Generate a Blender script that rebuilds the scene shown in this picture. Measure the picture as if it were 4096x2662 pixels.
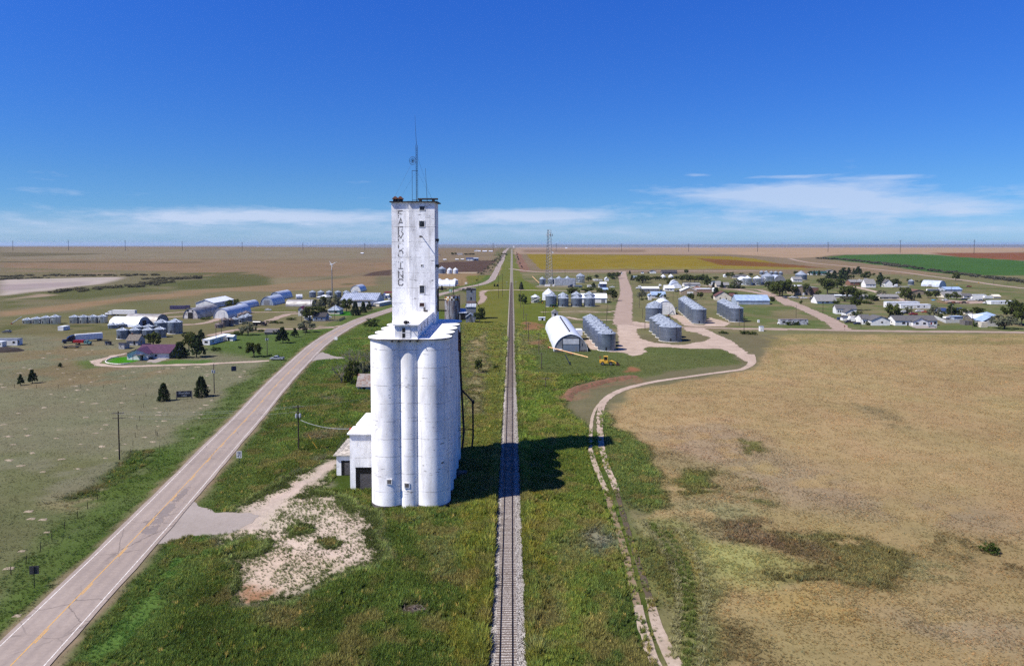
import bpy, math, random
import numpy as np
from mathutils import Vector, Matrix
random.seed(7)
np.random.seed(7)
for _o in list(bpy.data.objects):
	bpy.data.objects.remove(_o, do_unlink=True)
S = bpy.context.scene
COL = S.collection
R = math.radians
# ---------------------------------------------------------------- camera
F_PX, CX, CY, HZ, CAMH = 2850.0, 2048.0, 1126.0, 975.0, 49.0   # photograph pixels, metres
PITCH = math.atan((CY - HZ) / F_PX)
cam_d = bpy.data.cameras.new('camera')
cam = bpy.data.objects.new('camera', cam_d)
COL.objects.link(cam)
cam.location = (0, 0, CAMH)
cam.rotation_euler = (math.pi / 2 - PITCH, 0, 0)
cam_d.sensor_width = 36.0
cam_d.lens = F_PX / 4096 * 36.0
cam_d.shift_y = -(1331.0 - CY) / 4096
cam_d.clip_start = 0.5
cam_d.clip_end = 80000
S.camera = cam
# ---------------------------------------------------------------- sun and sky
SUN = Vector((-0.71, -0.31, 1.0)).normalized()          # towards the sun
SUN_EL = math.asin(SUN.z)
SUN_AZ = math.atan2(SUN.x, SUN.y)
sl = bpy.data.lights.new('sun', 'SUN')
sl.energy = 4.4
sl.angle = R(0.53)
sl.color = (1.0, 0.955, 0.88)
so = bpy.data.objects.new('sun', sl)
so.rotation_euler = SUN.to_track_quat('Z', 'Y').to_euler()
so.location = (0, 0, 200)
COL.objects.link(so)
world = bpy.data.worlds.new('World')
S.world = world
world.use_nodes = True
S.view_settings.view_transform = 'Standard'
S.view_settings.look = 'None'
S.view_settings.exposure = 0.8
S.view_settings.gamma = 1.0
S.view_settings.use_curve_mapping = False
S.render.engine = 'CYCLES'
S.cycles.max_bounces = 4
S.cycles.diffuse_bounces = 2
S.cycles.glossy_bounces = 2
S.cycles.transmission_bounces = 2
S.cycles.transparent_max_bounces = 12
S.cycles.volume_bounces = 0
S.cycles.caustics_reflective = False
S.cycles.caustics_refractive = False
S.cycles.use_denoising = False
S.cycles.use_adaptive_sampling = True
S.cycles.adaptive_threshold = 0.015
class NT:
	"""small node-tree helper"""
	def __init__(self, tree):
		self.t = tree
		self.t.nodes.clear()
	def n(self, kind, **kw):
		nd = self.t.nodes.new(kind)
		ins = kw.pop('i', {})
		for k, v in kw.items():
			setattr(nd, k, v)
		for k, v in ins.items():
			s = nd.inputs[k]
			if hasattr(v, 'is_linked') or isinstance(v, bpy.types.NodeSocket):
				self.t.links.new(v, s)
			else:
				s.default_value = v
		return nd
	def m(self, op, a, b=None, clamp=False):
		nd = self.n('ShaderNodeMath', operation=op, use_clamp=clamp)
		for k, v in ((0, a), (1, b)):
			if v is None:
				continue
			if isinstance(v, bpy.types.NodeSocket):
				self.t.links.new(v, nd.inputs[k])
			else:
				nd.inputs[k].default_value = v
		return nd.outputs[0]
	def mix(self, fac, a, b):
		nd = self.n('ShaderNodeMix', data_type='RGBA')
		for k, v in (('Factor', fac), ('A', a), ('B', b)):
			s = [q for q in nd.inputs if q.name == k and q.type == ('VALUE' if k == 'Factor' else 'RGBA')][0]
			if isinstance(v, bpy.types.NodeSocket):
				self.t.links.new(v, s)
			else:
				s.default_value = v if k == 'Factor' else (*v[:3], 1)
		return [q for q in nd.outputs if q.type == 'RGBA'][0]
	def ramp(self, f, lo, hi):
		"""linear 0..1 between lo and hi"""
		nd = self.n('ShaderNodeMapRange', i={'From Min': lo, 'From Max': hi})
		nd.clamp = True
		self.t.links.new(f, nd.inputs['Value'])
		return nd.outputs[0]
	def noise(self, vec, scale, detail=4, rough=.55, out='Fac'):
		nd = self.n('ShaderNodeTexNoise', i={'Scale': scale, 'Detail': detail, 'Roughness': rough})
		if vec is not None:
			self.t.links.new(vec, nd.inputs['Vector'])
		return nd.outputs[out]
	def link(self, a, b):
		self.t.links.new(a, b)
def build_world():
	w = NT(world.node_tree)
	sky = w.n('ShaderNodeTexSky', sky_type='NISHITA')
	sky.sun_disc = False
	sky.sun_elevation = SUN_EL
	sky.sun_rotation = SUN_AZ
	sky.altitude = 1200
	sky.air_density = 1.0
	sky.dust_density = 0.3
	sky.ozone_density = 3.0
	tc = w.n('ShaderNodeTexCoord')
	sep = w.n('ShaderNodeSeparateXYZ', i={0: tc.outputs['Generated']})
	elev = w.m('MULTIPLY', w.m('ARCSINE', sep.outputs[2]), 57.2958)
	az = w.m('MULTIPLY', w.m('ARCTAN2', sep.outputs[0], sep.outputs[1]), 57.2958)
	hs = w.n('ShaderNodeHueSaturation', i={'Saturation': 1.22, 'Value': 1.0, 'Color': sky.outputs[0]})
	tint = w.mix(w.ramp(elev, 3, 22), w.mix(w.ramp(elev, -1, 5), (.33, .63, 1.22), (.36, .63, 1.0)), (.40, .76, 1.62))
	gam = w.n('ShaderNodeVectorMath', operation='MULTIPLY', i={0: hs.outputs[0], 1: tint})
	# thin clouds: noise stretched along the horizon, gathered in a low bank with a few sheets above it
	def nz(sa, se, k, det, rough=.6):
		c = w.n('ShaderNodeCombineXYZ', i={0: w.m('MULTIPLY', az, sa), 1: w.m('MULTIPLY', elev, se), 2: k})
		return w.noise(c.outputs[0], 1.0, det, rough)
	n1, n2, n3 = nz(.13, .75, 0.0, 8, .64), nz(.06, .10, 4.0, 4), nz(.45, 2.6, 9.0, 6, .66)
	def gauss(ca, sa, ce, se):
		a = w.m('POWER', w.m('DIVIDE', w.m('SUBTRACT', az, ca), sa), 2)
		b = w.m('POWER', w.m('DIVIDE', w.m('SUBTRACT', elev, ce), se), 2)
		return w.m('POWER', 2.71828, w.m('MULTIPLY', w.m('ADD', a, b), -1))
	g = w.m('MULTIPLY', gauss(20.5, 7.0, 3.75, .9), 1.25)
	for am, *q in ((.9, 29, 9, 2.6, .95), (.95, -16, 17, 2.05, .62), (.95, 3.5, 6.5, 2.3, .55), (.32, -31, 5, 3.5, .3), (.6, 21, 3.2, 5.0, .14), (.5, 14.6, .9, 5.3, .12), (.5, 27.5, 3, 4.7, .18)):
		g = w.m('ADD', g, w.m('MULTIPLY', gauss(*q), am))
	tex = w.m('ADD', w.m('MULTIPLY', w.m('SUBTRACT', n1, .5), 1.5), w.m('MULTIPLY', w.m('SUBTRACT', n3, .5), .7))
	wisp = w.m('MULTIPLY', w.ramp(w.m('ADD', g, tex), .22, .9), w.ramp(elev, 6.5, 5.2))
	top = w.m('ADD', 2.0, w.m('MULTIPLY', w.m('SUBTRACT', n2, .5), 3.4))
	bank = w.m('MULTIPLY', w.ramp(w.m('SUBTRACT', top, elev), -.7, .8), w.m('ADD', .45, w.m('MULTIPLY', w.ramp(w.m('ADD', n1, w.m('MULTIPLY', w.m('SUBTRACT', n3, .5), .5)), .38, .66), .55)))
	bank = w.m('MULTIPLY', bank, w.ramp(elev, -.2, .9))
	cl = w.m('MINIMUM', w.m('ADD', w.m('MULTIPLY', bank, .55), w.m('MULTIPLY', wisp, .72)), .88)
	colr = w.mix(cl, gam.outputs[0], (5.7, 6.7, 8.7))
	bg = w.n('ShaderNodeBackground', i={'Strength': 0.06, 'Color': colr})
	out = w.n('ShaderNodeOutputWorld')
	w.link(bg.outputs[0], out.inputs[0])
build_world()
# ---------------------------------------------------------------- helpers
def srgb(r, g, b, k=1.0):
	def f(c):
		c /= 255.0
		return c / 12.92 if c <= .04045 else ((c + .055) / 1.055) ** 2.4
	c = (f(r), f(g), f(b))
	# the photograph is exposed for the shade: pale things clip, the rest is darker than it looks
	t = min(1.0, max(0.0, (max(c) - .42) / .4))
	q = (.56 + .44 * t * t * (3 - 2 * t)) if k == 1.0 else k
	return tuple(v * q for v in c)
def sstep(a, b, x):
	t = np.clip((np.asarray(x, float) - a) / (b - a), 0, 1)
	return t * t * (3 - 2 * t)
def gz(x, y):
	"""terrain: flat round the town, a low rise beyond, a wide shallow valley and far hills"""
	x = np.asarray(x, float)
	y = np.asarray(y, float)
	q = x / np.maximum(np.abs(y), 50.0)
	left = 1 - sstep(-0.42, -0.12, q)
	z = 30 * sstep(1000, 1950, y)
	z = z + left * 7 * sstep(2000, 3000, y)
	z = z - (50 + 40 * left) * sstep(2700, 10500, y)
	z = z + (46 - 10 * left) * sstep(14000, 27000, y)
	return z
CROPS = {'A': (0, 950, .336134), 'B': (700, 950, .336134), 'C': (1500, 950, .336134), 'D': (2080, 1050, .258621),
		'E': (2550, 1050, .258621), 'F': (3050, 1050, .23913), 'G': (3546, 1050, .23913), 'S': (1300, 1200, .581818),
		'L': (0, 1300, .420168), 'M': (0, 1800, .630252), 'N': (1300, 1800, .557222), 'O': (2400, 1400, .815777),
		'V': (0, 0, 1.721008), 'H': (1130, 1120, .189076), 'I': (2080, 1220, .24565), 'J': (0, 1240, .176471),
		'K': (900, 1380, .271536), 'W': (1740, 1080, .155172), 'X': (1900, 950, .134454), '1': (0, 0, 1.0)}
def nat(c, x, y):
	a, b, s = CROPS[c]
	return a + x * s, b + y * s
def ray(px, py):
	u = (px - CX) / F_PX
	v = -(py - CY) / F_PX
	cp, sp = math.cos(PITCH), math.sin(PITCH)
	return np.array([u, cp + v * sp, -sp + v * cp])
def ground(px, py):
	"""surveyed place on the terrain for a spot of the photograph (photograph pixels)"""
	d = ray(px, py)
	if d[2] >= -1e-5:
		d[2] = -1e-5
	t = CAMH / -d[2]
	if t * d[1] < 1000:
		return np.array([d[0] * t, d[1] * t, 0.0])
	t0 = 1000 / d[1]
	ts = np.exp(np.linspace(math.log(t0), math.log(30000), 6000))
	zz = CAMH + d[2] * ts - gz(d[0] * ts, d[1] * ts)
	k = np.argmax(zz <= 0)
	if zz[k] > 0:
		k = len(ts) - 1
	t = ts[k]
	return np.array([d[0] * t, d[1] * t, float(gz(d[0] * t, d[1] * t))])
def G(c, x, y):
	return ground(*nat(c, x, y))
def mpp(p):
	"""metres per photograph pixel at a world point"""
	d = p[1] * math.cos(PITCH) - (p[2] - CAMH) * math.sin(PITCH)
	return d / F_PX
def at_depth(c, x, y, D):
	"""point of that picture spot at world distance y = D"""
	d = ray(*nat(c, x, y))
	t = D / d[1]
	return np.array([d[0] * t, D, CAMH + d[2] * t])
# ---------------------------------------------------------------- mesh builder
class MB:
	def __init__(self):
		self.v = []
		self.f = []
	def add(self, vs, fs):
		o = len(self.v)
		self.v += [tuple(map(float, q)) for q in vs]
		self.f += [tuple(o + i for i in q) for q in fs]
		return self
	def box(self, x0, y0, z0, x1, y1, z1):
		return self.add([(x0, y0, z0), (x1, y0, z0), (x1, y1, z0), (x0, y1, z0), (x0, y0, z1), (x1, y0, z1), (x1, y1, z1), (x0, y1, z1)],
						[(0, 3, 2, 1), (4, 5, 6, 7), (0, 1, 5, 4), (1, 2, 6, 5), (2, 3, 7, 6), (3, 0, 4, 7)])
	def prism(self, poly, a, b, ax='y'):
		"""poly in the plane across ax, swept from a to b"""
		n = len(poly)
		def pt(p, t):
			return (p[0], t, p[1]) if ax == 'y' else ((t, p[0], p[1]) if ax == 'x' else (p[0], p[1], t))
		vs = [pt(p, a) for p in poly] + [pt(p, b) for p in poly]
		fs = [tuple(range(n)), tuple(range(2 * n - 1, n - 1, -1))] + [(i, n + i, n + (i + 1) % n, (i + 1) % n) for i in range(n)]
		return self.add(vs, fs)
	def frus(self, x0, y0, x1, y1, z0, X0, Y0, X1, Y1, z1):
		return self.add([(x0, y0, z0), (x1, y0, z0), (x1, y1, z0), (x0, y1, z0), (X0, Y0, z1), (X1, Y0, z1), (X1, Y1, z1), (X0, Y1, z1)],
						[(0, 3, 2, 1), (4, 5, 6, 7), (0, 1, 5, 4), (1, 2, 6, 5), (2, 3, 7, 6), (3, 0, 4, 7)])
	def cyl(self, cx, cy, r0, z0, r1, z1, n=24, caps=True):
		vs, fs = [], []
		for r, z in ((r0, z0), (r1, z1)):
			for i in range(n):
				a = 2 * math.pi * i / n
				vs.append((cx + r * math.cos(a), cy + r * math.sin(a), z))
		fs = [(i, (i + 1) % n, n + (i + 1) % n, n + i) for i in range(n)]
		if caps:
			fs += [tuple(range(n - 1, -1, -1)), tuple(range(n, 2 * n))]
		return self.add(vs, fs)
	def lathe(self, prof, n=24, cx=0, cy=0):
		vs, fs = [], []
		for r, z in prof:
			for i in range(n):
				a = 2 * math.pi * i / n
				vs.append((cx + r * math.cos(a), cy + r * math.sin(a), z))
		for k in range(len(prof) - 1):
			for i in range(n):
				j = (i + 1) % n
				fs.append((k * n + i, k * n + j, (k + 1) * n + j, (k + 1) * n + i))
		return self.add(vs, fs)
	def tube(self, pts, r, n=6, r2=None):
		pts = [Vector(p) for p in pts]
		m = len(pts)
		vs, fs = [], []
		for k, p in enumerate(pts):
			d = (pts[min(k + 1, m - 1)] - pts[max(k - 1, 0)])
			d = d.normalized() if d.length > 1e-9 else Vector((0, 0, 1))
			a = d.cross(Vector((0, 0, 1)) if abs(d.z) < .9 else Vector((1, 0, 0))).normalized()
			b = d.cross(a)
			rr = r if r2 is None else r + (r2 - r) * k / max(1, m - 1)
			for i in range(n):
				t = 2 * math.pi * i / n
				vs.append(p + a * (rr * math.cos(t)) + b * (rr * math.sin(t)))
		for k in range(m - 1):
			for i in range(n):
				j = (i + 1) % n
				fs.append((k * n + i, k * n + j, (k + 1) * n + j, (k + 1) * n + i))
		fs += [tuple(range(n - 1, -1, -1)), tuple(range((m - 1) * n, m * n))]
		return self.add(vs, fs)
	def wheel(self, cx, cy, cz, r, w, n=14):
		"""a disc with its axle along y"""
		vs, fs = [], []
		for yy in (cy - w / 2, cy + w / 2):
			for i in range(n):
				a = 2 * math.pi * i / n
				vs.append((cx + r * math.cos(a), yy, cz + r * math.sin(a)))
		fs = [(i, n + i, n + (i + 1) % n, (i + 1) % n) for i in range(n)] + [tuple(range(n)), tuple(range(2 * n - 1, n - 1, -1))]
		return self.add(vs, fs)
	def mesh(self, name):
		me = bpy.data.meshes.new(name)
		me.from_pydata(self.v, [], self.f)
		me.update()
		return me
	def build(self, name, mat, parent=None, smooth=False, fix=True):
		me = self.mesh(name)
		if fix:
			import bmesh
			bm = bmesh.new()
			bm.from_mesh(me)
			bmesh.ops.recalc_face_normals(bm, faces=bm.faces)
			bm.to_mesh(me)
			bm.free()
		return put(name, me, mat, parent, smooth)
def put(name, me, mat, parent=None, smooth=False):
	if mat is not None:
		me.materials.append(mat)
	if smooth:
		me.polygons.foreach_set('use_smooth', [True] * len(me.polygons))
		if smooth == 'auto':
			try:
				me.set_sharp_from_angle(angle=R(40))
			except Exception:
				pass
	o = bpy.data.objects.new(name, me)
	COL.objects.link(o)
	if parent is not None:
		o.parent = parent
	return o
def tag(o, label=None, cat=None, group=None, kind=None):
	if label:
		o['label'] = label
	if cat:
		o['category'] = cat
	if group:
		o['group'] = group
	if kind:
		o['kind'] = kind
	return o
def thing(name, label, cat, loc, rz=0.0, group=None):
	o = bpy.data.objects.new(name, None)
	o.empty_display_size = 0.5
	COL.objects.link(o)
	o.location = tuple(float(q) for q in loc)
	o.rotation_euler = (0, 0, rz)
	return tag(o, label, cat, group)
def struct(o, label=None):
	o['kind'] = 'structure'
	if label:
		o['label'] = label
	return o
KIDS = {}
def dup(root, loc, rz, label, group=None, scale=None):
	"""copy of a thing with copies of its parts and sub-parts (meshes shared)"""
	if root.name not in KIDS:
		KIDS[root.name] = [(c, list(c.children)) for c in root.children]
	r = root.copy()
	COL.objects.link(r)
	r.location = tuple(float(q) for q in loc)
	r.rotation_euler = (0, 0, rz)
	if scale is not None:
		r.scale = scale
	r['label'] = label
	if group:
		r['group'] = group
	for c, gs in KIDS[root.name]:
		k = c.copy()
		COL.objects.link(k)
		k.parent = r
		for g_ in gs:
			q = g_.copy()
			COL.objects.link(q)
			q.parent = k
	return r
# ---------------------------------------------------------------- materials
MATS = {}
def M(name, c1, c2=None, scale=1.5, rough=.75, metal=0.0, stretch=(1, 1, 1), spots=None, bump=0.0, bscale=8.0, lo=.35, hi=.65, spec=.3, bands=None):
	"""two-tone noise, optional chips (colour, scale, threshold, stretch), optional relief and horizontal bands"""
	if name in MATS:
		return MATS[name]
	m = bpy.data.materials.new(name)
	m.use_nodes = True
	w = NT(m.node_tree)
	c2 = c2 or tuple(q * .78 for q in c1)
	tc = w.n('ShaderNodeTexCoord')
	oi = w.n('ShaderNodeObjectInfo')
	off = w.n('ShaderNodeVectorMath', operation='SCALE', i={0: (37.0, 91.0, 53.0), 'Scale': oi.outputs['Random']})
	ad = w.n('ShaderNodeVectorMath', operation='ADD', i={0: tc.outputs['Object'], 1: off.outputs[0]})
	mp = w.n('ShaderNodeMapping', i={'Vector': ad.outputs[0], 'Scale': stretch})
	f = w.ramp(w.noise(mp.outputs[0], scale, 6, .6), lo, hi)
	col = w.mix(f, c1, c2)
	if bands:
		sp = w.n('ShaderNodeSeparateXYZ', i={0: tc.outputs['Object']})
		sn = w.m('SINE', w.m('MULTIPLY', sp.outputs[2 if len(bands) < 4 else bands[3]], 6.2832 / bands[0]))
		fb = w.m('MULTIPLY', w.ramp(sn, bands[2], bands[2] + .25), .8)
		col = w.mix(fb, col, bands[1])
	if spots:
		mp2 = w.n('ShaderNodeMapping', i={'Vector': ad.outputs[0], 'Scale': spots[3] if len(spots) > 3 else (1, 1, 1)})
		fs = w.ramp(w.noise(mp2.outputs[0], spots[1], 5, .65), spots[2], spots[2] + .05)
		col = w.mix(fs, col, spots[0])
	b = w.n('ShaderNodeBsdfPrincipled', i={'Base Color': col, 'Roughness': rough, 'Metallic': metal, 'Specular IOR Level': spec})
	if bump:
		bn = w.n('ShaderNodeBump', i={'Strength': bump, 'Distance': .05, 'Height': w.noise(mp.outputs[0], bscale, 4, .6)})
		w.link(bn.outputs[0], b.inputs['Normal'])
	out = w.n('ShaderNodeOutputMaterial')
	w.link(b.outputs[0], out.inputs[0])
	MATS[name] = m
	return m
def vnoise(x, y, s, seed=0):
	"""smooth value noise 0..1, cell size s"""
	rs = np.random.RandomState(1000 + seed)
	T = rs.rand(256, 256)
	u = np.asarray(x, float) / s + 1000.0
	v = np.asarray(y, float) / s + 1000.0
	i = np.floor(u).astype(int)
	j = np.floor(v).astype(int)
	a = u - i
	b = v - j
	a = a * a * (3 - 2 * a)
	b = b * b * (3 - 2 * b)
	i0, i1, j0, j1 = i % 256, (i + 1) % 256, j % 256, (j + 1) % 256
	return (T[i0, j0] * (1 - a) + T[i1, j0] * a) * (1 - b) + (T[i0, j1] * (1 - a) + T[i1, j1] * a) * b
def fbm(x, y, s, seed=0, o=4):
	t, amp, tot = 0.0, 1.0, 0.0
	for k in range(o):
		t = t + amp * vnoise(x, y, s / 2 ** k, seed + k * 17)
		tot += amp
		amp *= .55
	return t / tot
# ---------------------------------------------------------------- road centre line (surveyed), tracks
def catmull(pts, step=4.0):
	pts = [np.array(p[:2], float) for p in pts]
	out = []
	n = len(pts)
	for i in range(n - 1):
		p0, p1, p2, p3 = pts[max(i - 1, 0)], pts[i], pts[i + 1], pts[min(i + 2, n - 1)]
		k = max(1, int(np.linalg.norm(p2 - p1) / step))
		for q in range(k):
			t = q / k
			out.append(.5 * (2 * p1 + (p2 - p0) * t + (2 * p0 - 5 * p1 + 4 * p2 - p3) * t * t + (3 * p1 - p0 - 3 * p2 + p3) * t ** 3))
	out.append(pts[-1])
	return np.array(out)
ROADC = [('M', 240, 1200), ('M', 560, 870), ('M', 860, 560), ('M', 1170, 230), ('M', 1380, 0), ('K', 400, 1000), ('K', 700, 655), ('K', 1000, 345),
		('K', 1365, 0), ('B', 1900, 1140), ('B', 2100, 1030), ('B', 2380, 920), ('W', 60, 645), ('W', 500, 535), ('W', 830, 440), ('W', 1200, 365),
		('W', 1440, 262), ('X', 560, 1150), ('X', 640, 1000), ('X', 715, 830), ('X', 800, 690), ('X', 860, 480)]
_rp = [G(*q)[:2] for q in ROADC]
_d = (_rp[0] - _rp[2]) / np.linalg.norm(_rp[0] - _rp[2])
_rp = [_rp[0] + _d * 70, _rp[0] + _d * 30] + _rp
_rp += [np.array([-17.0, 2300.0]), np.array([-17.0, 2700.0]), np.array([-19.0, 4200.0]), np.array([-26.0, 7000.0])]
ROAD = catmull(_rp, 5.0)
def poly_sd(x, y, poly):
	"""signed distance, positive inside"""
	P = np.asarray(poly, float)
	n = len(P)
	d2 = np.full(x.shape, 1e18)
	ins = np.zeros(x.shape, bool)
	for i in range(n):
		a, b = P[i], P[(i + 1) % n]
		e = b - a
		L = max(1e-9, e @ e)
		t = np.clip(((x - a[0]) * e[0] + (y - a[1]) * e[1]) / L, 0, 1)
		d2 = np.minimum(d2, (x - a[0] - t * e[0]) ** 2 + (y - a[1] - t * e[1]) ** 2)
		c = ((a[1] > y) != (b[1] > y)) & (x < (b[0] - a[0]) * (y - a[1]) / (b[1] - a[1] + 1e-12) + a[0])
		ins ^= c
	d = np.sqrt(d2)
	return np.where(ins, d, -d)
def line_d(x, y, P):
	"""distance to a polyline and side (+ right of travel)"""
	best = np.full(x.shape, 1e18)
	side = np.zeros(x.shape)
	for i in range(len(P) - 1):
		a, b = P[i], P[i + 1]
		e = b - a
		L = max(1e-9, e @ e)
		t = np.clip(((x - a[0]) * e[0] + (y - a[1]) * e[1]) / L, 0, 1)
		d2 = (x - a[0] - t * e[0]) ** 2 + (y - a[1] - t * e[1]) ** 2
		m = d2 < best
		best = np.where(m, d2, best)
		side = np.where(m, np.sign(e[1] * (x - a[0]) - e[0] * (y - a[1])), side)
	return np.sqrt(best), side
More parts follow.
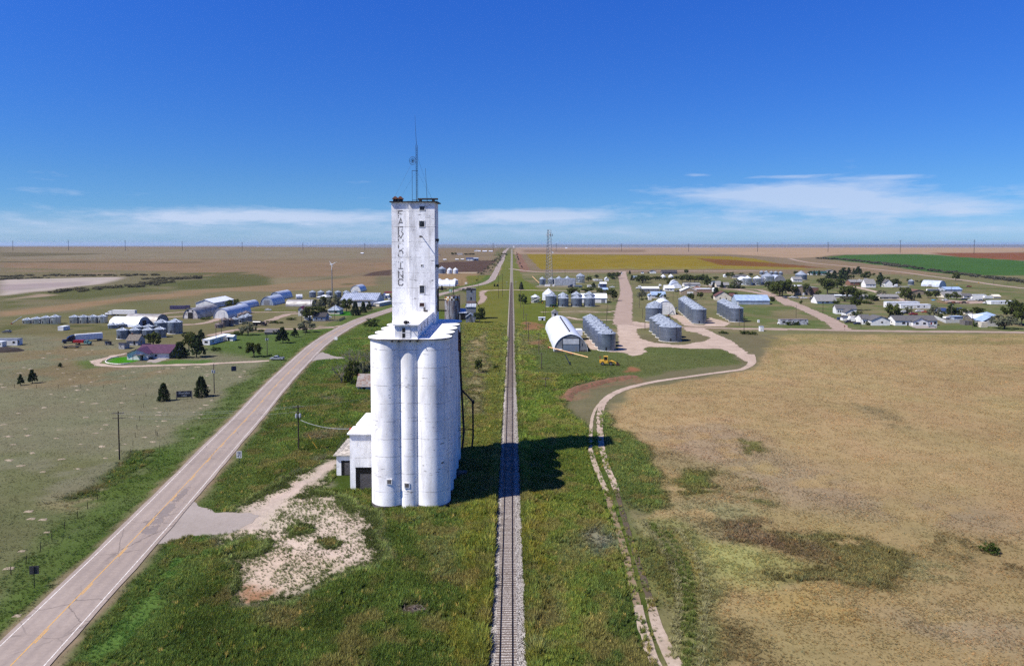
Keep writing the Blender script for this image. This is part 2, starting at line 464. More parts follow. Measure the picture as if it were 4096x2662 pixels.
# region: (crop, polygon, colour as seen in sun, plant height m, plants per m2, feather m, strength, (noise scale m, threshold) or None)
REG = [
	('V', [(0, 574), (2380, 574), (2380, 642), (0, 642)], (134, 118, 94), .0, 0, 30, 1, None),
	('V', [(1190, 574), (2380, 574), (2380, 592), (1190, 590)], (166, 144, 122), 0, 0, 10, 1, None),
	('V', [(1215, 580), (1500, 580), (1500, 586), (1215, 587)], (124, 104, 84), 0, 0, 10, .6, None),
	('V', [(0, 576), (900, 578), (900, 601), (0, 602)], (136, 126, 103), 0, 0, 12, .9, None),
	('A', [(0, 176), (1300, 190), (1000, 205), (0, 232)], (96, 90, 64), 0, 0, 10, .7, None),
	('A', [(0, 286), (2380, 292), (2380, 300), (0, 294)], (84, 82, 56), 0, 0, 3, .9, None),
	('A', [(1290, 340), (2380, 290), (2380, 300), (1290, 352)], (92, 86, 60), 0, 0, 3, .8, None),
	('A', [(0, 300), (2380, 302), (2380, 400), (1200, 380), (0, 355)], (142, 118, 92), 0, 0, 8, .8, None),
	('A', [(0, 360), (1200, 385), (2380, 410), (2380, 460), (0, 460)], (116, 110, 78), 0, 0, 12, .8, (60, .42)),
	('A', [(0, 500), (540, 488), (960, 478), (1440, 468), (1440, 490), (1250, 540), (950, 580), (600, 625), (0, 692)], (184, 171, 160), 0, 0, 3, 1, None),
	('A', [(0, 560), (500, 540), (1100, 520), (1000, 560), (400, 610), (0, 640)], (162, 148, 146), 0, 0, 6, .7, None),
	('A', [(0, 700), (600, 640), (1050, 600), (2000, 520), (2380, 500), (2380, 625), (1700, 650), (900, 740), (0, 860)], (96, 100, 62), .2, 0, 6, .9, (50, .36)),
	('A', [(60, 745), (500, 660), (640, 690), (300, 725)], (172, 150, 130), 0, 0, 3, .8, None),
	('A', [(0, 880), (700, 800), (1700, 690), (2380, 640), (2380, 720), (1700, 735), (900, 850), (0, 950)], (154, 128, 98), 0, 0, 8, .85, None),
	('A', [(0, 950), (900, 870), (1500, 760), (2380, 720), (2380, 1000), (0, 1040)], (112, 112, 76), 0, 0, 10, .8, (40, .35)),
	('B', [(0, 300), (2380, 302), (2380, 400), (2000, 450), (900, 490), (0, 440)], (140, 118, 92), 0, 0, 10, .8, None),
	('B', [(0, 420), (860, 410), (1150, 480), (1150, 580), (0, 620), (0, 540), (380, 490)], (90, 94, 56), 0, 0, 8, .85, (60, .35)),
	('B', [(1150, 480), (1800, 470), (1500, 540), (1150, 575)], (140, 128, 100), 0, 0, 8, .8, None),
	('B', [(1150, 560), (2380, 440), (2380, 570), (1300, 640), (600, 640), (0, 690), (0, 640)], (146, 124, 96), 0, 0, 8, .9, None),
	('B', [(1980, 548), (2120, 545), (2080, 560), (1960, 562)], (92, 92, 60), 0, 0, 3, .9, None),
	('B', [(0, 700), (900, 640), (1500, 640), (2380, 590), (2380, 660), (1300, 760), (0, 860)], (124, 118, 86), 0, 0, 10, .8, (40, .35)),
	('C', [(0, 300), (195, 300), (195, 392), (0, 420)], (144, 118, 90), 0, 0, 6, .7, None),
	('C', [(-140, 455), (-60, 415), (195, 380), (195, 452)], (92, 76, 66), 0, 0, 3, 1, None),
	('C', [(745, 295), (1330, 272), (1450, 276), (1240, 420), (745, 410)], (92, 74, 64), 0, 0, 3, 1, None),
	('C', [(745, 412), (1240, 412), (1230, 424), (745, 424)], (196, 176, 150), 0, 0, 2, .8, None),
	('C', [(745, 430), (1260, 430), (1200, 470), (1050, 580), (745, 580)], (150, 126, 92), 0, 0, 3, 1, None),
	('C', [(1350, 420), (1560, 120), (1700, 120), (1560, 610), (1100, 600), (1240, 440)], (100, 104, 66), 0, 0, 6, .8, (25, .42)),
	('C', [(1480, 330), (1560, 300), (1540, 420), (1430, 560), (1320, 590)], (164, 142, 108), 0, 0, 4, .8, None),
	('C', [(1660, 330), (1740, 330), (1750, 400), (1680, 400)], (168, 150, 112), 0, 0, 4, .8, None),
	('C', [(1690, 180), (1740, 200), (1850, 405), (1720, 410), (1700, 290)], (140, 108, 90), 0, 0, 3, 1, None),
	('V', [(1222, 590), (1690, 595), (1760, 602), (1890, 627), (1800, 625), (1500, 625), (1255, 626), (1243, 612)], (140, 122, 44), 0, 0, 3, 1, None),
	('E', [(-600, 62), (3400, 48), (3600, 105), (-500, 105)], (142, 132, 70), 0, 0, 4, .75, (18, .4)),
	('E', [(900, -70), (1500, -40), (2380, 30), (3000, 80), (3300, 95), (2700, 85), (1300, 40)], (122, 82, 50), 0, 0, 4, .9, None),
	('V', [(1905, 600), (1965, 592), (2130, 590), (2380, 606), (2460, 612), (2460, 660), (2380, 651), (2250, 641), (2050, 616)], (70, 104, 50), 0, 0, 3, 1, None),
	('V', [(2160, 588), (2380, 587), (2480, 592), (2480, 612), (2380, 605), (2230, 597)], (134, 88, 62), 0, 0, 3, 1, None),
	('V', [(1690, 590), (1840, 600), (1900, 598), (1960, 589), (2160, 587), (2380, 584), (2480, 584), (2480, 574), (1500, 576)], (176, 150, 122), 0, 0, 6, .9, None),
	('V', [(1850, 604), (2050, 617), (2250, 642), (2460, 662), (2460, 690), (2380, 672), (2200, 656), (2000, 634), (1880, 618)], (142, 122, 96), 0, 0, 5, .9, None),
	# town ground
	('V', [(1205, 632), (2420, 640), (2420, 775), (1330, 775), (1205, 700)], (120, 118, 82), .12, .4, 6, 1, None),
	('V', [(1205, 640), (1480, 636), (1460, 770), (1300, 770)], (98, 108, 64), .15, .6, 6, .7, (20, .5)),
	('V', [(1205, 632), (2420, 640), (2420, 775), (1330, 775), (1205, 700)], (138, 126, 96), .1, .3, 6, .7, (24, .56)),
	('V', [(1600, 640), (2420, 660), (2420, 775), (1700, 765)], (92, 110, 60), .14, .5, 6, .7, (16, .55)),
	('V', [(0, 745), (300, 735), (900, 660), (910, 700), (760, 760), (680, 850), (300, 850), (0, 790)], (120, 115, 82), .12, .3, 6, 1, None),
	('A', [(0, 1000), (1000, 1040), (1500, 1010), (1300, 1120), (0, 1150)], (88, 94, 56), .3, .5, 5, .85, (14, .42)),
	('B', [(700, 1150), (1900, 1075), (1700, 1250), (1280, 1440), (400, 1480), (330, 1300)], (90, 110, 58), .15, .8, 3, .95, None),
	('B', [(900, 850), (1500, 815), (1500, 880), (900, 888)], (84, 94, 50), .4, .8, 3, .9, (10, .35)),
	('B', [(1300, 900), (1500, 920), (2200, 950), (1900, 1060), (1100, 1090), (800, 1080)], (128, 122, 90), .1, .3, 5, .7, None),
	('B', [(1800, 900), (2120, 870), (2100, 935), (1820, 935)], (56, 116, 36), .1, 0, 1, 1, None),
	# pasture west of the road
	('V', [(0, 775), (400, 800), (560, 830), (690, 838), (600, 920), (400, 1110), (230, 1260), (0, 1480), (-300, 1700), (-500, 1000)], (128, 126, 99), .12, 1.2, 6, 1, None),
	('V', [(0, 1050), (260, 1060), (380, 1050), (260, 1200), (0, 1420), (-300, 1600)], (112, 114, 76), .16, 1.4, 8, .8, (12, .42)),
	('V', [(120, 780), (420, 830), (360, 900), (60, 900), (0, 830)], (138, 120, 90), .1, .8, 8, .7, (16, .45)),
	('L', [(1000, 350), (1060, 310), (1290, 295), (1350, 320), (1230, 355), (1080, 362)], (74, 140, 34), .1, 0, .8, 1, None),
	('L', [(1440, 360), (1640, 320), (2000, 330), (2000, 360), (1500, 378)], (82, 116, 50), .1, .5, 2, .9, None),
	('L', [(720, 345), (900, 330), (960, 395), (820, 415)], (88, 116, 52), .15, .5, 3, .8, None),
	('M', [(840, 50), (1090, -20), (1250, 20), (1000, 240), (700, 430), (500, 600), (330, 760), (0, 990), (-200, 1130), (-200, 1330), (0, 1160), (200, 1030), (420, 800), (780, 430), (980, 260), (600, 300), (400, 300), (700, 130)], (70, 86, 38), .5, 3.2, 2, .95, (4, .33)),
	('M', [(350, 280), (600, 230), (640, 330), (420, 400), (300, 370)], (150, 140, 104), .4, 2.5, 2, .8, (3, .4)),
	('L', [(1180, 1190), (1520, 1180), (1620, 1210), (1500, 1310), (1280, 1400), (1150, 1300)], (66, 84, 36), .6, 3, 1.5, .95, (4, .3)),
	# weeds between road and elevator
	('V', [(905, 715), (780, 790), (705, 865), (600, 995), (452, 1172), (520, 1192), (580, 1175), (780, 1065), (865, 1060), (1080, 1060), (1080, 720)], (68, 86, 36), .55, 4, 2, 1, None),
	('V', [(905, 715), (780, 790), (705, 865), (770, 880), (860, 790), (930, 760)], (74, 98, 44), .4, 3, 3, .8, (8, .42)),
	('K', [(1350, 740), (1500, 710), (1700, 830), (2100, 820), (2100, 860), (1500, 850)], (146, 134, 98), .3, 3, 1.5, .75, (4, .4)),
	('K', [(1100, 1330), (1300, 1270), (1750, 1230), (1840, 1290), (1500, 1390), (1150, 1400)], (126, 112, 84), .45, 4, 1.5, .75, (4, .35)),
	('V', [(380, 1255), (520, 1240), (560, 1290), (540, 1390), (700, 1400), (860, 1310), (860, 1190), (1040, 1180), (1160, 1120), (1160, 1700), (-100, 1700), (130, 1547)], (64, 82, 34), .62, 4.6, 1.5, 1, None),
	('N', [(350, 480), (900, 420), (960, 520), (700, 700), (380, 640)], (76, 96, 42), .5, 4, 3, .8, (7, .4)),
	('N', [(450, 440), (700, 440), (760, 500), (480, 490)], (112, 96, 62), .4, 4, 1.5, .6, (3, .4)),
	('M', [(1050, 690), (1200, 660), (1180, 740), (1000, 900), (960, 1050), (800, 1250), (560, 1390), (450, 1390), (720, 1150), (780, 1060), (850, 940), (940, 930), (1000, 860)], (112, 152, 74), .3, 4, 1.5, .85, (5, .38)),
	('M', [(1200, 560), (1420, 530), (1400, 620), (1250, 610)], (86, 112, 50), .4, 4, 1.5, .8, None),
	('M', [(1250, 680), (1480, 650), (1480, 800), (1300, 860), (1200, 760)], (98, 96, 52), .5, 4, 2, .7, (5, .4)),
	('M', [(1600, 1000), (1900, 960), (1900, 1060), (1650, 1080)], (118, 112, 72), .4, 3, 2, .6, (4, .42)),
	('V', [(500, 1195), (780, 1062), (870, 1050), (1080, 1050), (1080, 1180), (880, 1200), (890, 1300), (700, 1395), (540, 1390), (560, 1290), (500, 1240)], (68, 84, 36), .5, 4, 1.5, 1, None),
	('V', [(505, 1200), (600, 1165), (700, 1100), (775, 1064), (800, 1070), (745, 1105), (760, 1130), (700, 1150), (860, 1190), (878, 1290), (800, 1330), (700, 1385), (545, 1385), (545, 1330), (600, 1265), (520, 1250)], (198, 180, 162), .32, 2.2, 3, .95, (6, .36)),
	('V', [(560, 1190), (640, 1165), (775, 1066), (800, 1070), (730, 1125), (640, 1190), (600, 1230), (540, 1230)], (192, 174, 160), 0, 0, 1.2, 1, None),
	('V', [(560, 1290), (700, 1280), (800, 1320), (690, 1380), (555, 1380)], (196, 176, 154), .25, 2.6, 2, .8, None),
	('M', [(1480, 850), (1560, 845), (1740, 862), (1720, 905), (1500, 930)], (168, 124, 88), .15, 1, 1, .9, None),
	('N', [(530, 1130), (600, 1090), (740, 1100), (720, 1160), (600, 1190)], (86, 72, 62), .02, 0, .7, 1, None),
	# along the rails
	('V', [(1120, 1700), (1260, 1700), (1215, 640), (1195, 590), (1172, 590), (1160, 640)], (86, 98, 46), .5, 4, 2, 1, None),
	('V', [(1040, 1180), (1160, 1125), (1168, 640), (1085, 640), (1078, 800), (1078, 1055)], (88, 98, 44), .5, 4, 2, 1, None),
	('V', [(1100, 1160), (1150, 1130), (1150, 1560), (1060, 1560), (1080, 1300)], (106, 110, 46), .7, 4.5, 2, .85, None),
	('V', [(1082, 800), (1130, 770), (1135, 850), (1112, 965), (1085, 965)], (158, 146, 106), .3, 3, 2, .8, (4, .38)),
	('V', [(1000, 1260), (1060, 1230), (1040, 1330), (990, 1340)], (122, 120, 74), .45, 4, 2, .7, (4, .4)),
	('V', [(1205, 640), (1300, 700), (1330, 950), (1400, 1010), (1505, 1300), (1530, 1560), (1530, 1700), (1215, 1700), (1205, 1000)], (80, 96, 40), .55, 4.2, 2, 1, None),
	('V', [(1205, 900), (1290, 900), (1300, 1100), (1220, 1100)], (78, 98, 38), .6, 4.2, 3, .8, None),
	('V', [(1235, 1120), (1262, 1120), (1275, 1480), (1245, 1560)], (136, 118, 50), .55, 4, 1.5, .7, (3, .42)),
	('N', [(1560, 900), (1800, 560), (2050, 560), (1950, 760), (1700, 1000), (1560, 1250)], (120, 116, 72), .45, 4, 3, .75, (5, .4)),
	('N', [(1530, 1150), (1660, 1140), (1700, 1420), (1560, 1450)], (134, 128, 88), .5, 4, 2, .7, (3, .4)),
	('N', [(1860, 640), (2050, 570), (2080, 680), (1950, 760)], (148, 144, 124), .3, 3, 2, .75, (4, .35)),
	('I', [(0, 450), (380, 560), (450, 700), (300, 790), (0, 800)], (126, 124, 86), .3, 2, 3, .7, (5, .4)),
	('I', [(0, 900), (600, 880), (1300, 900), (1800, 1000), (1400, 1180), (900, 1340), (700, 1547), (0, 1547)], (74, 92, 38), .55, 3, 3, 1, None),
	('I', [(100, 1150), (600, 1100), (500, 1300), (150, 1400)], (104, 104, 50), .5, 3, 3, .7, (6, .4)),
	('V', [(1240, 812), (1560, 806), (1700, 812), (1722, 845), (1560, 862), (1480, 880), (1400, 868), (1250, 868)], (98, 108, 62), .2, 1.2, 2, .9, None),
	('I', [(750, 1560), (800, 1450), (950, 1365), (1250, 1275), (1500, 1220), (1850, 1150), (1980, 1160), (1980, 1235), (1500, 1330), (1150, 1440), (1020, 1560)], (146, 116, 92), .12, .8, 2, .75, (3, .4)),
	('I', [(1700, 1030), (1790, 1000), (1930, 1030), (1920, 1090), (1740, 1090)], (160, 108, 82), .1, .3, 1.5, .9, None),
	('I', [(20, 290), (120, 270), (350, 320), (340, 400), (160, 420), (30, 400)], (150, 112, 84), .2, .8, 2, .85, (4, .38)),
	('I', [(160, 600), (400, 560), (430, 630), (200, 660)], (148, 114, 86), .2, .8, 2, .75, (4, .4)),
	# the dry field
	('V', [(1428, 950), (1470, 905), (1600, 884), (1745, 862), (1800, 800), (1830, 778), (2420, 776), (3600, 776), (4200, 1700), (1590, 1700), (1560, 1400), (1500, 1200), (1450, 1060), (1424, 980)], (174, 151, 109), .15, 3.6, 2, 1, None),
	('V', [(1780, 780), (1840, 775), (2420, 776), (2420, 800), (1860, 800), (1800, 850)], (150, 138, 92), .2, 2, 3, .8, (8, .4)),
	('V', [(1640, 1140), (1900, 1180), (2420, 1240), (4000, 1300), (4200, 1700), (1600, 1700), (1560, 1300)], (166, 146, 102), .2, 3.8, 9, .7, None),
	('O', [(250, 400), (420, 380), (620, 330), (900, 500), (1300, 700), (2000, 800), (2100, 920), (1500, 850), (900, 760), (560, 620), (230, 470)], (158, 142, 118), .25, 3, 8, .6, (9, .4)),
	('O', [(240, 470), (330, 480), (560, 560), (760, 640), (900, 760), (700, 760), (500, 700), (300, 560)], (152, 138, 100), .3, 3, 3, .8, None),
	('O', [(1250, 250), (1350, 260), (1550, 390), (1500, 410), (1300, 300)], (130, 122, 92), .25, 3, 3, .6, (5, .42)),
	('O', [(330, 640), (420, 580), (540, 585), (580, 690), (420, 730)], (90, 102, 48), .5, 4, 2, .9, (4, .33)),
	('O', [(680, 440), (800, 445), (810, 500), (720, 515)], (104, 108, 56), .4, 4, 1.5, .85, (3, .36)),
	('O', [(560, 600), (780, 640), (860, 750), (700, 740)], (106, 108, 62), .4, 4, 2, .85, (4, .42)),
	('O', [(340, 740), (640, 730), (820, 800), (640, 840), (400, 840)], (146, 144, 106), .35, 4, 4, .75, (5, .35)),
	('O', [(420, 830), (700, 820), (900, 900), (700, 960), (480, 960), (400, 900)], (138, 130, 94), .35, 4, 3, .8, None),
	('O', [(620, 840), (800, 830), (1000, 900), (1110, 1000), (1030, 1060), (850, 980), (690, 930)], (128, 108, 82), .45, 4.5, 3, .85, (4, .3)),
	('O', [(440, 930), (700, 945), (1050, 1055), (1000, 1090), (800, 1140), (620, 1160), (520, 1090)], (160, 160, 100), .3, 4, 4, .9, None),
	('O', [(860, 880), (1300, 930), (1560, 1000), (1500, 1120), (1200, 1160), (900, 1140), (780, 1110), (1050, 1065), (1110, 1000)], (112, 108, 66), .5, 4.5, 2, .9, (5, .3)),
	('O', [(1560, 940), (1900, 930), (2080, 1020), (2080, 1090), (1700, 1010)], (122, 110, 76), .4, 4, 3, .7, (4, .4)),
	('O', [(680, 1180), (1000, 1180), (1300, 1220), (1300, 1300), (900, 1295), (700, 1240)], (176, 150, 96), .3, 4, 4, .7, (4, .35)),
	('O', [(1480, 1040), (1700, 1055), (1750, 1130), (1560, 1155)], (150, 150, 106), .3, 4, 4, .65, (4, .35)),
	('O', [(1430, 1280), (2079, 1300), (2100, 1500), (1600, 1450)], (160, 145, 122), .25, 3.5, 6, .55, (7, .4)),
	('O', [(560, 1320), (760, 1350), (830, 1450), (760, 1600), (520, 1600), (520, 1400)], (124, 110, 74), .4, 4, 3, .7, (5, .4)),
	('O', [(200, 820), (330, 800), (520, 900), (560, 1150), (560, 1600), (380, 1600), (300, 1300), (220, 1000)], (132, 134, 84), .35, 4, 2, .85, None),
	('O', [(215, 845), (240, 850), (340, 980), (400, 1120), (370, 1150), (310, 1000)], (176, 172, 134), .25, 4, .8, .8, None),
	('O', [(390, 900), (430, 960), (470, 1120), (440, 1180), (420, 1060)], (160, 142, 74), .3, 4, .8, .7, None),
	('O', [(10, 270), (60, 300), (110, 380), (260, 500), (320, 680), (340, 760), (200, 790), (100, 700), (30, 500), (0, 400)], (78, 94, 46), .5, 4.2, 1.5, 1, None),
	('O', [(200, 930), (330, 980), (360, 1100), (330, 1250), (260, 1150), (220, 1030)], (112, 118, 58), .5, 4.5, 2, .8, None),
	('O', [(-20, 1100), (100, 1150), (180, 1300), (240, 1560), (240, 1660), (-80, 1660)], (70, 86, 40), .62, 4.6, 2, 1, None),
]
REGW = []
for c, poly, rgb, h, dn, fe, st, nz in REG:
	REGW.append((np.array([G(c, *q)[:2] for q in poly]), srgb(*rgb), h, dn, fe, st, nz))
def paint(x, y):
	"""ground colour (linear), plant height and plant density at world points"""
	n = x.size
	A = np.zeros((n, 5))
	A[:, :3] = srgb(120, 114, 86)
	wx = x + (fbm(x, y, 9, 3) - .5) * 6 + (fbm(x, y, 2.2, 8, 2) - .5) * 2
	wy = y + (fbm(x, y, 9, 5) - .5) * 8 + (fbm(x, y, 2.2, 11, 2) - .5) * 2.5
	far = y > 450
	wx = np.where(far, x + (fbm(x, y, 40, 3) - .5) * 10, wx)
	wy = np.where(far, y + (fbm(x, y, 40, 5) - .5) * 14, wy)
	for k, (P, col, h, dn, fe, st, nz) in enumerate(REGW):
		lo, hi = P.min(0) - 8 * fe - 10, P.max(0) + 8 * fe + 10
		m = np.nonzero((x > lo[0]) & (x < hi[0]) & (y > lo[1]) & (y < hi[1]))[0]
		if not m.size:
			continue
		sd = poly_sd(wx[m], wy[m], P)
		a = sstep(-fe, fe, sd) * st
		if nz:
			a = a * sstep(nz[1] - .05, nz[1] + .06, fbm(x[m], y[m], nz[0], 40 + k, 3))
		v = np.array([*col, h, dn])
		A[m] += a[:, None] * (v - A[m])
	# road verge: mown green strip and a gravel edge
	m = np.nonzero((y < 1100) & (x < 0) & (x > -150))[0]
	d, s = line_d(x[m], y[m], ROAD[::3])
	wn = fbm(x[m], y[m], 6, 77, 3)
	g = (sstep(4.2, 5.4, d) * (1 - sstep(11, 17, d + (wn - .5) * 10)) * np.where(s < 0, .85, .55))
	v = np.array([*srgb(88, 108, 52), .25, 2.5])
	A[m] += g[:, None] * (v - A[m])
	g = (1 - sstep(4.6, 5.6, d + (wn - .5) * 1.6)) * .9
	v = np.array([*srgb(150, 132, 108), .05, .3])
	A[m] += g[:, None] * (v - A[m])
	# prairie mottling
	big = fbm(x, y, 30, 90, 4)
	A[:, :3] *= (0.86 + .28 * big)[:, None]
	wm = fbm(x, y, 14, 93, 3) - .5
	A[:, 0] *= 1 + .16 * wm
	A[:, 2] *= 1 + .12 * wm
	nopl = np.abs(x + .55) < 2.3
	A[nopl, 3:] = 0
	return A
def axis(lo, hi, s0, k, c=0.0):
	out = [c]
	v = c
	while v < hi:
		v += max(s0, k * abs(v))
		out.append(v)
	v = c
	while v > lo:
		v -= max(s0, k * abs(v))
		out.insert(0, v)
	return np.array(out)
PG = []
def paint_at(x, y):
	"""ground paint looked up between the grid points"""
	xs, ys, A = PG
	i = np.clip(np.searchsorted(xs, x) - 1, 0, len(xs) - 2)
	j = np.clip(np.searchsorted(ys, y) - 1, 0, len(ys) - 2)
	a = ((x - xs[i]) / (xs[i + 1] - xs[i]))[:, None]
	b = ((y - ys[j]) / (ys[j + 1] - ys[j]))[:, None]
	return (A[j, i] * (1 - a) + A[j, i + 1] * a) * (1 - b) + (A[j + 1, i] * (1 - a) + A[j + 1, i + 1] * a) * b
def build_ground():
	xs = axis(-26000, 26000, 1.1, .018)
	ys = np.concatenate([np.arange(-400, 60, 40.0), axis(60, 28500, .9, .0095, 60.0)])
	X, Y = np.meshgrid(xs, ys)
	x, y = X.ravel(), Y.ravel()
	z = gz(x, y)
	nx, ny = len(xs), len(ys)
	me = bpy.data.meshes.new('ground')
	me.vertices.add(nx * ny)
	me.vertices.foreach_set('co', np.stack([x, y, z], 1).ravel())
	i = np.arange((nx - 1) * (ny - 1))
	r, c = i // (nx - 1), i % (nx - 1)
	a = r * nx + c
	q = np.stack([a, a + 1, a + nx + 1, a + nx], 1).ravel()
	nf = (nx - 1) * (ny - 1)
	me.loops.add(4 * nf)
	me.loops.foreach_set('vertex_index', q.astype(np.int32))
	me.polygons.add(nf)
	me.polygons.foreach_set('loop_start', np.arange(0, 4 * nf, 4, dtype=np.int32))
	me.update()
	me.validate()
	A = paint(x, y)
	PG.extend((xs, ys, A.reshape(ny, nx, 5)))
	# weedy ground too far away for single plants takes the tone of the plants
	q = (sstep(230, 440, y) * sstep(.22, .5, A[:, 3]))[:, None]
	A = A.copy()
	A[:, :3] *= 1 + q * np.array([[.75, .42, .5]])
	at = me.attributes.new('col', 'FLOAT_COLOR', 'POINT')
	at.data.foreach_set('color', np.concatenate([A[:, :3], np.ones((len(x), 1))], 1).ravel().astype(np.float32))
	me.polygons.foreach_set('use_smooth', [True] * nf)
	m = bpy.data.materials.new('prairie_soil_and_grass')
	m.use_nodes = True
	w = NT(m.node_tree)
	at = w.n('ShaderNodeAttribute', attribute_name='col')
	ge = w.n('ShaderNodeNewGeometry')
	n1 = w.noise(ge.outputs['Position'], .9, 8, .68)
	mp = w.n('ShaderNodeMapping', i={'Vector': ge.outputs['Position'], 'Scale': (.02, .06, .02)})
	n2 = w.noise(mp.outputs[0], 1.0, 7, .6)
	n3 = w.noise(ge.outputs['Position'], .17, 6, .7)
	v = w.m('ADD', w.m('ADD', w.m('MULTIPLY', n1, .75), w.m('MULTIPLY', n2, .35)), w.m('MULTIPLY', n3, .5))
	v = w.m('ADD', .2, v)
	vm = w.n('ShaderNodeVectorMath', operation='SCALE', i={0: at.outputs['Color'], 'Scale': v})
	b = w.n('ShaderNodeBsdfPrincipled', i={'Base Color': vm.outputs[0], 'Roughness': 1.0, 'Specular IOR Level': 0.0})
	bn = w.n('ShaderNodeBump', i={'Strength': .55, 'Distance': .35, 'Height': n1})
	w.link(bn.outputs[0], b.inputs['Normal'])
	out = w.n('ShaderNodeOutputMaterial')
	w.link(b.outputs[0], out.inputs[0])
	o = put('ground', me, m)
	struct(o, 'prairie ground of grass, weeds, bare soil and fields')
	return o
build_ground()
# ---------------------------------------------------------------- strips and patches laid on the ground
def dirt_mat(name, c1, c2, ragged=.5, scale=1.2, hole=.0):
	m = bpy.data.materials.new(name)
	m.use_nodes = True
	w = NT(m.node_tree)
	ge = w.n('ShaderNodeNewGeometry')
	n1 = w.noise(ge.outputs['Position'], scale, 7, .65)
	n2 = w.noise(ge.outputs['Position'], .12, 5, .6)
	col = w.mix(w.ramp(w.m('ADD', w.m('MULTIPLY', n1, .5), w.m('MULTIPLY', n2, .5)), .34, .66), c1, c2)
	b = w.n('ShaderNodeBsdfPrincipled', i={'Base Color': col, 'Roughness': .95, 'Specular IOR Level': .1})
	bn = w.n('ShaderNodeBump', i={'Strength': .35, 'Distance': .08, 'Height': n1})
	w.link(bn.outputs[0], b.inputs['Normal'])
	out = w.n('ShaderNodeOutputMaterial')
	if ragged > 0:
		at = w.n('ShaderNodeAttribute', attribute_name='edge')
		n4 = w.noise(ge.outputs['Position'], .55, 6, .7)
		k = w.m('SUBTRACT', w.m('ADD', w.m('MULTIPLY', at.outputs['Fac'], 1.0 + ragged), w.m('MULTIPLY', w.m('SUBTRACT', n4, .5), 2.4 * ragged)), .5)
		if hole:
			n5 = w.noise(ge.outputs['Position'], .35, 5, .7)
			k = w.m('MINIMUM', k, w.m('MULTIPLY', w.m('SUBTRACT', .5 + hole, n5), 3.0))
		al = w.ramp(k, -.06, .06)
		tr = w.n('ShaderNodeBsdfTransparent')
		mx = w.n('ShaderNodeMixShader', i={0: al, 1: tr.outputs[0], 2: b.outputs[0]})
		w.link(mx.outputs[0], out.inputs[0])
	else:
		w.link(b.outputs[0], out.inputs[0])
	return m
LAY = [0]
def layer(dz):
	"""every sheet lies on its own level"""
	LAY[0] += 1
	return dz + .0016 * LAY[0]
def strip(name, P, width, mat, dz, parent=None, prof=(-1, -.7, 0, .7, 1), jit=0.0, off=0.0, fade=True):
	"""ribbon along a polyline (world xy); width may be a list"""
	P = np.asarray(P, float)
	n = len(P)
	T = np.gradient(P, axis=0)
	T /= np.maximum(1e-9, np.linalg.norm(T, axis=1))[:, None]
	N = np.stack([T[:, 1], -T[:, 0]], 1)
	W = (np.interp(np.linspace(0, 1, n), np.linspace(0, 1, len(width)), width) if hasattr(width, '__len__') else np.full(n, width)) / 2
	rs = np.random.RandomState(len(name) + n)
	vs, ed = [], []
	for k in range(n):
		for p in prof:
			w = W[k] * p
			if jit and abs(p) == 1:
				w += rs.uniform(-jit, jit)
			q = P[k] + N[k] * (w + off)
			vs.append((q[0], q[1], float(gz(q[0], q[1])) + dz))
			ed.append((1 - abs(p)) if abs(p) < 1 else 0.0)
	ed = [min(1.0, e / .3) if e < .3 else 1.0 for e in ed]
	m = len(prof)
	fs = [(k * m + j, k * m + j + 1, (k + 1) * m + j + 1, (k + 1) * m + j) for k in range(n - 1) for j in range(m - 1)]
	me = bpy.data.meshes.new(name)
	me.from_pydata(vs, [], fs)
	at = me.attributes.new('edge', 'FLOAT', 'POINT')
	at.data.foreach_set('value', ed)
	if name == 'highway':
		at = me.attributes.new('across', 'FLOAT', 'POINT')
		at.data.foreach_set('value', list(prof) * n)
	me.update()
	return put(name, me, mat, parent)
def patch(name, poly, mat, dz, parent=None, jit=.6, step=3.0):
	"""irregular sheet on the ground: a grid inside the outline, ragged towards its edge"""
	P = np.array([p[:2] for p in poly], float)
	lo, hi = P.min(0) - 1.5, P.max(0) + 1.5
	st = max(.7, float((hi - lo).max()) / 70)
	xs, ys = np.arange(lo[0], hi[0] + st, st), np.arange(lo[1], hi[1] + st, st)
	X, Y = np.meshgrid(xs, ys)
	x, y = X.ravel(), Y.ravel()
	sd = poly_sd(x + (fbm(x, y, 3, 5, 2) - .5) * 2 * jit, y + (fbm(x, y, 3, 9, 2) - .5) * 2 * jit, P)
	nx = len(xs)
	i = np.arange((nx - 1) * (len(ys) - 1))
	a = (i // (nx - 1)) * nx + i % (nx - 1)
	q = np.stack([a, a + 1, a + nx + 1, a + nx], 1)
	q = q[(sd[q] > -1.0).any(1)]
	used, inv = np.unique(q.ravel(), return_inverse=True)
	z = gz(x[used], y[used]) + dz
	me = bpy.data.meshes.new(name)
	me.from_pydata(np.stack([x[used], y[used], z], 1).tolist(), [], inv.reshape(-1, 4).tolist())
	at = me.attributes.new('edge', 'FLOAT', 'POINT')
	at.data.foreach_set('value', np.clip((sd[used] + .6) / max(1.6, st * 1.6), 0, 1).astype(np.float32))
	me.update()
	return put(name, me, mat, parent)
def gline(c, *pts):
	return [G(c, *p)[:2] for p in pts]
CONC = dirt_mat('worn_concrete', srgb(184, 172, 164), srgb(168, 156, 146), .12)
SAND = dirt_mat('pale_sandy_dirt', srgb(202, 181, 164), srgb(178, 156, 137), .8, hole=.16)
PINK = dirt_mat('pinkish_dirt_road', srgb(190, 168, 152), srgb(170, 147, 130), .75)
PALE = dirt_mat('worn_wheel_track', srgb(200, 181, 162), srgb(172, 152, 130), .45)
DARKT = dirt_mat('dark_wheel_rut', srgb(120, 104, 88), srgb(92, 82, 66), .9, hole=.1)  # darker brown than the other ruts, with ragged edges
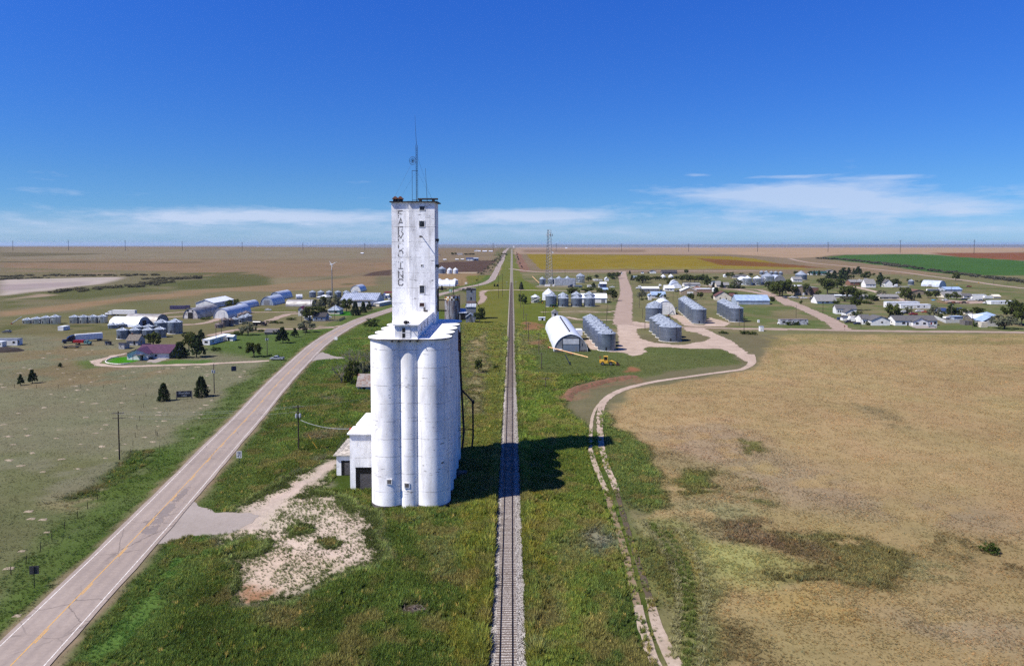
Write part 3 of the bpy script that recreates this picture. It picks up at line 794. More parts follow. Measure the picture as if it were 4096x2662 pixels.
def asphalt():
	m = bpy.data.materials.new('sun_bleached_asphalt')
	m.use_nodes = True
	w = NT(m.node_tree)
	ge = w.n('ShaderNodeNewGeometry')
	at = w.n('ShaderNodeAttribute', attribute_name='across')
	pos = ge.outputs['Position']
	n1, n2 = w.noise(pos, 2.0, 7, .65), w.noise(pos, .09, 5, .6)
	col = w.mix(w.ramp(w.m('ADD', w.m('MULTIPLY', n1, .5), w.m('MULTIPLY', n2, .5)), .36, .64), srgb(186, 170, 158), srgb(168, 152, 141))
	u = w.m('ABSOLUTE', at.outputs['Fac'])
	path = w.m('MULTIPLY', w.ramp(w.m('ABSOLUTE', w.m('SUBTRACT', w.m('ABSOLUTE', w.m('SUBTRACT', u, .42)), .2)), .14, .02), w.m('ADD', .3, w.m('MULTIPLY', n2, .7)))
	col = w.mix(w.m('MULTIPLY', path, .45), col, srgb(150, 138, 133))
	vo = w.n('ShaderNodeTexVoronoi', feature='DISTANCE_TO_EDGE', i={'Scale': .11, 'Randomness': 1.0})
	mp = w.n('ShaderNodeVectorMath', operation='ADD', i={0: pos, 1: w.noise(pos, .8, 4, .6, 'Color')})
	w.link(mp.outputs[0], vo.inputs['Vector'])
	cr = w.m('MULTIPLY', w.ramp(vo.outputs[0], .012, .004), w.ramp(w.noise(pos, .07, 2), .42, .55))
	col = w.mix(w.m('MULTIPLY', cr, .6), col, srgb(110, 100, 96))
	b = w.n('ShaderNodeBsdfPrincipled', i={'Base Color': col, 'Roughness': .9, 'Specular IOR Level': .15})
	out = w.n('ShaderNodeOutputMaterial')
	w.link(b.outputs[0], out.inputs[0])
	return m
ASPH = asphalt()
WHITE_LINE = M('white_road_paint', srgb(222, 217, 210), srgb(204, 196, 187), 2.0, .7, spots=(srgb(186, 170, 160), 6, .56))
YELLOW_LINE = M('yellow_road_paint', srgb(214, 160, 62), srgb(204, 158, 84), 2.0, .7, spots=(srgb(188, 166, 150), 5, .58))
road = strip('highway', ROAD, 8.9, ASPH, .10, prof=(-1, -.5, 0, .5, 1), jit=.12)
struct(road, 'two lane highway with white edge lines and yellow centre line')
near = ROAD[:np.argmax(ROAD[:, 1] > 1950)]
for s_ in (-1, 1):
	strip('edge_line', near, .13, WHITE_LINE, .106, road, prof=(-1, 1), off=3.72 * s_)
cl = near[:np.argmax(near[:, 1] > 900)]
strip('center_line', cl, .13, YELLOW_LINE, .106, road, prof=(-1, 1), off=-.13)
acc, last = 0.0, 0
seg = np.linalg.norm(np.diff(cl, axis=0), axis=1)
cum = np.concatenate([[0], np.cumsum(seg)])
for k in range(34):
	s0 = 8 + k * 12.2
	if s0 + 3.4 > cum[-1]:
		break
	pp = [np.array([np.interp(t, cum, cl[:, 0]), np.interp(t, cum, cl[:, 1])]) for t in np.linspace(s0, s0 + 3.4, 4)]
	strip('center_dash', pp, .14, YELLOW_LINE, .106, road, prof=(-1, 1), off=.14)
SETTING = [
	# aprons and yards
	('driveway_apron', 'grey asphalt apron from the highway towards the white grain elevator', CONC, 'M',
	[(960, 600), (1080, 420), (1210, 310), (1330, 385), (1560, 400), (1640, 420), (1500, 510), (1420, 530), (1200, 548), (1110, 570)]),
	('driveway_apron', 'dirt apron beside the highway near the dead trees', CONC, 'K',
	[(1230, 245), (1330, 150), (1430, 95), (1600, 165), (1790, 180), (1790, 205), (1500, 205), (1330, 225)]),
	('gravel_lot', 'wide gravel lot between the old elevator and the rail crossing', PINK, 'W',
	[(1120, 560), (1280, 520), (1400, 525), (1290, 580), (1290, 640), (1360, 680), (1340, 760), (1200, 880), (1090, 930), (1070, 860), (1150, 740)]),
	('gravel_yard', 'pinkish gravel yard between the grain bin rows', SAND, 'D',
	[(1480, 880), (1720, 900), (2000, 940), (2100, 960), (2070, 1000), (1820, 1020), (1800, 1080), (1900, 1190), (2100, 1240), (2330, 1260), (2330, 1310), (2000, 1300), (1900, 1330), (1980, 1380), (1850, 1430), (1700, 1450), (1600, 1390), (1250, 1370), (1050, 1330), (980, 1210), (1080, 1160), (1200, 1260), (1300, 1380), (1500, 1340), (1520, 1200), (1500, 1050)]),
	('gravel_yard', 'pale gravel turnout curving past the front bins', SAND, 'E',
	[(0, 1210), (350, 1270), (700, 1270), (1060, 1210), (1130, 1160), (900, 1080), (720, 1050), (720, 1000), (1000, 1000), (1180, 1080), (1400, 1180), (1560, 1270), (1700, 1400), (1790, 1547), (1650, 1520), (1450, 1400), (1300, 1330), (800, 1330), (400, 1300), (0, 1290)]),
	('gravel_yard', 'bare dirt between the middle rows of bins', SAND, 'E',
	[(500, 820), (620, 800), (720, 830), (830, 920), (860, 960), (1050, 970), (1110, 840), (1200, 870), (1320, 900), (1420, 940), (1350, 985), (900, 985), (720, 970), (620, 880)]),
	('concrete_pad', 'concrete parking pad before the long white duplex', CONC, 'G', [(355, 1045), (480, 1098), (860, 1105), (830, 1060), (700, 1048)]),
	('concrete_pad', 'concrete driveway of the maroon roofed house', CONC, 'L', [(1390, 352), (1440, 315), (1600, 318), (1530, 345), (1480, 358)]),
	('gravel_yard', 'dirt yard crowded with parked machinery east of town', PINK, 'G', [(850, 600), (1250, 640), (1600, 640), (1720, 680), (1250, 690), (1000, 660)]),
]
BARE = []
for nm, lb, mt, c, poly in SETTING:
	BARE.append(np.array(gline(c, *poly)))
	struct(patch(nm, gline(c, *poly), mt, layer(.015), jit=1.2), lb)
TRK = [
	('street', 'wide dirt street running through the town from the bins', PINK, 13.5, 'D', [(1590, 960), (1590, 880), (1600, 760), (1620, 640), (1635, 540), (1640, 450), (1630, 380), (1605, 280), (1585, 180), (1580, 130)]),
	('street', 'straight pink dirt street slanting up past the town hall', PINK, 11, 'F', [(1340, 1120), (1200, 1010), (950, 880), (700, 770), (450, 660), (250, 580), (100, 540), (-200, 480), (-500, 440)]),
	('street', 'dirt street along the edge of the dry field', PINK, 8.5, 'V', [(1700, 764), (1800, 764), (1900, 766), (1990, 768), (2150, 770), (2300, 771), (2420, 773)]),
	('street', 'narrow dirt street behind the first bins', PINK, 7, 'E', [(-80, 960), (0, 975), (200, 990), (700, 1000), (1200, 1010), (1700, 1022), (2320, 1040)]),
	('dirt_road', 'gravel road crossing the rails behind the old elevator', SAND, 8.0, 'C', [(1260, 632), (1400, 626), (1600, 622), (1800, 624), (2000, 628), (2400, 634), (2640, 640)]),
	('dirt_road', 'dirt road along the south edge of the yellow field', PINK, 11, 'D', [(-150, 95), (300, 146), (800, 142), (1500, 135), (2300, 130), (3200, 130), (3800, 128)]),
	('dirt_road', 'pale county road slanting past the green field', PINK, 10, 'V', [(1835, 601), (1880, 610), (1980, 620), (2100, 633), (2230, 650), (2330, 664), (2420, 674)]),
	('dirt_road', 'dirt street along the north edge of town', PINK, 8, 'E', [(700, 345), (1000, 350), (1400, 405), (1800, 412), (2000, 460), (2320, 640), (2320, 660)]),
	('dirt_road', 'dirt lane past the tan brick building and parked cars', PINK, 9, 'F', [(250, 580), (600, 575), (900, 590), (1100, 600)]),
	('dirt_road', 'pale lane through the eastern yards', SAND, 7, 'F', [(1350, 380), (1560, 410), (1900, 490), (2300, 610), (2560, 690), (2700, 740)]),
	('farm_track', 'curved dirt driveway of the maroon roofed house', SAND, 4.2, 'L', [(2560, 338), (2400, 348), (2000, 368), (1500, 385), (1150, 392), (960, 378), (905, 355), (960, 325), (1100, 290), (1240, 265)]),
	('farm_track', 'dirt lane behind the mobile home towards the farm bins', PINK, 6, 'B', [(1900, 1070), (1600, 1085), (1300, 1085), (900, 1090), (700, 1100), (400, 1170)]),
	('farm_track', 'dirt lane from the quonset sheds to the highway farm', PINK, 6, 'B', [(0, 1035), (250, 1030), (420, 1000), (520, 960)]),
	('farm_track', 'pale farm lane between the arched sheds', PINK, 5, 'B', [(820, 890), (1100, 885), (1450, 885)]),
	('farm_track', 'dirt lane running from the red roofed shed', PINK, 7, 'B', [(1000, 1040), (1150, 980), (1350, 910), (1480, 905)]),
	('farm_track', 'pale lane west of the long purple container', PINK, 5, 'A', [(1850, 920), (2050, 895), (2250, 880), (2500, 870)]),
	('farm_track', 'light dirt lane before the weathered quonset', SAND, 5, 'A', [(1900, 945), (2100, 940), (2380, 930)]),
	('farm_track', 'dirt side road joining the highway below the houses', PINK, 5, 'B', [(1700, 1060), (1900, 1060), (2000, 1045)]),
	('farm_track', 'grassy lane along the row of shiny bins by the street', SAND, 3, 'D', [(320, 765), (700, 760), (1000, 755), (1300, 770), (1500, 745)]),
	('farm_track', 'sandy lane behind the long bin row', SAND, 4, 'D', [(730, 840), (850, 870), (1000, 885), (1300, 885), (1490, 890)]),
]
for nm, lb, mt, wd, c, pts in TRK:
	P = catmull(gline(c, *pts), 3.0)
	if P[:, 1].min() < 470:
		BARE.append((P, wd * .42))
	struct(strip(nm, P, wd, mt, layer(.015) if P[:, 1].max() < 900 else layer(.04), jit=1.2), lb)
# the field track: wheel ruts surveyed one by one
def oline(*q):
	return catmull(gline('O', *q), 1.6)
BROWNT = dirt_mat('brown_wheel_track', srgb(172, 150, 122), srgb(138, 120, 94), .5)
RUTS = []
fp = oline((370, 1620), (345, 1500), (310, 1430), (280, 1350), (245, 1230), (215, 1130), (185, 1030), (150, 930), (120, 830), (85, 720), (60, 630), (30, 560), (5, 480), (0, 380), (5, 290), (30, 240), (110, 195), (250, 158), (450, 128), (620, 105), (700, 92), (745, 62), (735, 20))
ftr = strip('field_track', oline((5, 480), (0, 380), (5, 290), (30, 240), (110, 195), (250, 158), (450, 128), (620, 105), (700, 92), (745, 62), (735, 20)), [1.5, 2.2, 3.0, 2.4, 2.8, 4.5], SAND, .075, jit=.2)
RUTS.append((fp[np.argmax(fp[:, 1] > 170):], 1.5))
struct(ftr, 'pale two rut field track curving along the dry field')
for q, wd_, mt_ in ((((-47, 490), (-45, 400), (-35, 320), (0, 262), (80, 212)), 1.0, PALE), (((-47, 490), (-25, 560), (0, 620), (30, 690)), 1.3, PALE), (((30, 690), (60, 790), (95, 900), (130, 1020), (160, 1150), (190, 1280)), 1.25, BROWNT),
					(((185, 1250), (215, 1370), (245, 1470), (275, 1547), (305, 1620)), 1.5, PALE), (((8, 470), (30, 560), (60, 630), (80, 690)), 1.4, SAND), (((78, 680), (120, 830), (150, 930), (185, 1030), (215, 1130), (245, 1230)), 1.0, DARKT),
					(((240, 1215), (280, 1350), (310, 1430), (345, 1500), (370, 1547), (395, 1620)), [1.1, 1.7, 2.1], PALE)):
	strip('wheel_rut', oline(*q), wd_, mt_, layer(.03), ftr, jit=.12)
	RUTS.append((oline(*q), (max(wd_) if hasattr(wd_, '__len__') else wd_) * .5 + .65))
struct(patch('tar_patch', gline('M', (900, 520), (960, 440), (1090, 330), (1180, 240), (1210, 235), (1110, 350), (1010, 480), (960, 540)), dirt_mat('dark_tar_patch', srgb(164, 152, 146), srgb(146, 134, 129), .8, hole=.04), .1032, jit=.15), 'darker worn patch on the right lane of the highway')
# ---------------------------------------------------------------- railway
BAL = M('grey_ballast', srgb(214, 206, 198), srgb(128, 118, 110), 7.0, .95, lo=.30, hi=.62, bump=.9, bscale=7.0, spec=.05)
BALF = M('weathered_ballast', srgb(190, 180, 166), srgb(124, 116, 98), 1.2, .95, lo=.3, hi=.7, spec=.05)
TIE = M('weathered_tie_wood', srgb(148, 132, 120), srgb(108, 92, 82), 3.0, .9, stretch=(1, 6, 1))
RAIL = M('rusty_rail_steel', srgb(52, 38, 33), srgb(34, 28, 26), 4.0, .5, metal=.2)
RCX = -.71
rw = thing('railway_track', 'single railway track on pale ballast running to the horizon', 'railway', (RCX, 120, 0))
rw['kind'] = 'structure'
del rw['category']
def wb(mb, name, mat, root, smooth=False):
	"""build a part whose mesh is given in world coordinates"""
	o = mb.build(name, mat, root, smooth)
	if root is not None and root.parent is None:
		o.location = -root.location
	return o
def along(prof, ys, mat, name, root, smooth=False):
	vs, m = [], len(prof)
	for y in ys:
		for p in prof:
			vs.append((RCX + p[0], y, float(gz(RCX, y)) + p[1]))
	fs = [(k * m + j, k * m + j + 1, (k + 1) * m + j + 1, (k + 1) * m + j) for k in range(len(ys) - 1) for j in range(m - 1)]
	mb = MB()
	mb.add(vs, fs)
	o = wb(mb, name, mat, root, smooth)
	return o
ysn = np.arange(55, 241, 1.0)
ysf = np.concatenate([[240], np.arange(250, 1000, 10.), np.arange(1000, 2750, 25.)])
bp = [(-1.95, .02), (-1.5, .18), (-1.3, .24), (1.3, .24), (1.6, .18), (2.3, .02)]
vs_ = []
rs = np.random.RandomState(3)
mb = MB()
for k, y in enumerate(ysn):
	for j, p in enumerate(bp):
		e = rs.uniform(-.28, .28) if j in (0, 5) else rs.uniform(-.03, .03)
		mb.v.append((RCX + p[0] + e, y, p[1] + rs.uniform(-.015, .015)))
mb.f = [(k * 6 + j, k * 6 + j + 1, (k + 1) * 6 + j + 1, (k + 1) * 6 + j) for k in range(len(ysn) - 1) for j in range(5)]
wb(mb, 'ballast', BAL, rw)
along(bp, ysf, BALF, 'ballast', rw)
for s_ in (-1, 1):
	c = .753 * s_
	pr = [(c - .065, .28), (c - .065, .30), (c - .038, .33), (c - .038, .44), (c + .038, .44), (c + .038, .33), (c + .065, .30), (c + .065, .28)]
	along(pr, np.concatenate([[55], np.arange(60, 1000, 20.), np.arange(1000, 2750, 25.)]), RAIL, 'rail', rw)
tie_me = MB().box(-1.28, -.115, .12, 1.28, .115, .285).mesh('tie')
tie_me.materials.append(TIE)
y = 66.0
for k in range(300):
	o = bpy.data.objects.new('tie', tie_me)
	COL.objects.link(o)
	o.parent = rw
	o.location = (random.uniform(-.05, .05), y - 120, random.uniform(-.02, .012))
	o.rotation_euler = (0, 0, random.uniform(-.012, .012))
	y += .56
mb = MB()
while y < 900:
	mb.box(RCX - 1.28, y - .115, .12, RCX + 1.28, y + .115, .285)
	y += .56
o = wb(mb, 'tie_run', TIE, rw)
o['kind'] = 'stuff'
# ---------------------------------------------------------------- the white grain elevator
def concrete_mat(name, peel=0.0, soot=0.0):
	m = bpy.data.materials.new(name)
	m.use_nodes = True
	w = NT(m.node_tree)
	ge = w.n('ShaderNodeNewGeometry')
	pos = ge.outputs['Position']
	sep = w.n('ShaderNodeSeparateXYZ', i={0: pos})
	mp = w.n('ShaderNodeMapping', i={'Vector': pos, 'Scale': (1, 1, .35)})
	st = w.ramp(w.noise(mp.outputs[0], .45, 7, .66), .42, .74)
	col = w.mix(w.m('MULTIPLY', st, .6 + soot), srgb(240, 239, 238), srgb(192, 188, 186))
	# pour joints: thin broken horizontal lines
	zz = w.m('ADD', sep.outputs[2], w.m('MULTIPLY', w.noise(pos, .5, 3, .5), .25))
	fr = w.m('ABSOLUTE', w.m('SUBTRACT', w.m('FRACT', w.m('DIVIDE', zz, 3.3)), .5))
	ln = w.m('MULTIPLY', w.ramp(fr, .482, .495), w.ramp(w.noise(pos, .9, 4, .6), .42, .54))
	col = w.mix(w.m('MULTIPLY', ln, .85), col, srgb(136, 130, 124))
	mp4 = w.n('ShaderNodeMapping', i={'Vector': pos, 'Scale': (1.1, 1.1, .045)})
	col = w.mix(w.m('MULTIPLY', w.ramp(w.noise(mp4.outputs[0], 1.0, 6, .6), .56, .76), .5), col, srgb(176, 168, 158))
	# chips stretched along the pour
	mp2 = w.n('ShaderNodeMapping', i={'Vector': pos, 'Scale': (.5, .5, 2.6)})
	ch = w.m('MULTIPLY', w.ramp(w.noise(mp2.outputs[0], 1.3, 5, .62), .64, .665), w.ramp(w.noise(pos, .2, 3, .5), .42, .52))
	ch2 = w.m('MULTIPLY', w.ramp(w.noise(pos, 2.7, 4, .6), .685, .715), w.ramp(w.noise(pos, .3, 3, .5), .46, .58))
	col = w.mix(w.m('MULTIPLY', w.m('MAXIMUM', ch, ch2), .85), col, srgb(112, 104, 98))
	if peel:
		mp3 = w.n('ShaderNodeMapping', i={'Vector': pos, 'Scale': (.45, 1.5, 1)})
		pk = w.m('MULTIPLY', w.ramp(w.noise(mp3.outputs[0], .85, 5, .62), .60, .63), w.ramp(w.noise(pos, .16, 3, .5), .46, .52))
		col = w.mix(pk, col, srgb(58, 52, 46))
	b = w.n('ShaderNodeBsdfPrincipled', i={'Base Color': col, 'Roughness': .82, 'Specular IOR Level': .2})
	bn = w.n('ShaderNodeBump', i={'Strength': .25, 'Distance': .05, 'Height': w.m('SUBTRACT', w.noise(pos, 1.6, 5, .6), w.m('MULTIPLY', ch, .6))})
	w.link(bn.outputs[0], b.inputs['Normal'])
	out = w.n('ShaderNodeOutputMaterial')
	w.link(b.outputs[0], out.inputs[0])
	return m
CW = concrete_mat('whitewashed_concrete')
CH = concrete_mat('whitewashed_concrete_stained', soot=.25)
CR = concrete_mat('peeling_white_roof', peel=1.0)
GREYC = M('bare_concrete', srgb(128, 122, 116), srgb(84, 80, 78), 1.2, .9)
SLABE = M('stained_roof_edge', srgb(150, 144, 138), srgb(88, 84, 80), 1.5, .9)
GLASS = M('dark_window_glass', srgb(38, 42, 50), srgb(24, 26, 30), 1.0, .18, spec=.6)
BLACK = M('dark_interior', srgb(20, 19, 18), srgb(14, 14, 14), 1.0, .9)
DKMETAL = M('dark_weathered_metal', srgb(70, 66, 64), srgb(44, 42, 42), 1.5, .6, metal=.3)
GREYDOOR = M('weathered_grey_boards', srgb(122, 118, 118), srgb(74, 72, 74), 1.6, .85, stretch=(1, 1, 5))
WFRAME = M('white_painted_frame', srgb(232, 230, 226), srgb(206, 204, 200), 2.0, .6)
RUSTY = M('rusty_red_metal', srgb(150, 86, 62), srgb(108, 62, 48), 2.0, .8)
COPPER = M('faded_copper_cowl', srgb(176, 118, 92), srgb(128, 84, 66), 1.5, .7)
EX, EY, DY = -19.07, 148.5, -2.65
el = thing('grain_elevator', 'tall white concrete grain elevator with faded letters on its headhouse', 'grain elevator', (EX, EY, 0))
SY = [135.5 + 6.6 * i for i in range(5)]
XL, XR, SR, ZT = -23.05, -15.08, 3.45, 31.45
for sx in (XL, XR):
	for yy in SY:
		s = wb(MB().cyl(sx, yy, SR, .0, SR, ZT, 64), 'silo', CW, el, 'auto')
		if yy == SY[0] or sx == XR:
			b_ = wb(MB().cyl(sx, yy, SR + .06, -.1, SR + .06, .55, 64), 'plinth', GREYC, s, 'auto')
s = wb(MB().cyl(EX, 134.75, 2.35, 0, 2.35, ZT, 48), 'silo', CW, el, 'auto')
wb(MB().box(XL, 135.0, 0, XR, 164.5, ZT - .02), 'inner_wall', CW, el)
# hatches low on the front
for x, z, y in ((1561, 5.2, None), (1630, 4.4, None)):
	wx = (x - CX) / F_PX * 132.6
	cx_, r_, cy_ = (XL, SR, SY[0]) if x < 1600 else (EX, 2.35, 134.75)
	yy = cy_ - math.sqrt(max(.1, r_ ** 2 - (wx - cx_) ** 2))
	h = wb(MB().box(wx - .5, yy - .12, z - .5, wx + .5, yy + .6, z + .5), 'hatch', WFRAME, el)
	wb(MB().box(wx - .36, yy - .135, z - .36, wx + .36, yy + .5, z + .36), 'hatch_cover', SLABE, h)
def scallop(r, y0):
	pts = []
	h = math.acos(min(1, 3.3 / r))
	a0 = math.pi / 2 - h
	def arc(cx, cy, t0, t1, n=20):
		return [(cx + r * math.cos(t0 + (t1 - t0) * k / n), cy + r * math.sin(t0 + (t1 - t0) * k / n)) for k in range(n + 1)]
	for i, yy in enumerate(SY):
		pts += arc(XR, yy, -math.pi / 2 if i == 0 else -a0, math.pi / 2 if i == 4 else a0)
	for i, yy in reversed(list(enumerate(SY))):
		pts += arc(XL, yy, math.pi / 2 if i == 4 else math.pi - a0, 3 * math.pi / 2 if i == 0 else math.pi + a0)
	return pts
rf = wb(MB().prism(scallop(3.82, 0), ZT, ZT + .28, 'z'), 'roof_slab', CR, el)
wb(MB().prism(scallop(3.86, 0), ZT + .03, ZT + .20, 'z'), 'slab_edge', SLABE, rf)
RZ = ZT + .28
for x in (-21.9, -20.7, -18.6, -17.3):
	wb(MB().box(x - .14, 131.75, ZT - .32, x + .14, 132.6, ZT - .02), 'scupper', DKMETAL, el)
# gallery on the roof
GX0, GX1, GY0, GY1 = -21.45, -17.2, 132.0, 156.0
gal = wb(MB().box(GX0, GY0, RZ, GX1, GY1, RZ + 2.45), 'gallery', CW, el)
wb(MB().prism([(GX0 - .3, RZ + 2.45), (GX1 + .22, RZ + 2.45), (GX1 + .22, RZ + 2.62), (GX0 - .3, RZ + 2.72)], GY0 - .35, GY1, 'y'), 'gallery_roof', CR, gal)
for yy in (137.5, 142.5, 147.5):
	wb(MB().box(GX1, yy - .3, RZ + .75, GX1 + .05, yy + .3, RZ + 2.0), 'window', GLASS, gal)
dr = wb(MB().box(-20.15, GY0 - .06, RZ + .12, -18.5, GY0 + .1, RZ + 2.15), 'door', WFRAME, gal)
wb(MB().box(-20.02, GY0 - .08, RZ + .2, -19.5, GY0, RZ + 1.0).box(-20.02, GY0 - .08, RZ + 1.18, -19.5, GY0, RZ + 2.0), 'door_pane', GLASS, dr)
wb(MB().box(-19.32, GY0 - .08, RZ + .2, -18.62, GY0, RZ + .98).box(-19.32, GY0 - .08, RZ + 1.1, -18.62, GY0, RZ + 2.0), 'door_panel', CW, dr)
fl = wb(MB().box(-19.55, 131.6, RZ + 2.72, -19.05, 131.8, RZ + 3.35).box(-19.3, 130.4, RZ + 3.1, -19.2, 131.7, RZ + 3.2), 'flood_light', DKMETAL, gal)
wb(MB().box(-19.9, 132.6, RZ + 2.72, -18.9, 133.4, RZ + 3.1), 'roof_vent', GREYC, gal)
wb(MB().box(-19.0, 154.9, RZ + 2.72, -18.6, 155.3, RZ + 3.7).box(-18.6, 154.9, RZ + 2.72, -18.1, 155.4, RZ + 3.1), 'roof_vent', GREYC, gal)
# headhouse
HT, HF, HB = 57.9, 156.0, 163.4
hh = wb(MB().box(-25.95, HF + .55, RZ - .4, -22.15, HB, HT).box(-22.149, HF, RZ - .4, -16.6, HB + .01, HT), 'headhouse', CH, el)
wb(MB().prism([(-26.3, HF + .1), (-22.4, HF + .1), (-22.4, HF - .45), (-16.0, HF - .45), (-16.0, HB + .4), (-26.3, HB + .4)], HT, HT + .22, 'z'), 'headhouse_roof', DKMETAL, hh)
def hwin(cx, cy, w, h, mat=GLASS, grid=(2, 3)):
	"""window of the headhouse from its place in the photograph (tower crop)"""
	px, py = 1450 + cx * .549451, 450 + cy * .549451
	p = at_depth('1', px, py, HF + DY)
	w, h = w * .549451 * HF / F_PX / 2, h * .549451 * HF / F_PX / 2
	x, z = p[0], p[2]
	fr = MB()
	fr.box(x - w - .12, HF - .06, z - h - .12, x + w + .12, HF + .02, z - h).box(x - w - .12, HF - .06, z + h, x + w + .12, HF + .02, z + h + .12)
	fr.box(x - w - .12, HF - .06, z - h, x - w, HF + .02, z + h).box(x + w, HF - .06, z - h, x + w + .12, HF + .02, z + h)
	o = wb(fr, 'window', WFRAME, hh)
	wb(MB().box(x - w, HF - .018, z - h, x + w, HF + .02, z + h), 'pane', mat, o)
	bars = MB()
	for k in range(1, grid[0]):
		xx = x - w + 2 * w * k / grid[0]
		bars.box(xx - .03, HF - .04, z - h, xx + .03, HF - .018, z + h)
	for k in range(1, grid[1]):
		zz = z - h + 2 * h * k / grid[1]
		bars.box(x - w, HF - .041, zz - .03, x + w, HF - .019, zz + .03)
	if bars.v:
		wb(bars, 'mullion', DKMETAL, o)
WREF = M('cloudy_window_glass', srgb(92, 98, 106), srgb(40, 42, 46), .9, .3, lo=.4, hi=.6)
BRICKW = M('rusty_shutter', srgb(104, 62, 50), srgb(60, 40, 36), 2.0, .8)
hwin(434, 697, 36, 28, WREF, (2, 2))
hwin(432, 811, 36, 42, WREF, (2, 3))
hwin(432, 1113, 11, 11, BLACK, (1, 1))
hwin(434, 1287, 34, 54, WREF, (1, 2))
hwin(433, 1398, 34, 26, BRICKW, (2, 2))
p = at_depth('1', 1450 + 434 * .5495, 450 + 903 * .5495, HF + DY)
wb(MB().tube([(p[0], HF, p[2]), (p[0], HF - 2.3, p[2])], .12).box(p[0] - .22, HF - 2.9, p[2] - .25, p[0] + .22, HF - 2.3, p[2] + .2), 'lamp_bracket', SLABE, hh)
for z in (49.6, 44.0):
	wb(MB().box(-16.6, 157.2, z, -15.9, 158.3, z + .5).box(-16.2, 157.5, z - .35, -16.0, 158.0, z), 'side_vent', DKMETAL, hh)
for z in (54.5, 48.8, 38.5, 34.5):
	wb(MB().box(-16.6, 158.6, z - 1.1, -16.56, 159.3, z + 1.1), 'side_window', GLASS, hh)
pr = MB().tube([(-16.2, 158.3, 39.2), (-16.2, 158.3, 34.2)], .22)
for z in (39.2, 36.7, 34.4):
	pr.tube([(-16.2, 158.3, z), (-14.3, 158.3, z)], .13)
wb(pr, 'side_spout', DKMETAL, hh)
# faded painted letters, one below the other
def faded_paint(name, keep):
	m = bpy.data.materials.new(name)
	m.use_nodes = True
	w = NT(m.node_tree)
	ge = w.n('ShaderNodeNewGeometry')
	f = w.ramp(w.noise(ge.outputs['Position'], 2.1, 6, .7), keep - .01, keep + .06)
	b = w.n('ShaderNodeBsdfPrincipled', i={'Base Color': (*srgb(132, 128, 127), 1), 'Roughness': .9})
	t = w.n('ShaderNodeBsdfTransparent')
	mx = w.n('ShaderNodeMixShader', i={0: f, 1: t.outputs[0], 2: b.outputs[0]})
	out = w.n('ShaderNodeOutputMaterial')
	w.link(mx.outputs[0], out.inputs[0])
	return m
STROKES = {'F': [(0, 0, 0, 1), (0, 1, 1, 1), (0, .55, .75, .55)], 'A': [(0, 0, .5, 1), (.5, 1, 1, 0), (.2, .38, .8, .38)],
		'R': [(0, 0, 0, 1), (0, 1, .9, 1), (.9, 1, .9, .55), (0, .52, .9, .52), (.45, .52, 1, 0)],
		'M': [(0, 0, 0, 1), (0, 1, .5, .4), (.5, .4, 1, 1), (1, 1, 1, 0)],
		'C': [(1, .82, .75, 1), (.75, 1, .25, 1), (.25, 1, 0, .8), (0, .8, 0, .2), (0, .2, .25, 0), (.25, 0, .75, 0), (.75, 0, 1, .2)],
		'O': [(.25, 1, .75, 1), (.75, 1, 1, .8), (1, .8, 1, .2), (1, .2, .75, 0), (.75, 0, .25, 0), (.25, 0, 0, .2), (0, .2, 0, .8), (0, .8, .25, 1)],
		'I': [(.5, 0, .5, 1), (.1, 1, .9, 1), (.1, 0, .9, 0)], 'N': [(0, 0, 0, 1), (0, 1, 1, 0), (1, 0, 1, 1)]}
LET = [('F', 740, 46, .43), ('A', 795, 46, .47), ('R', 856, 46, .44), ('M', 910, 44, .44), ('C', 976, 44, .51), ('O', 1030, 46, .5),
	('I', 1112, 46, .43), ('N', 1180, 46, .40), ('C', 1235, 44, .38)]
for ch, cy, hpx, keep in LET:
	mt = MATS.setdefault('faded_black_paint_%d' % int(keep * 100), None) or faded_paint('faded_black_paint_%d' % int(keep * 100), keep)
	MATS['faded_black_paint_%d' % int(keep * 100)] = mt
	fy = HF + .55
	p0 = at_depth('1', 1450 + 278 * .5495, 450 + cy * .5495, fy + DY)
	hh_, ww = hpx * .5495 * fy / F_PX, 31 * .5495 * fy / F_PX
	mbx = MB()
	for k_, (a0, b0, a1, b1) in enumerate(STROKES[ch]):
		q0 = Vector((p0[0] + (a0 - .5) * ww, 0, p0[2] + (b0 - .5) * hh_))
		q1 = Vector((p0[0] + (a1 - .5) * ww, 0, p0[2] + (b1 - .5) * hh_))
		d = (q1 - q0).normalized()
		nrm = Vector((-d.z, 0, d.x)) * .12
		q0 = q0 - d * .13
		q1 = q1 + d * .13
		yy = fy - .008 - .0012 * k_
		mbx.add([(q0 + nrm).to_tuple(), (q1 + nrm).to_tuple(), (q1 - nrm).to_tuple(), (q0 - nrm).to_tuple()], [(0, 1, 2, 3)])
		for j in range(4):
			v = mbx.v[-4 + j]
			mbx.v[-4 + j] = (v[0], yy, v[2])
	wb(mbx, 'letter', mt, hh)
# roof furniture
RT = HT + .22
for px in (1590, 1610):
	p = at_depth('1', px, 800, 158.0)
	v_ = wb(MB().box(p[0] - .45, 157.4, RT, p[0] + .45, 158.6, RT + .55), 'vent', DKMETAL, hh)
	wb(MB().prism([(p[0] - .7, RT + .55), (p[0] + .7, RT + .55), (p[0] + .05, RT + 1.15), (p[0] - .05, RT + 1.15)], 157.2, 158.8, 'y'), 'cowl', COPPER, v_)
wb(MB().tube([(-20.5, 158.4, RT + .6), (-16.1, 158.4, RT + .6)], .2, 8).box(-20.2, 158.1, RT, -19.6, 158.7, RT + .45).box(-17.4, 158.1, RT, -16.8, 158.7, RT + .45), 'roof_conveyor', DKMETAL, hh)
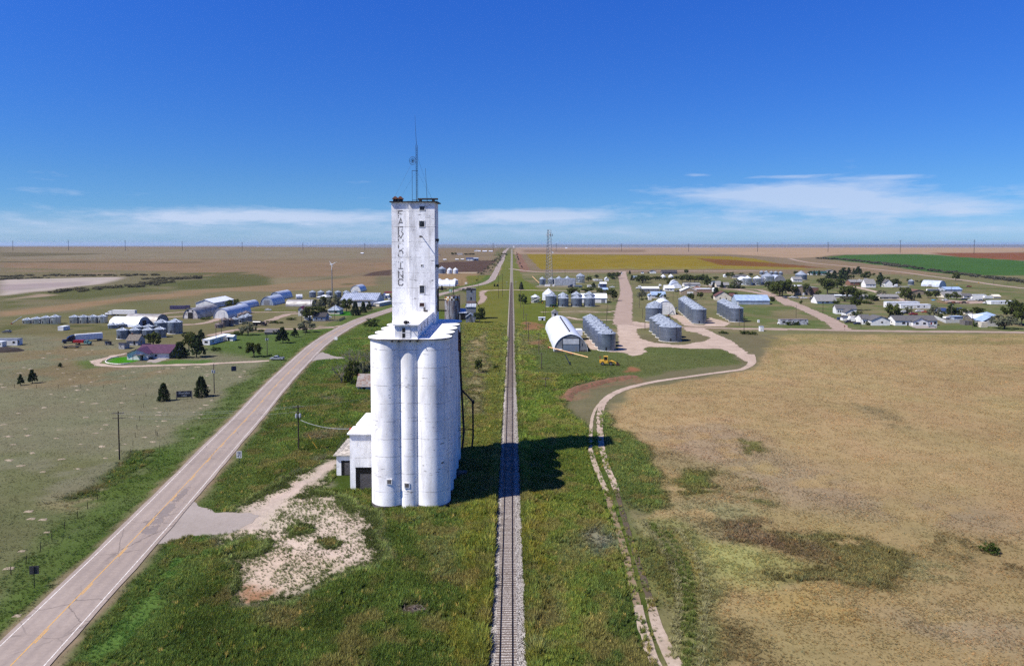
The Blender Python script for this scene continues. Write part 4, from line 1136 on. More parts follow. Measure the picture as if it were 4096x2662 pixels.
# antenna mast (a thing that stands on the roof)
mx_, my_ = (1672 - CX) / F_PX * 158.5, 160.0
ant = thing('radio_mast', 'thin lattice radio mast with dish on the white elevator roof', 'antenna', (mx_, my_, RT))
zt = [CAMH + (HZ - r) * 160 / F_PX for r in (590, 652, 690, 475)]       # lattice top, dish, arm, whip top
lat = MB()
for a in range(3):
	dx, dy = .22 * math.cos(a * 2.094), .22 * math.sin(a * 2.094)
	lat.tube([(mx_ + dx, my_ + dy, RT), (mx_ + dx, my_ + dy, zt[0])], .035, 5)
z = RT
k = 0
while z < zt[0] - .5:
	for a in range(3):
		b2 = (a + 1) % 3
		lat.tube([(mx_ + .22 * math.cos(a * 2.094), my_ + .22 * math.sin(a * 2.094), z), (mx_ + .22 * math.cos(b2 * 2.094), my_ + .22 * math.sin(b2 * 2.094), z + .5)], .016, 4)
	z += .5
wb(lat, 'lattice', DKMETAL, ant)
wb(MB().tube([(mx_, my_, zt[0]), (mx_ - .15, my_, zt[0] + 2.6), (mx_ - .3, my_, zt[3])], .05, 5, .015), 'whip', DKMETAL, ant)
dish = MB()
dcx, dcz, dr_ = (1660 - CX) / F_PX * 159.6, zt[1], .9
prof = []
for k in range(16):
	a = k * math.pi / 8
	dish.tube([(dcx, 159.9, dcz), (dcx + dr_ * .8 * math.cos(a), 159.6, dcz + dr_ * math.sin(a))], .022, 4)
ring = [(dcx + dr_ * .8 * math.cos(t * .2618), 159.6, dcz + dr_ * math.sin(t * .2618)) for t in range(25)]
dish.tube(ring, .03, 4)
dish.tube([(dcx + .5 * dr_ * .8 * math.cos(t * .2618), 159.75, dcz + .5 * dr_ * math.sin(t * .2618)) for t in range(25)], .02, 4)
wb(dish, 'dish', DKMETAL, ant)
wb(MB().tube([(mx_ + .2, my_, zt[2]), (mx_ - 1.05, my_, zt[2])], .05, 5).tube([(mx_ + .2, my_, RT + .5), (mx_ - 1.05, my_, RT + .5)], .05, 5).tube([(mx_ - 1.0, my_, RT), (mx_ - 1.0, my_, zt[2])], .04, 5), 'side_arm', DKMETAL, ant)
gw = MB()
for (tx, ty, z0) in ((-25.8, 157, zt[0] - 2), (-25.7, 163, zt[2]), (-17.2, 157.2, zt[0] - 2), (-17.4, 163, zt[2])):
	gw.tube([(mx_, my_, z0), (tx, ty, RT)], .012, 4)
wb(gw, 'guy_wire', DKMETAL, ant)
wx_ = (1716 - CX) / F_PX * 160
a2 = thing('whip_antenna', 'short slanted whip antenna right of the mast on the elevator roof', 'antenna', (wx_, 160, RT))
wb(MB().tube([(wx_, 160, RT), (wx_ - .1, 160, RT + 2.0), (wx_ - .35, 160, CAMH + (HZ - 680) * 160 / F_PX)], .06, 5, .025), 'whip', DKMETAL, a2)
# spouts down the east side
sp = wb(MB().tube([(-11.55, 160, 29.5), (-11.5, 160, 22.), (-11.25, 160, 16.6), (-10.75, 160, 7.2), (-11.15, 160, 3.2)], .24, 8), 'spout', DKMETAL, el)
wb(MB().tube([(-11.2, 160, 16.5), (-8.75, 160, 13.9), (-8.7, 160, 6.2), (-8.95, 160, 3.6)], .2, 8).box(-9.0, 159.7, 13.4, -8.4, 160.3, 14.2), 'spout_arm', DKMETAL, sp)
wb(MB().tube([(-12, 160, 7.4), (-8.8, 160, 7.6)], .07, 5).tube([(-12, 160, 7.9), (-8.8, 160, 7.7)], .06, 5).tube([(-12, 160, 5.2), (-10.9, 160, 7.0)], .06, 5), 'brace', DKMETAL, sp)
wb(MB().box(-12.2, 157.5, 27.5, -11.6, 158.3, 30.2).box(-12.3, 157.4, 25.6, -11.5, 158.4, 27.4), 'distributor', RUSTY, el)
wb(MB().tube([(-11.7, 153, 30.6), (-9.2, 160, 13.9)], .015, 4), 'cable', DKMETAL, el)
wb(MB().box(-11.9, 150.5, 0, -9.6, 152.2, .9), 'boot_pit', GREYC, el)
# driveway annexe on the west side
an = wb(MB().box(-32.3, 142.6, 0, -27.0, 158.0, 11.2), 'annexe', CW, el)
wb(MB().box(-32.75, 142.2, 11.2, -27.0, 148.0, 11.45), 'annexe_roof', CR, an)
wb(MB().box(-32.2, 148.0, 11.2, -27.0, 158.2, 11.8), 'parapet', CW, an)
an2 = wb(MB().box(-37.2, 151.4, 0, -32.3, 163.5, 4.3), 'drive_shed', CW, el)
wb(MB().box(-37.75, 150.9, 4.3, -32.3, 164.0, 4.5), 'shed_roof', M('gravelled_flat_roof', srgb(206, 196, 184), srgb(150, 142, 132), 1.2, .95, spots=(srgb(70, 66, 62), 1.0, .6)), an2)
d_ = wb(MB().box(-31.2, 142.585, 0, -27.0, 142.64, 4.4).box(-31.25, 142.5, 4.4, -27, 142.7, 4.55), 'door', BLACK, an)
wb(MB().box(-30.3, 142.565, .1, -27.0, 142.58, 3.2), 'door_leaf', GREYDOOR, d_)
d_ = wb(MB().box(-36.2, 151.385, 0, -32.32, 151.44, 3.2), 'door', BLACK, an2)
wb(MB().box(-35.5, 151.365, .1, -32.34, 151.38, 2.75), 'door_leaf', GREYDOOR, d_)
wb(MB().cyl(-32.9, 146.6, .35, 10.2, .35, 11.4, 10), 'red_tank', M('red_orange_paint', srgb(206, 74, 46), srgb(160, 50, 36), 2, .5), an)
rl = MB()
for yy in (153, 156, 159, 162):
	rl.tube([(-37.5, yy, 4.5), (-37.5, yy, 5.6)], .04, 5)
rl.tube([(-37.5, 153, 5.6), (-37.5, 162, 5.6)], .035, 5).tube([(-37.5, 153, 5.05), (-37.5, 162, 5.05)], .03, 5)
wb(rl, 'railing', DKMETAL, an2)
for q in (el, ant, a2):
	q.location.y += DY
# ---------------------------------------------------------------- building materials
GALV = M('galvanised_steel', srgb(160, 171, 186), srgb(134, 146, 163), .35, .36, metal=.6, stretch=(.4, .4, 2.2), bands=(1.64, srgb(124, 136, 153), .88))
GALVS = M('shiny_galvanised_steel', srgb(216, 218, 222), srgb(190, 194, 200), .35, .24, metal=.85, bands=(.82, srgb(168, 172, 180), .85))
GROOF = M('galvanised_roof', srgb(196, 204, 212), srgb(164, 174, 186), .8, .45, metal=.45)
WBIN = M('white_painted_steel', srgb(226, 228, 232), srgb(196, 200, 206), .5, .45, metal=.15, bands=(.82, srgb(186, 190, 198), .85))
RUSTB = M('weathered_rusty_steel', srgb(176, 172, 170), srgb(132, 104, 92), .6, .6, metal=.35, stretch=(1, 1, .4), bands=(.82, srgb(120, 112, 110), .85))
WWALL = M('white_siding', srgb(232, 231, 228), srgb(212, 210, 206), .6, .75, bands=(.24, srgb(196, 196, 194), .7))
WOLD = M('peeling_white_boards', srgb(212, 210, 206), srgb(168, 164, 160), 1.2, .85, spots=(srgb(120, 114, 108), 3, .62), bands=(.22, srgb(160, 158, 156), .6))
CREAM = M('cream_siding', srgb(222, 212, 194), srgb(204, 194, 176), .6, .8, bands=(.24, srgb(190, 182, 166), .7))
TAN = M('tan_siding', srgb(190, 170, 144), srgb(172, 152, 128), .6, .8, bands=(.24, srgb(160, 142, 118), .7))
GREYW = M('grey_metal_siding', srgb(176, 178, 180), srgb(150, 152, 156), .6, .6, metal=.2, bands=(.3, srgb(138, 140, 144), .6, 0))
BLUEW = M('pale_blue_grey_siding', srgb(178, 190, 206), srgb(156, 168, 186), .6, .6, bands=(.4, srgb(140, 154, 172), .8, 0))
BLUED = M('blue_painted_steel', srgb(70, 90, 140), srgb(54, 70, 112), 1, .5)
PURP = M('faded_purple_steel', srgb(108, 98, 140), srgb(84, 78, 112), 1, .6, bands=(.35, srgb(70, 64, 94), .5, 0))
BRICK = M('red_brown_brick', srgb(168, 122, 100), srgb(140, 98, 80), 1.5, .9, bands=(.15, srgb(150, 120, 104), .8))
PBRICK = M('pinkish_block_wall', srgb(196, 160, 138), srgb(176, 140, 120), 1.2, .9, bands=(.2, srgb(168, 134, 116), .8))
OLDW = M('grey_old_wood', srgb(150, 144, 140), srgb(108, 102, 98), 1.5, .9, stretch=(1, 1, .3), bands=(.25, srgb(94, 90, 88), .75))
SHG = M('grey_shingles', srgb(128, 126, 126), srgb(102, 100, 102), 1.2, .9, bands=(.3, srgb(88, 86, 88), .6))
SHD = M('dark_shingles', srgb(84, 80, 82), srgb(62, 60, 62), 1.2, .9)
SHL = M('light_grey_shingles', srgb(166, 164, 162), srgb(140, 138, 138), 1.0, .9)
SHO = M('worn_old_shingles', srgb(150, 140, 128), srgb(106, 98, 90), 2.4, .95, spots=(srgb(196, 186, 172), 3, .6))
SHBR = M('brown_shingles', srgb(150, 112, 92), srgb(122, 90, 76), 1.2, .9)
SHMR = M('maroon_shingles', srgb(126, 84, 76), srgb(100, 68, 64), 1.2, .9)
MAROON = M('maroon_metal_roof', srgb(122, 80, 102), srgb(102, 68, 88), .6, .5, metal=.2, bands=(.6, srgb(86, 54, 74), .75, 0))
WROOF = M('white_metal_roof', srgb(236, 238, 242), srgb(214, 218, 224), .5, .5, metal=.1, bands=(.9, srgb(192, 198, 208), .8, 0))
SROOF = M('silver_ribbed_roof', srgb(206, 212, 222), srgb(180, 188, 202), .4, .4, metal=.4, bands=(1.6, srgb(150, 160, 178), .6, 0))
BROOF = M('pale_blue_metal_roof', srgb(176, 196, 222), srgb(154, 176, 204), .5, .45, metal=.2, bands=(.8, srgb(132, 154, 184), .8, 0))
GRROOF = M('dark_green_metal_roof', srgb(50, 92, 84), srgb(40, 74, 70), .5, .5)
REDROOF = M('red_metal_roof', srgb(176, 44, 52), srgb(140, 36, 44), 1, .5)
TINR = M('rusting_tin_roof', srgb(180, 176, 172), srgb(150, 120, 104), .7, .7, metal=.2, spots=(srgb(140, 84, 64), 1.4, .57))
QOLD = M('weathered_arched_steel', srgb(196, 194, 192), srgb(150, 142, 136), .5, .55, metal=.25, stretch=(1, .35, 1), spots=(srgb(112, 96, 84), 1.1, .6, (.4, .25, 2)))
QWHITE = M('white_arched_steel', srgb(232, 234, 238), srgb(206, 210, 216), .4, .45, metal=.2, bands=(3.0, srgb(196, 202, 210), .9, 1))
QGALV = M('galvanised_arched_steel', srgb(206, 212, 222), srgb(182, 190, 204), .4, .42, metal=.22, bands=(2.4, srgb(160, 168, 184), .85, 1))
DOORW = M('white_door', srgb(226, 226, 224), srgb(206, 206, 204), 1.5, .6)
CONCW = M('pale_concrete_footing', srgb(226, 220, 212), srgb(196, 188, 178), 1.5, .9)
REDP = M('red_paint', srgb(176, 34, 34), srgb(140, 28, 30), 1, .4)
YELP = M('yellow_machine_paint', srgb(226, 178, 62), srgb(196, 148, 50), 1.5, .5)
GRNP = M('green_machine_paint', srgb(52, 96, 46), srgb(38, 74, 38), 1.5, .5)
ORGP = M('orange_paint', srgb(232, 196, 150), srgb(222, 160, 104), 1.5, .6)
TYRE = M('black_tyre_rubber', srgb(34, 33, 32), srgb(24, 24, 24), 2, .9)
RIM = M('grey_wheel_rim', srgb(160, 160, 160), srgb(120, 120, 120), 2, .5, metal=.4)
WOODP = M('weathered_pole_wood', srgb(122, 108, 94), srgb(88, 78, 68), 1.5, .9, stretch=(3, 3, .4))
DWOOD = M('dark_creosote_pole', srgb(76, 62, 52), srgb(52, 44, 38), 1.5, .9, stretch=(3, 3, .4))
INSUL = M('grey_ceramic', srgb(196, 200, 206), srgb(160, 166, 172), 2, .3)
STEEL = M('tower_steel', srgb(170, 172, 176), srgb(138, 140, 146), 1.5, .5, metal=.4)
ORD = ['first', 'second', 'third', 'fourth', 'fifth', 'sixth', 'seventh', 'eighth', 'ninth', 'tenth']
def px2m(c, p):
	return CROPS[c][2] * mpp(p)
# ---------------------------------------------------------------- grain bins
def make_bin(label, loc, r, h, rise, wm=None, rm=None, group=None, n=28, pad=True, ladder=True, vent=True, name='grain_bin'):
	wm, rm = wm or GALV, rm or GROOF
	t = thing(name, label, 'grain bin', loc, 0, group)
	w = MB()
	prof = [(r, 0)]
	k = max(2, int(h / .82))
	for i in range(1, k):                       # ring joints stand slightly proud
		z = h * i / k
		prof += [(r, z - .05), (r + .025, z - .04), (r + .025, z + .04), (r, z + .05)]
	prof += [(r, h)]
	w.lathe(prof, n)
	w.build('wall', wm, t, 'auto')
	ro = MB()
	e = r + .18
	nn = n
	vs = [(e * math.cos(2 * math.pi * i / nn), e * math.sin(2 * math.pi * i / nn), h - .08) for i in range(nn)]
	vs += [(e * math.cos(2 * math.pi * i / nn), e * math.sin(2 * math.pi * i / nn), h + .02) for i in range(nn)]
	vs += [(.28 * math.cos(2 * math.pi * i / nn), .28 * math.sin(2 * math.pi * i / nn), h + rise) for i in range(nn)]
	fs = [tuple(range(nn - 1, -1, -1)), tuple(range(2 * nn, 3 * nn))]
	for q in range(2):
		fs += [(q * nn + i, q * nn + (i + 1) % nn, (q + 1) * nn + (i + 1) % nn, (q + 1) * nn + i) for i in range(nn)]
	ro.add(vs, fs)
	for i in range(0, nn, 2):                   # standing ribs
		a = 2 * math.pi * i / nn
		ro.tube([(e * math.cos(a), e * math.sin(a), h + .05), (.3 * math.cos(a), .3 * math.sin(a), h + rise + .02)], .035, 4)
	R_ = ro.build('roof', rm, t)
	MB().cyl(0, 0, .42, h + rise - .08, .36, h + rise + .2, 12).build('cap', rm, R_)
	if vent:
		for a in (-2.4, -.9):
			x, y = .72 * r * math.cos(a), .72 * r * math.sin(a)
			z = h + rise * .28
			MB().box(x - .22, y - .22, z - .1, x + .22, y + .22, z + .42).build('vent', DKMETAL if a > -1 else GROOF, R_)
	if pad:
		MB().cyl(0, 0, r + .28, -.05, r + .25, .22, n).build('footing', CONCW, t)
	if ladder:
		a = -1.2
		x, y = (r + .12) * math.cos(a), (r + .12) * math.sin(a)
		l = MB()
		for dx in (-.22, .22):
			l.tube([(x + dx, y, .4), (x + dx, y, h)], .035, 4)
		z = .6
		while z < h:
			l.tube([(x - .22, y, z), (x + .22, y, z)], .025, 4)
			z += .5
		l.build('ladder', DKMETAL, t)
	a = -1.75
	x = r * math.cos(a)
	y = -math.sqrt(max(.01, r * r - x * x))
	MB().box(x - .35, y - .06, .4, x + .35, y + .3, min(1.9, h * .6)).build('door', DKMETAL, t)
	return t
def bins(c, spec, label, wm=None, rm=None, group=None, rk=.5, **kw):
	"""spec: list of (x, base y, width, wall height) in crop pixels; label has {} for the ordinal"""
	proto = {}
	for i, (x, yb, w, h) in enumerate(spec):
		p = G(c, x, yb)
		s = px2m(c, p)
		r, hm = w * s / 2, h * s
		loc = (p[0], p[1] + r, p[2])
		lb = label if isinstance(label, str) else label[i]
		lb = lb.format(ORD[i]) if '{}' in lb else lb
		key = (round(r, 0), round(hm, 0))
		if key in proto:
			q, r0, h0 = proto[key]
			o = dup(q, loc, i * .0, lb, group, (r / r0, r / r0, hm / h0))
		else:
			o = make_bin(lb, loc, r, hm, r * rk, wm, rm, group, **kw)
			proto[key] = (o, r, hm)
def bin_row(p0, p1, n, r, h, label, group, wm=None, rm=None, rk=.5, **kw):
	"""n equal bins in a line from the world point p0 to p1 (centres)"""
	q = None
	for i in range(n):
		t = i / max(1, n - 1)
		loc = (p0[0] + (p1[0] - p0[0]) * t, p0[1] + (p1[1] - p0[1]) * t, 0)
		lb = label.format(ORD[i])
		if q is None:
			q = make_bin(lb, loc, r, h, r * rk, wm, rm, group, **kw)
		else:
			dup(q, loc, .13 * i, lb, group)
bins('A', [(293, 1026, 112, 46), (405, 1027, 112, 60), (516, 1028, 112, 74), (628, 1030, 112, 84)],
	'{} bin from the left in the four shiny bins at the far left', GALVS, group='four shiny bins at the far left', pad=False, rk=.38, vent=False, ladder=False)
bins('A', [(855, 1024, 108, 78), (967, 1023, 108, 78), (1080, 1021, 108, 78), (1193, 1019, 108, 78)],
	'{} bin from the left in the second row of four shiny bins', GALVS, group='second row of four shiny bins', pad=False, rk=.38, vent=False, ladder=False)
bins('A', [(1316, 1082, 112, 40), (1436, 1068, 112, 34)], ['low squat bin left of the two arched sheds', 'low squat bin before the arched shed end'], GALV, pad=False)
bins('A', [(1612, 1150, 120, 85), (1742, 1150, 120, 88)], '{} bin of the pair behind the front farm bins', GALV, group='farm bins by the old shingled cottage', rk=.4, vent=False)
bins('A', [(1885, 1138, 160, 125), (2048, 1148, 165, 138)], ['left one of the two tall farm bins', 'right one of the two tall farm bins'], GALV, group='farm bins by the old shingled cottage', rk=.45)
bins('A', [(1426, 1210, 130, 105), (1573, 1200, 130, 97), (1733, 1198, 130, 95), (1875, 1192, 130, 99)],
	'{} bin from the left in the front row by the old cottage', GALV, group='farm bins by the old shingled cottage', rk=.4, vent=False)
bins('B', [(770, 965, 84, 50), (830, 945, 84, 50)], ['rusty capped bin behind the two grey bins near the white quonset', 'pale capped bin nearest the white quonset flank'], RUSTB, RUSTB, pad=False)
bins('B', [(845, 997, 106, 64), (787, 1020, 106, 66), (690, 1036, 96, 62)],
	'{} grey bin from the right in the short slanted row by the white quonset', GALV, group='slanted bin row by the white quonset')
bins('B', [(645, 1052, 74, 74), (575, 1062, 92, 84), (503, 1077, 92, 42)],
	['narrow weathered bin in the slanted row', 'dark rusty bin in the slanted row', 'low pale bin ending the slanted row'], RUSTB, RUSTB, group='slanted bin row by the white quonset', pad=False)
bins('B', [(x, 713, 80, 63) for x in (1627, 1727, 1828, 1930, 2030, 2130)],
	'{} bin from the left in the row of six behind the farmyard trees', GALV, group='row of six bins behind the farmyard trees', pad=False)
bins('C', [(792, 430, 94, 58)], 'large ribbed bin beside the plowed field', GALV, rk=.62)
bins('C', [(885, 430, 62, 46), (956, 430, 62, 46)], ['left small white bin beside the plowed field', 'right small white bin beside the plowed field'], WBIN, WBIN, rk=.8)
bins('C', [(765, 560, 74, 50), (853, 560, 74, 50), (950, 560, 74, 50)], '{} white bin peeking over the white quonset roof', WBIN, WBIN, group='white bins behind the white quonset', rk=.62)
bins('D', [(605, 342, 112, 88), (735, 340, 104, 88)], ['left bin behind the corrugated grey shed', 'right bin behind the corrugated grey shed'], GALV, rk=.75)
bins('D', [(347, 347, 94, 90), (487, 343, 96, 84)], ['bin left of the cell tower foot', 'bin seen through the cell tower legs'], GALV, rk=.75)
bins('D', [(940, 314, 137, 106)], 'tall bin right of the corrugated grey shed', GALVS, rk=.62)
bins('D', [(237, 620, 132, 88)], 'small white bin beside the green tractor', GALVS, WBIN, rk=.55)
bins('D', [(445, 580, 192, 92)], 'wide white bin behind the first grey bins', WBIN, WBIN, rk=.85)
bins('D', [(670, 625, 165, 112), (877, 622, 160, 124), (1077, 622, 160, 124)],
	'{} bin from the left in the back row behind the street corner bins', GALV, group='street corner bins', rk=.6)
bins('D', [(487, 684, 170, 166), (673, 684, 170, 130), (882, 682, 172, 128), (1084, 682, 172, 128)],
	'{} bin from the left in the front row of street corner bins', GALV, group='street corner bins', rk=.55)
_f = G('D', 1358, 1370)
bin_row((_f[0], _f[1] + 4.1), (at_depth('D', 1085, 900, 397)[0] , 397), 7, 4.1, 7.9, '{} bin from the front in the long row beside the arched barn', 'long bin row beside the arched barn', rk=.45)
_f = G('E', 273, 915)
bin_row((_f[0], _f[1] + 5.1), (_f[0] + 5.5, _f[1] + 5.1 + 24), 3, 5.1, 8.6, '{} bin from the front in the row of three before the white arched shed', 'row of three bins before the white arched shed', rk=.45)
_f = G('E', 545, 1228)
bin_row((_f[0], _f[1] + 5.6), (_f[0] + 2.5, _f[1] + 5.6 + 38.5), 4, 5.6, 7.3, '{} bin from the front in the nearest row of four wide bins', 'nearest row of four wide bins', rk=.48)
_f = G('E', 977, 948)
bin_row((_f[0], _f[1] + 4.6), (_f[0] + 10.5, _f[1] + 4.6 + 80), 8, 4.55, 8.8, '{} bin from the front in the long middle row of bins', 'long middle row of bins', rk=.5)
_f = G('E', 1557, 922)
bin_row((_f[0], _f[1] + 4.5), (_f[0] + 6, _f[1] + 4.5 + 47), 5, 4.45, 8.7, '{} bin from the front in the row of five near the long pale shed', 'row of five bins near the long pale shed', rk=.5)
bins('E', [(1928, 192, 62, 46), (2000, 192, 62, 46), (2080, 190, 60, 40), (2150, 197, 64, 46), (2225, 197, 64, 42)],
	'{} bin from the left in the far row of five by the dirt road', GALV, group='far row of five bins by the dirt road', rk=.6)
bins('E', [(1720, 352, 126, 108), (1870, 348, 126, 104)], ['left one of two tall silver bins before the far quonset', 'right one of two tall silver bins before the far quonset'], GALVS, WBIN, rk=.6)
bins('E', [(2045, 345, 204, 130)], 'very wide silver bin near the big tree clump', GALVS, GROOF, rk=.55)
bins('F', [(683, 290, 190, 86)], 'wide blue grey bin behind the small white house', GALV, GROOF, rk=.68)
bins('G', [(435, 377, 92, 66)], 'single bin near the white semi truck', GALV, rk=.62)
bins('E', [(405, 236, 78, 18), (525, 232, 78, 18)], ['left white cone roofed hut behind the hedge', 'right white cone roofed hut behind the hedge'], WBIN, WBIN, rk=.9, pad=False, ladder=False, vent=False)
# ---------------------------------------------------------------- arched sheds
def quonset(c, xc, yb, w, h, length, yaw, label, mat=None, end=None, door=None, name='quonset_shed', cat='shed', pointed=False, metres=False, wins=0):
	"""front end centred on the spot (xc, yb); w, h in crop pixels unless metres"""
	p = G(c, xc, yb)
	s = 1.0 if metres else px2m(c, p)
	W, H = w * s / 2, h * s
	mat = mat or QGALV
	t = thing(name, label, cat, p, yaw)
	n = 18
	arc = []
	for k in range(n + 1):
		a = math.pi * k / n
		x, z = -math.cos(a), math.sin(a)
		if pointed:
			z = z ** .9 * (.93 + .07 * (1 - abs(x)) ** 1.0)
		arc.append((W * x, H * z))
	inn = [(q[0] * .985, q[1] * .985) for q in arc]
	sh = MB()
	m = n + 1
	for y in (0.0, length):
		sh.v += [(q[0], y, q[1]) for q in arc] + [(q[0], y, q[1]) for q in inn]
	for k in range(n):
		sh.f += [(k, k + 1, 2 * m + k + 1, 2 * m + k), (m + k, 2 * m + m + k, 2 * m + m + k + 1, m + k + 1), (k, m + k, m + k + 1, k + 1), (2 * m + k, 2 * m + k + 1, 3 * m + k + 1, 3 * m + k)]
	sh.build('shell', mat, t, 'auto')
	end = end or mat
	for y, nm in ((.25, 'front_end_wall'), (length - .45, 'back_end_wall')):
		e = MB().prism([(q[0] * .98, q[1] * .98) for q in arc], y, y + .2, 'y').build(nm, end, t)
		if nm[0] == 'f' and door:
			dw, dh, dm = door
			d = MB().box(-dw / 2, .16, 0, dw / 2, .25, dh).build('door', dm, e)
			MB().box(-dw / 2 - .12, .19, 0, -dw / 2, .24, dh + .12).box(dw / 2, .19, 0, dw / 2 + .12, .24, dh + .12).box(-dw / 2, .19, dh, dw / 2, .24, dh + .12).build('door_frame', WFRAME, d)
		if nm[0] == 'f':
			for k in range(wins):
				x = W * (.0 if wins == 1 else -.3 + .6 * k)
				MB().box(x - .5, .17, H * .68, x + .5, .25, H * .68 + .9).build('window', GLASS, e)
	return t
quonset('A', 1722, 1052, 12.5, 5.6, 19, R(82), 'white quonset shed lying side on behind the farm bins', QWHITE, BLUEW, (3.6, 3.6, DKMETAL), metres=True)
quonset('A', 1935, 1030, 12.5, 6.2, 22, R(80), 'old stained quonset shed behind the white one', QOLD, GREYW, metres=True)
quonset('B', 182, 965, 185, 125, 32, R(-3), 'rust stained old quonset with dark double door', QOLD, M('stained_end_wall', srgb(220, 216, 212), srgb(176, 160, 148), .7, .8, spots=(srgb(140, 112, 94), 1.2, .62)), (3.4, 4.2, DKMETAL), wins=2)
quonset('B', 546, 962, 184, 120, 38, R(-2), 'long blue white quonset with a big white sliding door', QGALV, WWALL, (4.2, 4.6, DOORW))
quonset('B', 770, 845, 130, 76, 26, R(-4), 'smaller quonset behind the long blue white one', QGALV, WWALL)
quonset('B', 1090, 806, 158, 104, 26, R(-3), 'silver quonset with a square grey door', QGALV, BLUEW, (4.6, 4.2, GREYW))
quonset('B', 1190, 738, 132, 92, 30, R(-3), 'silver quonset behind the grey doored one', QGALV, BLUEW)
quonset('B', 1655, 815, 11, 5.2, 21, R(84), 'long low weathered quonset beside the farmyard trees', QOLD, QOLD, metres=True)
quonset('B', 2147, 645, 126, 76, 24, R(-3), 'white fronted quonset alone beyond the long metal roof', QGALV, WWALL, (3.6, 3.2, DOORW))
quonset('C', 962, 575, 13, 7.0, 42, R(86), 'bright white quonset side on behind the headhouse', QWHITE, BLUEW, metres=True)
quonset('E', 590, 395, 196, 88, 16, R(-6), 'short white quonset between village houses', QGALV, QWHITE)
quonset('E', 575, 372, 150, 100, 10, R(-6), 'taller white quonset just behind the short one', QWHITE, QWHITE)
quonset('E', 435, 805, 310, 215, 26, R(-6), 'wide low arched white shed behind the row of three bins', QWHITE, WWALL, (5.0, 6.0, DOORW))
quonset('E', 1680, 345, 200, 115, 30, R(-8), 'white quonset half hidden by two tall silver bins', QWHITE, QWHITE)
quonset('E', 2200, 290, 170, 92, 30, R(-6), 'grey ribbed quonset right of the very wide bin', QGALV, GREYW)
quonset('G', 940, 408, 180, 105, 22, R(24), 'silver quonset with white door near the county road', QGALV, QGALV, (3.4, 3.4, DOORW))
# the big pointed barn beside the long bin row
_b = G('D', 787, 1378)
bn = quonset('D', 787, 1378, 15.4, 8.1, 86, 0, 'huge pointed arch grain barn with ridge vents and a grey sliding door', QWHITE, GREYW, None, 'grain_barn', 'barn', True, True)
fe = [o for o in bn.children if o.name.startswith('front_end_wall')][0]
d_ = MB().box(-3.7, .12, 0, 3.7, .25, 3.4).build('sliding_door', M('blue_grey_door_sheet', srgb(150, 164, 180), srgb(134, 148, 166), .6, .6, bands=(.4, srgb(120, 134, 152), .7, 0)), fe)
MB().box(-3.7, .10, 3.5, 3.7, .25, 6.1).build('upper_door', M('pale_door_sheet', srgb(214, 216, 218), srgb(196, 198, 202), .6, .6, bands=(.4, srgb(180, 184, 190), .7, 0)), fe)
MB().box(-3.9, .05, 0, -3.7, .24, 6.3).box(3.7, .05, 0, 3.9, .24, 6.3).box(-3.9, .04, 6.1, 3.9, .23, 6.35).box(-3.7, .06, 3.4, 3.7, .22, 3.5).build('door_frame', DKMETAL, fe)
MB().box(2.0, .09, .1, 2.8, .13, 2.3).build('wicket_door', GREYW, d_)
MB().box(5.0, .16, 2.6, 5.25, .25, 3.9).build('slit_window', BLACK, fe)
MB().box(-7.3, -.7, 0, -4.0, .25, 1.1).build('loading_step', GREYC, fe)
MB().box(-7.4, -.8, 1.1, -3.9, .25, 1.22).build('step_roof', WROOF, fe)
MB().box(4.0, .1, 0, 7.4, .24, .9).build('kick_board', GREYC, fe)
for k in range(11):
	v_ = MB().cyl(0, 9 + k * 6.2, .38, 8.0, .38, 8.75, 10).build('ridge_vent', DKMETAL, bn)
cu = MB().box(-3.9, 85.0, 6.4, -.3, 88.5, 9.8).build('head_cupola', WOLD, bn)
MB().prism([(-4.3, 9.8), (.1, 9.8), (-2.1, 11.4)], 84.6, 88.9, 'y').build('cupola_roof', SHL, cu)
MB().box(-2.6, 84.95, 7.6, -1.4, 85.02, 9.2).build('window', BLACK, cu)
MB().box(6.2, 40, 2.2, 9.2, 46, 5.2).build('side_hopper', WROOF, bn)
